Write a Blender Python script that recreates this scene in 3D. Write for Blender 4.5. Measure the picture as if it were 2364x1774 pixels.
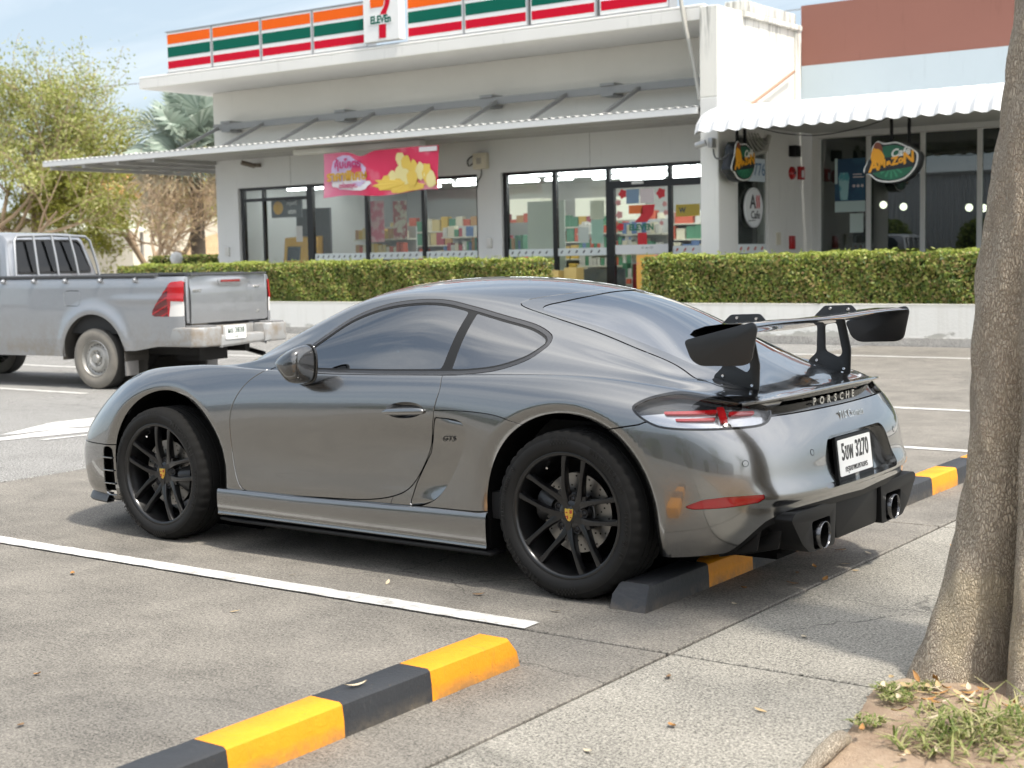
import bpy, bmesh, math, random
import numpy as np
from math import radians, sin, cos, pi
from mathutils import Vector, Matrix

for o in list(bpy.data.objects): bpy.data.objects.remove(o)
S = bpy.context.scene
COL = S.collection
rnd = random.Random(7)
nrg = np.random.default_rng(7)

# ------------------------------------------------------------------ camera
cam_d = bpy.data.cameras.new('camera'); cam_o = bpy.data.objects.new('camera', cam_d); COL.objects.link(cam_o)
PITCH, ROLL, YAW = 8.8138e-2, -1.92435e-2, 6.25585e-1
fw = Vector((-sin(YAW)*cos(PITCH), cos(YAW)*cos(PITCH), -sin(PITCH)))
rt0 = Vector((cos(YAW), sin(YAW), 0)); up0 = rt0.cross(fw)
rt = cos(ROLL)*rt0 + sin(ROLL)*up0; up = -sin(ROLL)*rt0 + cos(ROLL)*up0
CAM = Vector((4.475, -5.7165, 1.401))
cam_o.matrix_world = Matrix((( rt.x, up.x, -fw.x, CAM.x), (rt.y, up.y, -fw.y, CAM.y), (rt.z, up.z, -fw.z, CAM.z), (0, 0, 0, 1)))
cam_d.sensor_width = 36; cam_d.lens = 3355.7/2364*36
cam_d.clip_start = .05; cam_d.clip_end = 3000
cam_d.dof.use_dof = True; cam_d.dof.focus_distance = 6.6; cam_d.dof.aperture_fstop = 4.5
S.camera = cam_o

# ------------------------------------------------------------------ sky, sun, exposure
SUN_EL, SUN_AZ = radians(61), radians(-11)      # azimuth measured from +X towards +Y
W = bpy.data.worlds.new('World'); S.world = W; W.use_nodes = True
nt = W.node_tree; N = nt.nodes; LK = nt.links
bgn = N['Background']; bgn.inputs[1].default_value = .125
sky = N.new('ShaderNodeTexSky'); sky.sky_type = 'NISHITA'; sky.sun_disc = False
sky.sun_elevation = SUN_EL; sky.sun_rotation = radians(90) - SUN_AZ
sky.air_density = 1.0; sky.dust_density = .7; sky.ozone_density = 2.0; sky.altitude = 0
tc = N.new('ShaderNodeTexCoord')
sepx = N.new('ShaderNodeSeparateXYZ'); LK.new(tc.outputs['Generated'], sepx.inputs[0])
# thin cirrus: noise on a plane of constant height above the viewer
def wmath(op, a, b=None):
    n = N.new('ShaderNodeMath'); n.operation = op
    for i, v in enumerate((a, b)):
        if v is None: continue
        if isinstance(v, (int, float)): n.inputs[i].default_value = v
        else: LK.new(v, n.inputs[i])
    return n.outputs[0]
zc = wmath('ADD', wmath('MAXIMUM', sepx.outputs[2], 0.0), .12)
comb = N.new('ShaderNodeCombineXYZ')
LK.new(wmath('DIVIDE', sepx.outputs[0], zc), comb.inputs[0]); LK.new(wmath('DIVIDE', sepx.outputs[1], zc), comb.inputs[1])
mp = N.new('ShaderNodeMapping'); mp.inputs['Scale'].default_value = (.55, 1.5, 1); mp.inputs['Rotation'].default_value = (0, 0, .5)
LK.new(comb.outputs[0], mp.inputs[0])
nz = N.new('ShaderNodeTexNoise'); nz.inputs['Scale'].default_value = 1.3; nz.inputs['Detail'].default_value = 7; nz.inputs['Roughness'].default_value = .58
nz.inputs['Distortion'].default_value = .6
LK.new(mp.outputs[0], nz.inputs['Vector'])
rmp = N.new('ShaderNodeMapRange'); rmp.inputs[1].default_value = .43; rmp.inputs[2].default_value = .66; rmp.inputs[4].default_value = .80
LK.new(nz.outputs[0], rmp.inputs[0])
lowc = N.new('ShaderNodeMapRange'); lowc.interpolation_type = 'SMOOTHSTEP'; lowc.inputs[1].default_value = .10; lowc.inputs[2].default_value = .42; lowc.inputs[3].default_value = .3; LK.new(sepx.outputs[2], lowc.inputs[0])   # haze swallows low cloud
cfac = wmath('MULTIPLY', rmp.outputs[0], lowc.outputs[0])
# haze: thick towards the horizon, thin overhead
hz = N.new('ShaderNodeMapRange'); hz.inputs[1].default_value = 0; hz.inputs[2].default_value = .6; hz.inputs[3].default_value = .86; hz.inputs[4].default_value = .42
LK.new(sepx.outputs[2], hz.inputs[0])
mixh = N.new('ShaderNodeMix'); mixh.data_type = 'RGBA'
LK.new(hz.outputs[0], mixh.inputs[0]); LK.new(sky.outputs[0], mixh.inputs[6]); 
# the air is brightest round the sun
vd = N.new('ShaderNodeVectorMath'); vd.operation = 'DOT_PRODUCT'; LK.new(tc.outputs['Generated'], vd.inputs[0])
vd.inputs[1].default_value = (cos(SUN_EL)*cos(SUN_AZ), cos(SUN_EL)*sin(SUN_AZ), sin(SUN_EL))
ar = N.new('ShaderNodeMapRange'); ar.interpolation_type = 'SMOOTHSTEP'; ar.inputs[1].default_value = .16; ar.inputs[2].default_value = 1.; LK.new(vd.outputs['Value'], ar.inputs[0])
hcol = N.new('ShaderNodeMix'); hcol.data_type = 'RGBA'; LK.new(ar.outputs[0], hcol.inputs[0]); hcol.inputs[6].default_value = (3.5, 4.05, 4.45, 1); hcol.inputs[7].default_value = (17, 16.8, 16.4, 1)
LK.new(hcol.outputs[2], mixh.inputs[7])
mixs = N.new('ShaderNodeMix'); mixs.data_type = 'RGBA'
LK.new(cfac, mixs.inputs[0]); LK.new(mixh.outputs[2], mixs.inputs[6]); ccol = N.new('ShaderNodeMix'); ccol.data_type = 'RGBA'; LK.new(ar.outputs[0], ccol.inputs[0]); ccol.inputs[6].default_value = (6.6, 6.8, 7.0, 1); ccol.inputs[7].default_value = (15, 14.8, 14.5, 1); LK.new(ccol.outputs[2], mixs.inputs[7])
LK.new(mixs.outputs[2], bgn.inputs[0])
sun_d = bpy.data.lights.new('sun', 'SUN'); sun_o = bpy.data.objects.new('sun', sun_d); COL.objects.link(sun_o)
sun_d.energy = 3.4; sun_d.angle = radians(4); sun_d.color = (1, .94, .84)
sv = Vector((cos(SUN_EL)*cos(SUN_AZ), cos(SUN_EL)*sin(SUN_AZ), sin(SUN_EL)))
sun_o.rotation_euler = sv.to_track_quat('Z', 'Y').to_euler()
S.view_settings.view_transform = 'Standard'; S.view_settings.look = 'None'
S.view_settings.exposure = 0.64; S.view_settings.gamma = 1; S.view_settings.use_curve_mapping = False
S.render.engine = 'CYCLES'
S.cycles.use_denoising = True
S.cycles.adaptive_threshold = .035; S.cycles.diffuse_bounces = 2; S.cycles.max_bounces = 6; S.cycles.transparent_max_bounces = 24; S.cycles.glossy_bounces = 4; S.cycles.transmission_bounces = 6
S.cycles.sample_clamp_indirect = 6

# ------------------------------------------------------------------ helpers
def sock(b, *names):
    for n in names:
        if n in b.inputs: return b.inputs[n]
MATS = {}
def mat(name, col=(.5, .5, .5), rough=.5, metal=0., coat=0., spec=.5, trans=0., emit=None, ior=1.5, coat_rough=.03):
    if name in MATS: return MATS[name]
    m = bpy.data.materials.new(name); m.use_nodes = True
    b = m.node_tree.nodes['Principled BSDF']
    b.inputs['Base Color'].default_value = (*col, 1); b.inputs['Roughness'].default_value = rough
    b.inputs['Metallic'].default_value = metal; b.inputs['IOR'].default_value = ior
    sock(b, 'Specular IOR Level').default_value = spec
    sock(b, 'Coat Weight').default_value = coat; sock(b, 'Coat Roughness').default_value = coat_rough
    sock(b, 'Transmission Weight').default_value = trans
    if emit:
        b.inputs['Emission Color'].default_value = (*emit[0], 1); b.inputs['Emission Strength'].default_value = emit[1]
    MATS[name] = m
    return m
class NT:
    """tiny wrapper to write node materials"""
    def __init__(s, m): s.m = m; s.t = m.node_tree; s.b = s.t.nodes['Principled BSDF']
    def n(s, typ, **kw):
        x = s.t.nodes.new('ShaderNode'+typ)
        for k, v in kw.items(): setattr(x, k, v)
        return x
    def put(s, inp, v):
        if v is None: return
        if isinstance(v, bpy.types.NodeSocket): s.t.links.new(v, inp)
        elif isinstance(v, (tuple, list)) and len(v) == 3 and inp.type == 'RGBA': inp.default_value = (*v, 1)
        else: inp.default_value = v
    def coord(s, kind='Object'): return s.n('TexCoord').outputs[kind]
    def pos(s): return s.n('NewGeometry').outputs['Position']
    def map(s, v, scale=(1, 1, 1), rot=(0, 0, 0), loc=(0, 0, 0)):
        x = s.n('Mapping'); s.put(x.inputs[0], v); x.inputs['Scale'].default_value = scale; x.inputs['Rotation'].default_value = rot; x.inputs['Location'].default_value = loc
        return x.outputs[0]
    def noise(s, v, scale, detail=5, rough=.55, dist=0., col=False):
        x = s.n('TexNoise'); s.put(x.inputs['Vector'], v); x.inputs['Scale'].default_value = scale; x.inputs['Detail'].default_value = detail
        x.inputs['Roughness'].default_value = rough; x.inputs['Distortion'].default_value = dist
        return x.outputs[1 if col else 0]
    def voro(s, v, scale, feature='F1', rand=1.):
        x = s.n('TexVoronoi'); x.feature = feature; s.put(x.inputs['Vector'], v); x.inputs['Scale'].default_value = scale; x.inputs['Randomness'].default_value = rand
        return x.outputs[0]
    def rng(s, v, a, b, c=0., d=1.):
        x = s.n('MapRange'); s.put(x.inputs[0], v)
        for i, q in enumerate((a, b, c, d)): s.put(x.inputs[i+1], q)
        return x.outputs[0]
    def math(s, op, a, b=None, c=None):
        x = s.n('Math', operation=op); s.put(x.inputs[0], a); s.put(x.inputs[1], b)
        if c is not None: s.put(x.inputs[2], c)
        return x.outputs[0]
    def mix(s, f, a, b, mode='MIX'):
        x = s.n('Mix', data_type='RGBA', blend_type=mode); s.put(x.inputs[0], f); s.put(x.inputs[6], a); s.put(x.inputs[7], b)
        return x.outputs[2]
    def sep(s, v):
        x = s.n('SeparateXYZ'); s.put(x.inputs[0], v); return x.outputs
    def bump(s, h, strength=.3, dist=.01):
        x = s.n('Bump'); s.put(x.inputs['Height'], h); x.inputs['Strength'].default_value = strength; x.inputs['Distance'].default_value = dist
        s.t.links.new(x.outputs[0], s.b.inputs['Normal']); return x
    def col(s, v): s.put(s.b.inputs['Base Color'], v)
    def rough(s, v): s.put(s.b.inputs['Roughness'], v)

def tag(o, label=None, cat=None, group=None, kind=None):
    if label: o['label'] = label
    if cat: o['category'] = cat
    if group: o['group'] = group
    if kind: o['kind'] = kind
    return o
def thing(name, label, cat, loc=(0, 0, 0), rz=0., group=None):
    o = bpy.data.objects.new(name, None); COL.objects.link(o); o.empty_display_size = .1
    o.location = loc; o.rotation_euler = (0, 0, rz)
    return tag(o, label, cat, group)
def link(name, me, parent=None, loc=None, rot=None):
    o = bpy.data.objects.new(name, me); COL.objects.link(o)
    if parent is not None: o.parent = parent
    if loc is not None: o.location = loc
    if rot is not None: o.rotation_euler = rot
    return o
def mesh(verts, faces, m=None, smooth=False, normals=None, name='mesh'):
    me = bpy.data.meshes.new(name)
    me.from_pydata([tuple(map(float, v)) for v in verts], [], [tuple(map(int, f)) for f in faces])
    if m is not None:
        for q in (m if isinstance(m, (list, tuple)) else [m]): me.materials.append(q)
    if smooth: me.polygons.foreach_set('use_smooth', [True]*len(me.polygons))
    if normals is not None: me.normals_split_custom_set_from_vertices([tuple(map(float, n)) for n in normals])
    me.update()
    return me
class MB:
    """collects shapes into one mesh"""
    def __init__(s): s.v = []; s.f = []; s.mi = []; s.cur = 0
    def add(s, v, f):
        o = len(s.v); s.v += [tuple(q) for q in v]; s.f += [tuple(i+o for i in q) for q in f]; s.mi += [s.cur]*len(f); return s
    def box(s, a, b, rz=0., piv=None):
        (x0, y0, z0), (x1, y1, z1) = a, b
        v = [(x, y, z) for z in (z0, z1) for x, y in ((x0, y0), (x1, y0), (x1, y1), (x0, y1))]
        if rz:
            p = piv or ((x0+x1)/2, (y0+y1)/2); c, q = cos(rz), sin(rz)
            v = [(p[0]+(x-p[0])*c-(y-p[1])*q, p[1]+(x-p[0])*q+(y-p[1])*c, z) for x, y, z in v]
        return s.add(v, [(3, 2, 1, 0), (4, 5, 6, 7), (0, 1, 5, 4), (1, 2, 6, 5), (2, 3, 7, 6), (3, 0, 4, 7)])
    def prism(s, poly, axis, a, b):
        """poly: 2D points; axis 'x','y','z': extrude from a to b along it"""
        n = len(poly)
        def P(p, t):
            return {'x': (t, p[0], p[1]), 'y': (p[0], t, p[1]), 'z': (p[0], p[1], t)}[axis]
        v = [P(p, a) for p in poly] + [P(p, b) for p in poly]
        f = [tuple(range(n))[::-1], tuple(range(n, 2*n))] + [(i, (i+1) % n, (i+1) % n+n, i+n) for i in range(n)]
        return s.add(v, f)
    def tube(s, pts, r, k=8, cap=True, sq=1.):
        pts = [Vector(p) for p in pts]; n = len(pts); rr = r if isinstance(r, (list, tuple)) else [r]*n
        v = []; f = []; prev = None
        for i, p in enumerate(pts):
            t = (pts[min(i+1, n-1)] - pts[max(i-1, 0)])
            if t.length < 1e-9: t = Vector((0, 0, 1))
            t.normalize()
            if prev is None:
                a = t.orthogonal().normalized()
            else:
                a = prev - t*prev.dot(t)
                a = a.normalized() if a.length > 1e-6 else t.orthogonal().normalized()
            prev = a; b = t.cross(a)
            for j in range(k):
                an = 2*pi*j/k; v.append(p + (a*cos(an) + b*sin(an)*sq)*rr[i])
        for i in range(n-1):
            for j in range(k):
                f.append((i*k+j, i*k+(j+1) % k, (i+1)*k+(j+1) % k, (i+1)*k+j))
        if cap: f += [tuple(range(k))[::-1], tuple(range((n-1)*k, n*k))]
        return s.add(v, f)
    def lathe(s, prof, k=24, axis='y', c=(0, 0, 0), closed=False, a0=0., a1=2*pi):
        """prof: (radius, along) pairs; revolve about axis through c"""
        n = len(prof); full = abs(a1-a0-2*pi) < 1e-6; kk = k if full else k+1
        v = []
        for j in range(kk):
            an = a0+(a1-a0)*j/k
            for r, t in prof:
                p = {'y': (c[0]+r*cos(an), c[1]+t, c[2]+r*sin(an)), 'z': (c[0]+r*cos(an), c[1]+r*sin(an), c[2]+t), 'x': (c[0]+t, c[1]+r*cos(an), c[2]+r*sin(an))}[axis]
                v.append(p)
        f = []
        for j in range(k):
            j2 = (j+1) % kk
            for i in range(n-(0 if closed else 1)):
                i2 = (i+1) % n
                f.append((j*n+i, j2*n+i, j2*n+i2, j*n+i2))
        return s.add(v, f)
    def mesh(s, m=None, smooth=False, name='mesh', bevel=0., seg=2, ang=.6, auto=None):
        me = mesh(s.v, s.f, m, smooth, name=name)
        if any(s.mi): me.polygons.foreach_set('material_index', s.mi)
        if bevel:
            bm = bmesh.new(); bm.from_mesh(me)
            bmesh.ops.remove_doubles(bm, verts=bm.verts, dist=1e-5)
            bmesh.ops.recalc_face_normals(bm, faces=bm.faces)
            es = [e for e in bm.edges if len(e.link_faces) == 2 and e.calc_face_angle(0) > ang]
            bmesh.ops.bevel(bm, geom=es, offset=bevel, segments=seg, affect='EDGES', profile=.5, clamp_overlap=True)
            bm.to_mesh(me); bm.free()
            auto = auto or .5
        if auto is not None: sharp(me, auto)
        return me
    def obj(s, name, m=None, parent=None, smooth=False, loc=None, rot=None, **kw):
        return link(name, s.mesh(m, smooth, name, **kw), parent, loc, rot)
def sharp(me, ang=.6):
    """smooth shading with edges sharper than ang kept hard"""
    bm = bmesh.new(); bm.from_mesh(me)
    bmesh.ops.recalc_face_normals(bm, faces=bm.faces)
    for f in bm.faces: f.smooth = True
    for e in bm.edges: e.smooth = not (len(e.link_faces) != 2 or e.calc_face_angle(0) > ang)
    bm.to_mesh(me); bm.free()
def copy_tree(o, parent=None):
    c = o.copy(); COL.objects.link(c); c.parent = parent
    for ch in list(o.children): copy_tree(ch, c)
    return c
def spline(pts, n=8, closed=False):
    """Catmull-Rom through points (any dimension)"""
    P = [np.array(p, float) for p in pts]; m = len(P); out = []
    for i in range(m if closed else m-1):
        if closed: a, b, c, d = P[i-1], P[i], P[(i+1) % m], P[(i+2) % m]
        else: a, b, c, d = P[max(i-1, 0)], P[i], P[i+1], P[min(i+2, m-1)]
        for k in range(n):
            t = k/n; out.append(.5*(2*b + (c-a)*t + (2*a-5*b+4*c-d)*t*t + (3*b-a-3*c+d)*t**3))
    if not closed: out.append(P[-1])
    return np.array(out)
def text_mesh(s, size=1., extrude=.0, m=None, align='CENTER', bold=0., shear=0., space=1.):
    cu = bpy.data.curves.new('text', 'FONT'); cu.body = s; cu.size = size; cu.extrude = extrude; cu.align_x = align; cu.align_y = 'CENTER'
    cu.offset = bold; cu.shear = shear; cu.space_character = space; cu.resolution_u = 3; cu.fill_mode = 'BOTH'
    o = bpy.data.objects.new('text', cu); COL.objects.link(o)
    me = bpy.data.meshes.new_from_object(o.evaluated_get(bpy.context.evaluated_depsgraph_get()))
    bpy.data.objects.remove(o); bpy.data.curves.remove(cu)
    me.materials.clear()
    if m is not None: me.materials.append(m)
    return me
RX = Matrix.Rotation(pi/2, 4, 'X')           # text plane XY -> XZ, facing -Y
def text(name, s, size, m, parent, mw, extrude=.002, **kw):
    me = text_mesh(s, size, extrude, m, **kw); me.transform(mw)
    return link(name, me, parent)
# ================================================================== sports car: base surface
NC = 22
def row(keys, lo=0, hi=21):
    ks = sorted(keys); ks = [k for k in ks]
    P = np.array([keys[k] for k in ks], float); out = np.zeros((NC, 3))
    # non-uniform cubic hermite over the column index
    t = np.array(ks, float); m = np.zeros_like(P)
    for i in range(len(ks)):
        if i == 0: m[i] = (P[1]-P[0])/(t[1]-t[0])
        elif i == len(ks)-1: m[i] = (P[-1]-P[-2])/(t[-1]-t[-2])
        else:
            h0, h1 = t[i]-t[i-1], t[i+1]-t[i]
            m[i] = ((P[i]-P[i-1])/h0*h1 + (P[i+1]-P[i])/h1*h0)/(h0+h1)
    for c in range(NC):
        i = min(max(np.searchsorted(t, c, 'right')-1, 0), len(ks)-2)
        h = t[i+1]-t[i]; s = (c-t[i])/h
        out[c] = (2*s**3-3*s**2+1)*P[i] + (s**3-2*s**2+s)*h*m[i] + (-2*s**3+3*s**2)*P[i+1] + (s**3-s**2)*h*m[i+1]
    return out
R0 = row({0:(-2.12,0,.60),1:(-2.09,0,.63),2:(-2.02,0,.66),3:(-1.85,0,.715),4:(-1.58,0,.785),5:(-1.28,0,.84),6:(-1.02,0,.88),7:(-.88,0,.898),8:(-.67,0,1.0),9:(-.44,0,1.14),10:(-.18,0,1.25),11:(.1,0,1.293),12:(.38,0,1.3),13:(.65,0,1.286),14:(.9,0,1.255),15:(1.15,0,1.197),16:(1.38,0,1.1),17:(1.58,0,.997),18:(1.72,0,.932),19:(1.82,0,.89),20:(1.89,0,.865),21:(1.92,0,.853)})
R3 = row({0:(-2.12,0,.59),1:(-2.085,.2,.61),2:(-2.01,.36,.635),3:(-1.84,.45,.695),4:(-1.57,.5,.775),5:(-1.27,.53,.83),6:(-1.0,.56,.868),7:(-.8,.62,.90),8:(-.6,.615,.992),9:(-.37,.57,1.10),10:(-.11,.53,1.203),11:(.16,.51,1.241),12:(.42,.505,1.238),13:(.68,.50,1.204),14:(.92,.50,1.142),15:(1.17,.50,1.072),16:(1.39,.495,.998),17:(1.57,.485,.935)})
R4 = row({0:(-2.12,0,.588),1:(-2.085,.24,.603),2:(-2.0,.42,.625),3:(-1.83,.53,.69),4:(-1.56,.575,.785),5:(-1.26,.6,.838),6:(-.99,.63,.87),7:(-.75,.685,.90),8:(-.55,.672,.972),9:(-.34,.63,1.062),10:(-.09,.593,1.152),11:(.18,.578,1.2),12:(.43,.573,1.193),13:(.68,.57,1.145),14:(.93,.565,1.08),15:(1.18,.558,1.008),16:(1.40,.548,.945),17:(1.585,.53,.893)})
R6 = row({0:(-2.12,0,.584),1:(-2.08,.3,.59),2:(-1.98,.53,.61),3:(-1.80,.64,.695),4:(-1.54,.665,.825),5:(-1.25,.68,.867),6:(-.98,.69,.879),7:(-.71,.735,.884),8:(-.5,.748,.887),9:(-.28,.754,.889),10:(-.05,.757,.892),11:(.2,.757,.897),12:(.45,.752,.902),13:(.7,.74,.907),14:(.95,.705,.903),15:(1.22,.662,.886),16:(1.46,.618,.862),17:(1.66,.572,.842)})
R5 = (R4+R6)/2 + np.array([0, .012, .012]); R5[:7] = (R4+R6)[:7]/2 + np.array([0, 0, .004])
R8 = row({0:(-2.12,0,.58),1:(-2.08,.34,.583),2:(-1.97,.60,.60),3:(-1.79,.71,.69),4:(-1.53,.735,.822),5:(-1.24,.74,.865),6:(-.97,.75,.882),7:(-.73,.775,.877),8:(-.5,.79,.872),9:(-.28,.80,.871),10:(-.05,.808,.871),11:(.2,.813,.873),12:(.45,.815,.879),13:(.7,.813,.888),14:(.95,.80,.9),15:(1.24,.78,.906),16:(1.5,.752,.888),17:(1.72,.71,.857),18:(1.88,.635,.827),19:(1.96,.5,.812),20:(1.99,.27,.81),21:(2.0,0,.81)})
R7 = R6*.62+R8*.38; R7[7:18, 2] -= .004
R1 = np.zeros((NC, 3)); R2 = np.zeros((NC, 3))
for c in range(NC):
    for R, fr in ((R1, .36), (R2, .70)):
        a, b = R0[c], R3[c]; x = fr
        R[c] = (a[0]+(b[0]-a[0])*x*x, b[1]*x, a[2]+(b[2]-a[2])*x**(2.2 if 8 <= c <= 17 else 2))
for c in range(18, NC):
    for R, fr in ((R1, .16), (R2, .32), (R3, .46), (R4, .56), (R5, .66), (R6, .78), (R7, .89)):
        R[c] = R0[c]*(1-fr)+R8[c]*fr
        R[c, 1] = R8[c, 1]*fr**.9
for c in (0,):
    for i, R in enumerate((R1, R2)): R[c] = R0[c]+(R3[c]-R0[c])*(i+1)/3
R9 = row({0:(-2.14,0,.54),1:(-2.10,.36,.54),2:(-1.99,.65,.545),3:(-1.82,.765,.605),4:(-1.55,.81,.745),5:(-1.24,.822,.795),6:(-.97,.825,.795),7:(-.73,.834,.79),8:(-.5,.842,.79),10:(-.05,.851,.79),12:(.45,.855,.80),14:(.95,.862,.815),15:(1.24,.864,.82),16:(1.5,.855,.805),17:(1.72,.825,.78),18:(1.905,.745,.75),19:(2.015,.56,.735),20:(2.055,.3,.732),21:(2.065,0,.732)})
R10 = row({0:(-2.15,0,.47),1:(-2.12,.37,.47),2:(-2.0,.68,.475),3:(-1.84,.81,.51),4:(-1.56,.86,.64),5:(-1.24,.875,.69),6:(-.97,.868,.68),7:(-.73,.862,.67),8:(-.5,.862,.66),10:(-.05,.864,.66),12:(.45,.868,.67),13:(.7,.876,.68),14:(.95,.888,.69),15:(1.24,.896,.70),16:(1.5,.888,.69),17:(1.73,.856,.67),18:(1.94,.775,.65),19:(2.065,.59,.637),20:(2.11,.32,.632),21:(2.12,0,.632)})
R11 = row({0:(-2.15,0,.38),1:(-2.12,.38,.38),2:(-2.0,.69,.38),3:(-1.86,.825,.40),4:(-1.57,.875,.48),5:(-1.24,.888,.52),6:(-.97,.87,.51),7:(-.73,.853,.50),8:(-.5,.845,.49),10:(-.05,.842,.48),12:(.45,.844,.49),13:(.7,.862,.50),14:(.95,.89,.53),15:(1.24,.903,.55),16:(1.5,.896,.54),17:(1.74,.865,.53),18:(1.955,.785,.525),19:(2.085,.595,.515),20:(2.125,.325,.51),21:(2.135,0,.51)})
R12 = row({0:(-2.14,0,.28),1:(-2.11,.38,.28),2:(-1.99,.69,.28),3:(-1.85,.82,.29),4:(-1.57,.868,.33),5:(-1.24,.88,.36),6:(-.97,.869,.345),7:(-.73,.854,.335),8:(-.5,.849,.33),10:(-.05,.847,.33),12:(.45,.85,.335),13:(.7,.866,.34),14:(.95,.884,.36),15:(1.24,.895,.39),16:(1.5,.888,.38),17:(1.735,.858,.38),18:(1.95,.78,.385),19:(2.085,.59,.395),20:(2.13,.325,.405),21:(2.14,0,.405)})
R13 = row({0:(-2.12,0,.21),1:(-2.09,.38,.21),2:(-1.975,.68,.21),3:(-1.84,.805,.21),4:(-1.57,.85,.21),5:(-1.24,.86,.22),6:(-.97,.862,.23),7:(-.73,.852,.24),8:(-.5,.845,.24),12:(.45,.848,.24),13:(.7,.862,.24),14:(.95,.875,.25),15:(1.24,.88,.27),16:(1.5,.872,.275),17:(1.72,.84,.28),18:(1.92,.765,.295),19:(2.05,.58,.315),20:(2.09,.32,.325),21:(2.10,0,.325)})
R14 = row({0:(-2.08,0,.16),1:(-2.05,.36,.16),2:(-1.94,.65,.16),3:(-1.81,.77,.16),4:(-1.56,.82,.16),5:(-1.24,.83,.16),7:(-.73,.845,.175),8:(-.5,.85,.172),12:(.45,.85,.168),14:(.95,.845,.165),15:(1.24,.85,.19),16:(1.49,.845,.205),17:(1.69,.815,.213),18:(1.88,.735,.235),19:(2.0,.56,.26),20:(2.04,.31,.275),21:(2.05,0,.275)})
NET = np.array([R0, R1, R2, R3, R4, R5, R6, R7, R8, R9, R10, R11, R12, R13, R14])
NR = len(NET)
def bs(n, k):
    """sampling matrix of a uniform cubic B-spline, n controls (+1 phantom each end) at k samples per span"""
    T = (n-1)*k+1; M = np.zeros((T, n+2))
    for i in range(T):
        u = i/k; j = min(int(u), n-2); s = u-j
        M[i, j:j+4] = [(1-s)**3/6, (3*s**3-6*s*s+4)/6, (-3*s**3+3*s*s+3*s+1)/6, s**3/6]
    return M
def pad(P):
    """phantom rows/cols: mirrored in y across the centre line (row 0, first and last column), linear at the sill"""
    mir = np.array([1, -1, 1.])
    top = P[1]*mir; bot = 2*P[-1]-P[-2]
    Q = np.concatenate([top[None], P, bot[None]])
    L = Q[:, 1]*mir; Rr = Q[:, -2]*mir
    return np.concatenate([L[:, None], Q, Rr[:, None]], 1)
def surf(P, kr, kc):
    return np.einsum('ia,abx,jb->ijx', bs(NR, kr), pad(P), bs(NC, kc))
CTRL = NET.copy()
for _ in range(4):
    CTRL += .75*(NET - surf(CTRL, 1, 1))
KR, KC = 9, 11
# ------------------------------------------------------------------ cutting a dense smooth surface into panels
class PM:
    """polygon mesh with smooth normals that can be split along the zero line of a scalar field"""
    def __init__(s, v, n, f): s.v = v; s.n = n; s.f = f
    def split(s, d):
        d = np.where(np.abs(d) < 1e-7, 1e-7, d)
        neg, pos = [], []; nv, nn = list(s.v), list(s.n); cache = {}
        L = np.array([len(q) for q in s.f]); flat = np.concatenate([np.asarray(q) for q in s.f]) if len(s.f) else np.zeros(0, int)
        if len(flat) == 0: return s, s
        st = np.concatenate([[0], np.cumsum(L)[:-1]])
        mn = np.minimum.reduceat(d[flat], st); mx = np.maximum.reduceat(d[flat], st)
        for q, a, b in zip(s.f, mn, mx):
            if b < 0: neg.append(q); continue
            if a > 0: pos.append(q); continue
            A, B = [], []
            for i, k in enumerate(q):
                j = q[(i+1) % len(q)]
                (A if d[k] < 0 else B).append(k)
                if (d[k] < 0) != (d[j] < 0):
                    key = (k, j) if k < j else (j, k)
                    if key not in cache:
                        t = d[key[0]]/(d[key[0]]-d[key[1]])
                        p = s.v[key[0]]*(1-t)+s.v[key[1]]*t; m = s.n[key[0]]*(1-t)+s.n[key[1]]*t
                        cache[key] = len(nv); nv.append(p); nn.append(m/np.linalg.norm(m))
                    A.append(cache[key]); B.append(cache[key])
            if len(A) > 2: neg.append(tuple(A))
            if len(B) > 2: pos.append(tuple(B))
        nv, nn = np.array(nv), np.array(nn)
        return PM(nv, nn, neg).clean(), PM(nv, nn, pos).clean()
    def clean(s):
        if not s.f: return PM(np.zeros((0, 3)), np.zeros((0, 3)), [])
        u = np.unique(np.concatenate([np.asarray(q) for q in s.f])); mp = np.full(len(s.v), -1); mp[u] = np.arange(len(u))
        return PM(s.v[u], s.n[u], [tuple(mp[list(q)]) for q in s.f])
    def offset(s, k): return PM(s.v+s.n*k, s.n, s.f)
    def rim(s, depth, direction=None):
        """adds a turned-in edge along every open border (not on the centre plane)"""
        cnt = {}
        for q in s.f:
            for i, k in enumerate(q):
                j = q[(i+1) % len(q)]; cnt[(k, j)] = cnt.get((k, j), 0)+1
        v, n, f = list(s.v), list(s.n), list(s.f)
        for (k, j) in cnt:
            if (j, k) in cnt: continue
            if abs(s.v[k][1]) < 1e-4 and abs(s.v[j][1]) < 1e-4: continue
            e = s.v[j]-s.v[k]; m = np.cross(e, s.n[k]); L = np.linalg.norm(m)
            if L < 1e-9: continue
            m /= L; o = len(v)
            dk = -s.n[k]*depth if direction is None else np.array(direction)*depth
            dj = -s.n[j]*depth if direction is None else np.array(direction)*depth
            v += [s.v[k], s.v[j], s.v[j]+dj, s.v[k]+dk]; n += [m*.8+s.n[k]*.6]*2+[m]*2; f.append((o+1, o, o+3, o+2))
        return PM(np.array(v), np.array(n), f)
    def mirrored(s):
        k = np.array([1, -1, 1.]); return PM(s.v*k, s.n*k, [q[::-1] for q in s.f])
    def join(s, o):
        return PM(np.concatenate([s.v, o.v]), np.concatenate([s.n, o.n]), s.f+[tuple(np.array(q)+len(s.v)) for q in o.f])
    def obj(s, name, m, parent):
        return link(name, mesh(s.v, s.f, m, True, s.n/np.linalg.norm(s.n, axis=1)[:, None], name), parent)
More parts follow.
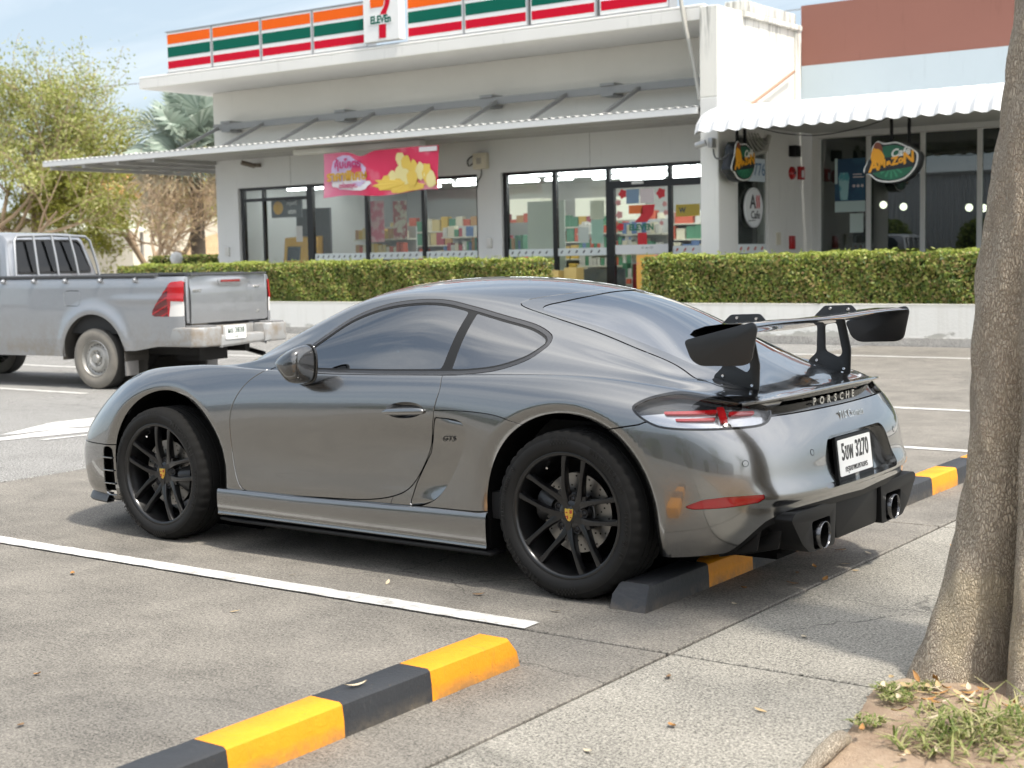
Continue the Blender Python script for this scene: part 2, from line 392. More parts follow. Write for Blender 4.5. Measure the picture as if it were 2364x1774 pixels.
def sdf(P, poly):
    """signed distance of points to a closed polygon, negative inside"""
    poly = np.asarray(poly, float); a = poly; b = np.roll(poly, -1, 0); best = np.full(len(P), 1e9); ins = np.zeros(len(P), bool)
    for p, q in zip(a, b):
        e = q-p; w = P-p; t = np.clip((w@e)/max(e@e, 1e-12), 0, 1); r = w-t[:, None]*e
        best = np.minimum(best, (r*r).sum(1))
        c = ((p[1] > P[:, 1]) != (q[1] > P[:, 1]))
        with np.errstate(divide='ignore', invalid='ignore'):
            xi = (q[0]-p[0])*(P[:, 1]-p[1])/(q[1]-p[1])+p[0]
        ins ^= c & (P[:, 0] < xi)
    return np.where(ins, -1, 1)*np.sqrt(best)
def XZ(m): return m.v[:, [0, 2]]
def XY(m): return m.v[:, [0, 1]]
def YZ(m): return m.v[:, [1, 2]]
def TZ(m): return np.stack([(m.v[:, 0]-m.v[:, 1])/2**.5, m.v[:, 2]], 1)
def rounded(poly, r, n=5):
    """round the corners of a polygon"""
    out = []; P = [np.array(p, float) for p in poly]; m = len(P)
    for i in range(m):
        a, b, c = P[i-1], P[i], P[(i+1) % m]; u = a-b; w = c-b; lu, lw = np.linalg.norm(u), np.linalg.norm(w)
        k = min(r, lu*.48, lw*.48); s, e = b+u/lu*k, b+w/lw*k
        for t in np.linspace(0, 1, n): out.append((1-t)**2*s+2*t*(1-t)*b+t*t*e)
    return np.array(out)

# ================================================================== sports car: materials
def paint(name, col, metal=.75, rough=.34, flake=.012):
    m = mat(name, col, rough, metal, 1., coat_rough=.012); t = NT(m); sock(t.b, 'Coat IOR').default_value = 1.75
    k = t.voro(t.coord(), 900); t.col(t.mix(t.rng(k, 0, .9, 0, .35), tuple(c*.92 for c in col), tuple(min(1, c*1.35) for c in col)))
    return m
PAINT = paint('car_paint_grey', (.235, .235, .232), 1., .23)
BLKGLOSS = mat('gloss_black', (.006, .006, .006), .12, 0, .5)
BLKPL = mat('black_plastic', (.005, .005, .0053), .5, spec=.22)
BLKMAT = mat('matte_black', (.004, .004, .004), .9, spec=.1)
RUBBER = mat('rubber_seal', (.006, .006, .006), .6)
ALLOYBLK = mat('satin_black_alloy', (.006, .006, .0065), .28, .2, .4, coat_rough=.15)
STEEL = mat('brake_steel', (.27, .26, .245), .34, 1.)
CHROME = mat('chrome', (.75, .75, .75), .08, 1.)
def glass_mat(name, tint, refl_ior=1.75, rough=0.):
    """thin pane: tinted see-through plus a mirror share that rises towards grazing angles, same from both sides"""
    m = bpy.data.materials.new(name); m.use_nodes = True; t = m.node_tree; t.nodes.clear()
    o = t.nodes.new('ShaderNodeOutputMaterial'); mx = t.nodes.new('ShaderNodeMixShader'); tr = t.nodes.new('ShaderNodeBsdfTransparent'); gl = t.nodes.new('ShaderNodeBsdfGlossy')
    g = t.nodes.new('ShaderNodeNewGeometry'); dt = t.nodes.new('ShaderNodeVectorMath'); dt.operation = 'DOT_PRODUCT'; t.links.new(g.outputs['Incoming'], dt.inputs[0]); t.links.new(g.outputs['Normal'], dt.inputs[1])
    def M(op, a, b=None):
        n = t.nodes.new('ShaderNodeMath'); n.operation = op
        for i, v in enumerate((a, b)):
            if v is None: continue
            if isinstance(v, (int, float)): n.inputs[i].default_value = v
            else: t.links.new(v, n.inputs[i])
        return n.outputs[0]
    f0 = ((refl_ior-1)/(refl_ior+1))**2; k = M('POWER', M('SUBTRACT', 1., M('ABSOLUTE', dt.outputs['Value'])), 5.); fr = M('ADD', M('MULTIPLY', k, 1-f0), f0)
    tr.inputs[0].default_value = (*tint, 1); gl.inputs['Roughness'].default_value = rough; gl.inputs[0].default_value = (1, 1, 1, 1)
    t.links.new(fr, mx.inputs[0]); t.links.new(tr.outputs[0], mx.inputs[1]); t.links.new(gl.outputs[0], mx.inputs[2]); t.links.new(mx.outputs[0], o.inputs[0])
    MATS[name] = m; return m
PAINTD = paint('mirror_paint', (.06, .06, .06), .8, .2)
GLASS = glass_mat('tinted_glass', (.06, .075, .085), 3.0)
RGLASS = glass_mat('rear_tinted_glass', (.06, .07, .075), 4.6)
LENS = glass_mat('clear_lens', (.93, .93, .93), 1.5)
REDLENS = mat('red_lens', (.36, .006, .01), .06, 0, 1, emit=((.5, .0, .01), .03))
REDDARK = mat('red_reflector', (.33, .005, .008), .1, 0, 1)
LAMPIN = mat('lamp_reflector', (.55, .56, .58), .16, .9)
LAMPDK = mat('lamp_smoked', (.05, .052, .055), .15, .6, 1)

# ================================================================== sports car
CAR = thing('sports_car', 'grey two-door sports coupe with black wheels and a big black rear wing', 'car')
V3 = surf(CTRL, KR, KC); nr_, nc_, _ = V3.shape
sst = lambda a, b, q: (lambda u: u*u*(3-2*u))(np.clip((q-a)/(b-a), 0, 1))
X_, Y_, Z_ = V3[..., 0], V3[..., 1], V3[..., 2]
V3[..., 1] -= np.where(Y_ > .6, .015*np.exp(-((Z_-.595)/.085)**2)*sst(-.25, .50, X_)*(1-sst(.56, .80, X_)), 0)      # hollow of the door that leads to the scoop
for ax0, az0, ar0 in ((-1.2, .36, .40), (1.225, .355, .408)):      # rolled edge of the wheel openings
    dd_ = np.where(Z_ > az0, np.hypot(X_-ax0, Z_-az0), np.abs(X_-ax0))-ar0; V3[..., 1] -= np.where(Y_ > .55, .026*np.clip((.05-dd_)/.05, 0, 1.6)**1.6, 0)
t_ = (X_-Y_)/2**.5; led = .020*sst(.425, .452, Z_)*np.exp(-(np.maximum(Z_-.455, 0)/.05)**2)*sst(.84, 1.0, t_)*(X_ > 1.7); V3[..., 0] += led*.9; V3[..., 1] += led*.25*(Y_ > .3)   # bumper ledge
du = np.gradient(V3, axis=1); dv = np.gradient(V3, axis=0)
NN = np.cross(dv, du)
base = PM(V3.reshape(-1, 3), NN.reshape(-1, 3), [(i*nc_+j+1, i*nc_+j, (i+1)*nc_+j, (i+1)*nc_+j+1) for i in range(nr_-1) for j in range(nc_-1)])
def unit(a):
    l = np.linalg.norm(a, axis=1); a = np.where((l < 1e-12)[:, None] | ~np.isfinite(a), np.array([0, 0, 1.]), a); return a/np.linalg.norm(a, axis=1)[:, None]
base.n = unit(base.n)
if ((base.v-np.array([0, 0, .55]))*base.n).sum(1).mean() < 0: base.n *= -1
base.n[np.abs(base.v[:, 1]) < 1e-6, 1] = 0; base.n = unit(base.n)
qa = np.array(base.f); fn_ = np.cross(base.v[qa[:, 2]]-base.v[qa[:, 0]], base.v[qa[:, 3]]-base.v[qa[:, 1]])
if (fn_*base.n[qa[:, 0]]).sum(1).mean() < 0: base.f = [q[::-1] for q in base.f]
def both(pm, name, m, split=False, rim=0.):
    """a panel on the left half and its mirror image: one joined part, or one part each side"""
    if rim: pm = pm.rim(rim)
    if split: return [pm.mirrored().obj(name, m, CAR), pm.obj(name, m, CAR)]
    return [pm.join(pm.mirrored()).obj(name, m, CAR)]
def curve1(pts):
    P = np.array(pts, float)
    def fn(t):
        S_ = spline(P, 10); return np.interp(t, S_[:, 0], S_[:, 1])
    return fn
body = base
# --- wheel openings
ARCH = ((-1.2, .36, .40), (1.225, .355, .408))
arch_cut = []
for x, z, r in ARCH:
    P = XZ(body); d = np.hypot(P[:, 0]-x, P[:, 1]-z)-r; d = np.where(body.v[:, 1] < .45, 1, d)
    d = np.where(P[:, 1] < z, np.minimum(d, np.abs(P[:, 0]-x)-r), d)
    hole, body = body.split(d)
# --- sill under the door is its own sweep
P = XZ(body); d = np.maximum.reduce([P[:, 1]-.297-.03*np.clip((P[:, 0]+.3)/1.2, 0, 1), P[:, 0]-.86, -.82-P[:, 0]]); d = np.where(body.v[:, 1] < .5, 1, d)
_, body = body.split(d)
# --- lamps, reflectors, vents
TLP = spline([(.483,.794),(.53,.83),(.617,.853),(.70,.857),(.83,.832),(.94,.812),(1.012,.79),(1.013,.757),(.965,.729),(.845,.722),(.62,.72),(.535,.74)], 6, True)
tail, body = body.split(np.where(body.v[:, 0] < 1.3, 1, sdf(TZ(body), TLP)))
def refine(pm, fn, levels):
    """adds cut lines so that thin shapes can be taken out cleanly"""
    for l in levels:
        a_, b_ = pm.split(fn(pm)-l); pm = a_.join(b_) if a_.f and b_.f else (a_ if a_.f else b_)
    return pm
tail = refine(tail, lambda m: m.v[:, 2], np.arange(.725, .86, .004)); tail = refine(tail, lambda m: TZ(m)[:, 0], np.arange(.49, 1.01, .008))
FOG = rounded([(.625,.413),(.668,.438),(.71,.457),(.79,.469),(.955,.476),(.925,.444),(.80,.427),(.705,.418)], .012)
fog, body = body.split(np.where(body.v[:, 0] < 1.3, 1, sdf(TZ(body), FOG)))
HEAD = spline([(-1.93,.50),(-1.80,.64),(-1.62,.735),(-1.49,.755),(-1.47,.70),(-1.58,.58),(-1.76,.46),(-1.88,.43)], 6, True)
head, body = body.split(np.where((body.v[:, 0] > -1.2) | (body.v[:, 2] < .55), 1, sdf(XY(body), HEAD)))
VENT = rounded([(-1.675,.45),(-1.606,.455),(-1.618,.19),(-1.70,.19)], .01)
vent, body = body.split(np.where(body.v[:, 1] < .5, 1, sdf(XZ(body), VENT)))
# --- number plate pocket
PLP = rounded([(-.29,.655),(.29,.655),(.40,.455),(-.40,.455)], .05)
pocket, body = body.split(np.where(body.v[:, 0] < 1.9, 1, sdf(YZ(body), PLP)))
# --- diffuser
zd = curve1([(.45,.2),(.584,.209),(.702,.221),(.80,.233),(.835,.25),(.870,.289),(.916,.337),(.969,.374),(1.103,.406),(1.344,.409),(1.53,.40)])
dif, body = body.split(np.where(body.v[:, 0] < 1.5, 1, body.v[:, 2]-zd(TZ(body)[:, 0])))
# --- black strip between the lamps
strip, body = body.split(np.where((body.v[:, 0] < 1.8) | (body.v[:, 2] > .9), 1, np.maximum(np.abs(body.v[:, 2]-.782)-.021, body.v[:, 1]-.6)))
# --- glass
SG = spline([(-.395,.897),(-.33,.955),(-.246,1.02),(-.114,1.106),(.06,1.163),(.245,1.186),(.40,1.184),(.545,1.158)], 6)
SG = np.concatenate([SG, [(.533,1.09),(.505,.912),(.2,.903),(-.1,.897)]])
QG = np.concatenate([spline([(.588,1.149),(.733,1.115),(.869,1.083),(.945,1.052),(.968,1.032),(.955,1.012),(.902,.974),(.79,.936),(.66,.918),(.56,.913)], 5), [(.572,1.03)]])
ALLG = np.concatenate([SG[:43], QG[:46], [(.2,.903),(-.1,.897)]])
def yside(m, d, lim=.45): return np.where((m.v[:, 1] < lim), 1, d)
def g3(m): return yside(m, np.minimum.reduce([sdf(XZ(m), SG), sdf(XZ(m), QG), sdf(XZ(m), ALLG)]))
blk, body = body.split(g3(body)-.0245)
gap_d, blk = blk.split(g3(blk)-.0215)
trimr, seal0 = blk, gap_d
seal, trim = seal0.split(g3(seal0)-.008)
sideg, seal = seal.split(yside(seal, sdf(XZ(seal), SG)))
quarg, seal = seal.split(yside(seal, sdf(XZ(seal), QG)))
WS = np.concatenate([spline([(-.875,-.3),(-.885,0),(-.875,.3),(-.82,.5),(-.735,.60)], 5), spline([(-.60,.60),(-.30,.545),(-.10,.475),(-.13,.3),(-.15,0),(-.13,-.3)], 5)])
wind, body = body.split(np.where((body.v[:, 2] < .88) | (body.v[:, 0] > .2), 1, sdf(XY(body), WS)))
RG = np.concatenate([spline([(1.005,-.2),(1.012,0),(.985,.2),(.92,.35),(.865,.44),(.865,.478),(.92,.486),(1.2,.47),(1.45,.455),(1.60,.44)], 5), [(1.645,.3),(1.66,0),(1.66,-.2)]])
rearg, body = body.split(np.where(body.v[:, 0] < .6, 1, sdf(XY(body), RG)))
# --- shut lines
G = .0028
seams = []
def shut(m, d, g=G):
    """cuts a gap of width 2g along d = 0 and returns (inside, outside)"""
    inn, rest = m.split(d(m)+g); band, out = rest.split(d(rest)-g)
    seams.append(band); return inn, out
DOOR = np.concatenate([spline([(-.50,.893),(-.55,.872),(-.624,.821),(-.681,.744),(-.715,.65),(-.72,.522),(-.701,.39),(-.668,.315),(-.60,.294),(-.4,.294),(-.114,.304),(.146,.318),(.323,.355),(.418,.418),(.503,.553),(.544,.686),(.556,.751),(.572,.833),(.56,.88),(.548,.906)], 6), [(.2,.8985),(-.1,.893)]])
door, body = shut(body, lambda m: yside(m, sdf(XZ(m), DOOR), .6))
zb = curve1([(.2,.66),(.35,.694),(.435,.721),(.497,.735),(.56,.75),(.9,.758),(1.1,.758),(1.5,.757)])
rbump, body = shut(body, lambda m: np.where((m.v[:, 0] < 1.3), 1, np.maximum(m.v[:, 2]-zb(TZ(m)[:, 0]), .3-TZ(m)[:, 0])))
HATCH = np.concatenate([spline([(.985,-.1),(.985,0),(.915,.223),(.81,.379),(.762,.46),(.775,.503),(.94,.507),(1.2,.503),(1.41,.502),(1.57,.50),(1.74,.515)], 5), [(1.9,.5),(2.02,.4),(2.02,-.1)]])
hatch, body = shut(body, lambda m: np.where(m.v[:, 0] < .6, 1, sdf(XY(m), HATCH)))
HOOD = np.concatenate([spline([(-2.02,-.1),(-2.02,0),(-1.97,.25),(-1.8,.42),(-1.5,.49),(-1.2,.55),(-.95,.60),(-.83,.585)], 5), spline([(-.86,.5),(-.915,.3),(-.925,0),(-.92,-.1)], 4)])
hood, body = shut(body, lambda m: np.where((m.v[:, 0] > -.7) | (m.v[:, 2] < .6), 1, sdf(XY(m), HOOD)))
fb = lambda m: np.where((m.v[:, 0] > -1.4), 1, np.maximum(m.v[:, 2]-.462, -2.5-m.v[:, 0]))
lowb, body = shut(body, fb)
QL = np.concatenate([spline([(.50,.743),(.566,.744),(.66,.747),(.778,.747),(.895,.738),(.986,.715),(1.06,.69)], 6), [(1.2,.4),(.85,.15),(.2,.15),(.3,.36),(.45,.55)]])
ql, body = shut(body, lambda m: yside(m, sdf(XZ(m), QL), .6), .0018)
# --- side intake scoop: deepens towards the rear
INT = np.concatenate([spline([(.556,.712),(.66,.709),(.708,.695),(.727,.66),(.712,.60),(.668,.514),(.61,.425),(.555,.365),(.50,.333),(.45,.317),(.39,.315)], 5), [(.43,.418),(.513,.553),(.552,.686)]])
scoop, ql = shut(ql, lambda m: yside(m, sdf(XZ(m), INT), .6), .003)
body = body.join(ql)
q = spline([(.38,.315),(.43,.418),(.513,.553),(.556,.712)], 8)
xd = np.interp(scoop.v[:, 2], q[:, 1], q[:, 0]); xr = np.interp(scoop.v[:, 2], [.315,.333,.365,.425,.514,.60,.66,.695,.712], [.45,.50,.555,.61,.668,.712,.727,.708,.66])
tt = np.clip((scoop.v[:, 0]-xd)/np.maximum(xr-xd, .02), 0, 1)
dep = .0+.075*tt**1.15*np.clip((scoop.v[:, 2]-.315)/.10, .25, 1)
sc = PM(scoop.v-np.stack([0*dep, dep, 0*dep], 1), scoop.n, scoop.f)
me_ = mesh(sc.v, sc.f)
nm = np.zeros(len(me_.vertices)*3); me_.vertices.foreach_get('normal', nm); sc.n = nm.reshape(-1, 3)
if sc.n[:, 1].mean() < 0: sc.n *= -1
sc.n = sc.n*.75+scoop.n*.25
# --- hollow behind the door handle
hd = lambda m: (np.hypot((m.v[:, 0]-.385)/.112, (m.v[:, 2]-.736-.06*(m.v[:, 0]-.385))/.036)-1)*.036
cup, door = door.split(hd(door)); r_ = np.clip(1+hd(cup)/.036, 0, 1); cup = PM(cup.v-np.stack([0*r_, .022*(1-r_**2)**.8*np.where(cup.v[:, 2] > .735, 1.15, .85), 0*r_], 1), cup.n, cup.f)
me_ = mesh(cup.v, cup.f); nm = np.zeros(len(me_.vertices)*3); me_.vertices.foreach_get('normal', nm); cup.n = nm.reshape(-1, 3); cup.n *= np.sign(cup.n[:, 1].mean())
# --- build the painted parts
both(body.rim(.05), 'body_shell', PAINT)
both(door, 'door', PAINT, True, .012)
both(rbump, 'rear_bumper', PAINT)
both(hatch, 'hatch', PAINT)
both(hood.rim(.012), 'hood', PAINT)
both(lowb.rim(.012), 'front_bumper', PAINT)
both(sc, 'side_scoop', PAINT, True); both(cup, 'handle_cup', PAINT, True)
sm = seams[0]
for q in seams[1:]: sm = sm.join(q)
both(sm.offset(-.009), 'shut_line', BLKMAT)
both(sideg.offset(-.004), 'side_window', GLASS, True)
both(quarg.offset(-.003), 'quarter_window', GLASS, True)
both(seal.offset(-.002).rim(.01), 'window_seal', RUBBER, True)
both(trim.rim(.008), 'window_trim', mat('window_trim_grey', (.05, .05, .052), .25, .3, .6), True)
both(trimr.offset(-.006), 'drip_rail_gap', BLKMAT, True)
both(wind.offset(-.004), 'windscreen', GLASS)
both(rearg.offset(-.003), 'rear_window', RGLASS)
both(fog.offset(-.006).rim(-.004), 'rear_reflector', REDDARK, True)
both(strip.offset(-.016), 'rear_strip', BLKGLOSS)
# ------------------------------------------------------------------ sports car: details
from mathutils.geometry import tessellate_polygon
def prism_h(b, outer, holes, axis, a, c):
    """extruded polygon with holes"""
    loops = [[Vector((p[0], p[1], 0)) for p in L] for L in [outer]+holes]
    tri = tessellate_polygon(loops); pts = [p for L in loops for p in L]; n = len(pts)
    P = lambda p, t: {'x': (t, p[0], p[1]), 'y': (p[0], t, p[1]), 'z': (p[0], p[1], t)}[axis]
    v = [P(p, a) for p in pts]+[P(p, c) for p in pts]; f = [tuple(t) for t in tri]+[tuple(i+n for i in t[::-1]) for t in tri]
    o = 0
    for L in loops:
        k = len(L); f += [(o+i, o+(i+1) % k, o+(i+1) % k+n, o+i+n) for i in range(k)]; o += k
    return b.add(v, f)
def mirY(me):
    c = me.copy(); c.transform(Matrix.Scale(-1, 4, (0, 1, 0))); c.flip_normals(); return c
def pair(me, name, parent=None):
    """near-side (mirrored) and far-side copies of a mesh modelled with y outward"""
    parent = parent or CAR
    return link(name, mirY(me), parent), link(name, me, parent)
bv = base.v; 
def yb(x, z):
    """body half-width at (x, z) on the flank"""
    m = bv[:, 1] > .4; q = bv[m]; d = (q[:, 0]-x)**2+(q[:, 2]-z)**2; k = np.argsort(d)[:4]; w = 1/(d[k]+1e-6); return float((q[k, 1]*w).sum()/w.sum())
def zt(x, y):
    """height of the upper surface at (x, y)"""
    m = (bv[:, 2] > .79); q = bv[m]; d = (q[:, 0]-x)**2+(q[:, 1]-abs(y))**2; k = np.argsort(d)[:4]; w = 1/(d[k]+1e-6); return float((q[k, 2]*w).sum()/w.sum())
def xr(y, z):
    """rear face position at (y, z)"""
    m = bv[:, 0] > 1.75; q = bv[m]; d = (q[:, 1]-abs(y))**2+(q[:, 2]-z)**2; k = np.argsort(d)[:4]; w = 1/(d[k]+1e-6); return float((q[k, 0]*w).sum()/w.sum())

# --- tail lamps
def mk_lamp(pm, m, name, parent): return pm.mirrored().obj(name, m, parent), pm.obj(name, m, parent)
inner, rim_ = tail.split(sdf(TZ(tail), TLP)+.009)
lampN = thing('tail_lamp', None, None); lampN.parent = CAR
lampF = thing('tail_lamp', None, None); lampF.parent = CAR
def lamp_part(pm, name, m):
    pm.mirrored().obj(name, m, lampN); pm.obj(name, m, lampF)
lamp_part(rim_.offset(.0005).rim(.03), 'lamp_surround', BLKGLOSS)
lamp_part(inner.offset(-.001), 'lens', LENS)
bowl = inner.offset(-.03)
def bar(t0, t1, z0, z1, sl=0., r=.008):
    return rounded([(t0, z0), (t1, z0+sl), (t1, z1+sl), (t0, z1)], r)
rest = inner.offset(-.012); T_ = TZ(rest)
for poly, m, nme in ((bar(.595,.79,.776,.786,.006), REDLENS, 'light_bar'), (bar(.63,.775,.752,.761,.004), REDLENS, 'light_bar'), (bar(.835,.945,.772,.783,-.002), REDLENS, 'light_bar'),
                     (bar(.793,.822,.745,.80,0,.004), REDDARK, 'brake_divider'), (bar(.80,.832,.722,.742,0,.004), BLKGLOSS, 'lamp_divider')):
    a_, rest = rest.split(sdf(TZ(rest), poly)); lamp_part(a_.rim(.012), nme, m)
up_, lo_ = rest.offset(-.014).split(-(TZ(rest)[:, 1]-.768-.03*np.sin((TZ(rest)[:, 0]-.48)*5)))
lamp_part(up_, 'lamp_upper_bowl', LAMPDK); lamp_part(lo_, 'lamp_lower_bowl', LAMPIN)  # smoky upper bowl, its colour also darkened for reflections in the lens
# --- head lamps
hi_, hr_ = head.split(sdf(XY(head), HEAD)+.006)
both(hi_, 'head_lamp', LENS, True); both(hr_.rim(.01), 'head_lamp_seal', RUBBER, True); both(head.offset(-.05), 'head_lamp_bowl', LAMPDK, True)
# --- front vent: dark opening with paint-coloured slats
both(vent.offset(-.05), 'vent_backing', BLKMAT, True)
b = MB()
for z in (.255, .325, .393): b.box((-1.69, yb(-1.65, z)-.035, z-.004), (-1.605, yb(-1.65, z)-.002, z+.004))
for me in pair(b.mesh(PAINT, bevel=.002), 'vent_slat'): pass
# --- front splitter lip
pl = surf(CTRL, KR, KC)[int(13.3*KR), :int(3.75*KC)]
b = MB(); v = []; k = len(pl)
for i, p in enumerate(pl):
    t = pl[min(i+1, k-1)]-pl[max(i-1, 0)]; nrm = np.array([-t[1], t[0], 0]); nrm /= -np.linalg.norm(nrm)+1e-9
    nrm = nrm*(1 if (nrm[0] < 0 or nrm[1] > 0) else -1)
    for dx, z in ((-.03, .15), (.010, .148), (.014, .156), (.008, .170), (-.004, .19), (-.03, .2)): v.append((p[0]+nrm[0]*dx, max(p[1]+nrm[1]*dx, 0), z))
f = [(i*6+j, i*6+(j+1) % 6, (i+1)*6+(j+1) % 6, (i+1)*6+j) for i in range(k-1) for j in range(6)]
b.add(v, f); v2 = [(x, -y, z) for x, y, z in v]; b.add(v2, [q[::-1] for q in f]); b.obj('front_splitter', mat('splitter_grey', (.06,.06,.06), .4), CAR, auto=.7)
# --- sill and skirt blade
prof = [(-.02,.300),(-.005,.2975),(.003,.287),(.006,.262),(.0055,.232),(.003,.204),(.0005,.190),(.002,.181),(.003,.174),(-.006,.167),(-.06,.165)]
prof = [tuple(q) for q in spline(prof, 4)]
xs = np.linspace(-.815, .826, 40); v = []
for x in xs:
    e = np.clip((x-.35)/.5, 0, 1)**2
    for dy, z in prof:
        lift = .03*np.clip((x+.3)/1.2, 0, 1)*np.clip((z-.2)/.1, 0, 1) + .05*e*np.clip((z-.24)/.06, 0, 1)*0
        v.append((x, .866+dy+.006*e, z+lift-.006*np.clip((x+.8)/1.6, 0, 1)))
n = len(prof); f = [(i*n+j+1, i*n+j, (i+1)*n+j, (i+1)*n+j+1) for i in range(len(xs)-1) for j in range(n-1)]
b = MB(); b.add(v, f)
pair(b.mesh(PAINT, True), 'side_sill')
b = MB(); b.prism([(-.80,.80),(-.80,.872),(-.70,.892),(.80,.90),(.875,.905),(.875,.80)], 'z', .146, .157)
me = b.mesh(BLKPL, bevel=.003)
pair(me, 'skirt_blade')
# --- diffuser
dif_o, dif_i = dif.split(-(dif.v[:, 2]-zd(TZ(dif)[:, 0])+.028))
both(dif_o.rim(.03), 'diffuser_edge', BLKPL)
both(dif_i.offset(-.028), 'diffuser', BLKPL)
b = MB(); b.prism(rounded([(-.225,.405),(-.215,.225),(.215,.225),(.225,.405)], .025), 'x', 2.03, 2.115); b.obj('diffuser_centre', BLKPL, CAR, bevel=.004)
b = MB(); outer = rounded([(.238,.394),(.252,.213),(.49,.218),(.56,.262),(.66,.372),(.63,.394)], .018); hole = rounded([(.295,.338),(.302,.219),(.452,.222),(.475,.338)], .02)
prism_h(b, outer, [hole], 'x', 1.98, 2.125)
pair(b.mesh(BLKPL, bevel=.009, seg=3), 'exhaust_surround')
b = MB(); b.box((1.96, .29, .20), (2.0, .48, .345)); pair(b.mesh(BLKMAT), 'exhaust_recess')
b = MB(); b.lathe([(.0505,-.01),(.0515,.002),(.0535,.003),(.055,0),(.055,-.16)], 32, 'x', (2.137, .375, .272)); pair(b.mesh(mat('dark_chrome', (.16,.16,.165), .18, 1.), True), 'exhaust_tip'); b = MB(); b.lathe([(.0504,-.009),(.0504,-.12),(0,-.12)], 24, 'x', (2.137, .375, .272)); pair(b.mesh(BLKMAT), 'exhaust_bore')
for y0, y1, x in ((.60,.612,2.045), (.675,.687,1.99)):
    b = MB(); b.prism([(x-.16,.205),(x+.0,.245),(x+.025,.355),(x+.005,.365),(x-.05,.30),(x-.17,.235)], 'y', y0, y1); pair(b.mesh(BLKPL, bevel=.003), 'diffuser_fin')
b = MB(); b.box((1.66, -.60, .225), (1.93, .60, .28)); b.obj('rear_undertray', BLKMAT, CAR)
# --- rear strip letters, script, plate
FX = Matrix(((0, 0, 1, 0), (1, 0, 0, 0), (0, 1, 0, 0), (0, 0, 0, 1)))     # text plane facing +X
SILV = mat('silver_letter', (.62, .61, .58), .25, .9)
for i, ch in enumerate('PORSCHE'):
    y = (i-3)*.066
    text('letter', ch, .047, SILV, CAR, Matrix.Translation((xr(y, .782)-.008, y, .781)) @ FX @ Matrix.Diagonal((1.15, .9, 1, 1)), .003, bold=.0012)
text('model_script', '718 Cayman', .05, SILV, CAR, Matrix.Translation((xr(.02, .715)+.002, .02, .716)) @ Matrix.Rotation(.35, 4, 'Y').inverted() @ FX, .002, shear=.35, bold=.0006)
both(pocket.offset(-.05), 'plate_pocket', PAINT)
pw = PM(pocket.v, pocket.n, pocket.f).rim(.05); pw = PM(pw.v, pw.n, pw.f[len(pocket.f):]).clean(); pw.n = -pw.n; pw.f = [q[::-1] for q in pw.f]
both(pw, 'plate_pocket_wall', PAINT)
PW = thing('number_plate', None, None, (2.102, 0, .545)); PW.parent = CAR; PW.rotation_euler = (0, -.11, 0)
b = MB(); b.prism(rounded([(-.185,-.092),(.185,-.092),(.185,.092),(-.185,.092)], .012), 'x', -.012, .004); b.obj('plate_frame', BLKPL, PW, bevel=.002)
b = MB(); b.prism(rounded([(-.17,-.073),(.17,-.073),(.17,.077),(-.17,.077)], .01), 'x', -.004, .0065); b.obj('plate', mat('plate_white', (.78,.78,.76), .3), PW)
PLB = mat('plate_black', (.01,.01,.01), .35)
text('plate_number', '5ขพ 3270', .085, PLB, PW, Matrix.Translation((.0072, 0, .022)) @ FX @ Matrix.Diagonal((.83, 1.15, 1, 1)), .0006, bold=.0018)
text('plate_province', 'กรุงเทพมหานคร', .036, PLB, PW, Matrix.Translation((.0072, 0, -.047)) @ FX @ Matrix.Diagonal((1.0, 1, 1, 1)), .0006, bold=.0004)
text('plate_dealer', 'AAS', .022, SILV, PW, Matrix.Translation((.005, .0, -.083)) @ FX, .0008, bold=.0006)
for y, z in ((.757, .600), (.432, .612)):
    k = np.argmin((bv[:, 1]-y)**2+(bv[:, 2]-z)**2+10*(bv[:, 0] < 1.8)); P_, n_ = Vector(bv[k]), Vector(base.n[k]); M_ = Matrix.Translation(P_) @ n_.to_track_quat('X', 'Z').to_matrix().to_4x4()
    b = MB(); b.lathe([(0,.0006),(.0105,.0005),(.0112,-.003)], 20, 'x'); me = b.mesh(PAINT); me.transform(M_); pair(me, 'parking_sensor')
    b = MB(); b.lathe([(.0112,.0004),(.0130,.0006),(.0132,-.004)], 20, 'x'); me = b.mesh(BLKMAT); me.transform(M_); pair(me, 'sensor_ring')
# --- ducktail
ys = np.linspace(0, .655, 26); v = []
for y in ys:
    u = y/.655; xte = 2.048-.018*u**2-.115*u**5; zte = .842-.012*u**2-.016*u**6; xs0 = xte-.17+.05*u**4
    for q in range(8):
        s_ = q/7; x = xs0+(xte-xs0)*s_; z0 = zt(min(x, 1.97), y)+.003
        v.append((x, y, max(z0*(1-s_**1.6)+zte*s_**1.6, z0)))
    for dx, dz in ((.003,-.006), (-.001,-.013), (-.045,-.022), (-.085,-.04)): v.append((xte+dx, y, zte+dz))
n = 12; f = [(i*n+j, i*n+j+1, (i+1)*n+j+1, (i+1)*n+j) for i in range(len(ys)-1) for j in range(n-1)]
b = MB(); b.add(v, f); b.add([(x, -y, z) for x, y, z in v], [q[::-1] for q in f]); b.obj('ducktail_spoiler', PAINT, CAR, auto=.6)
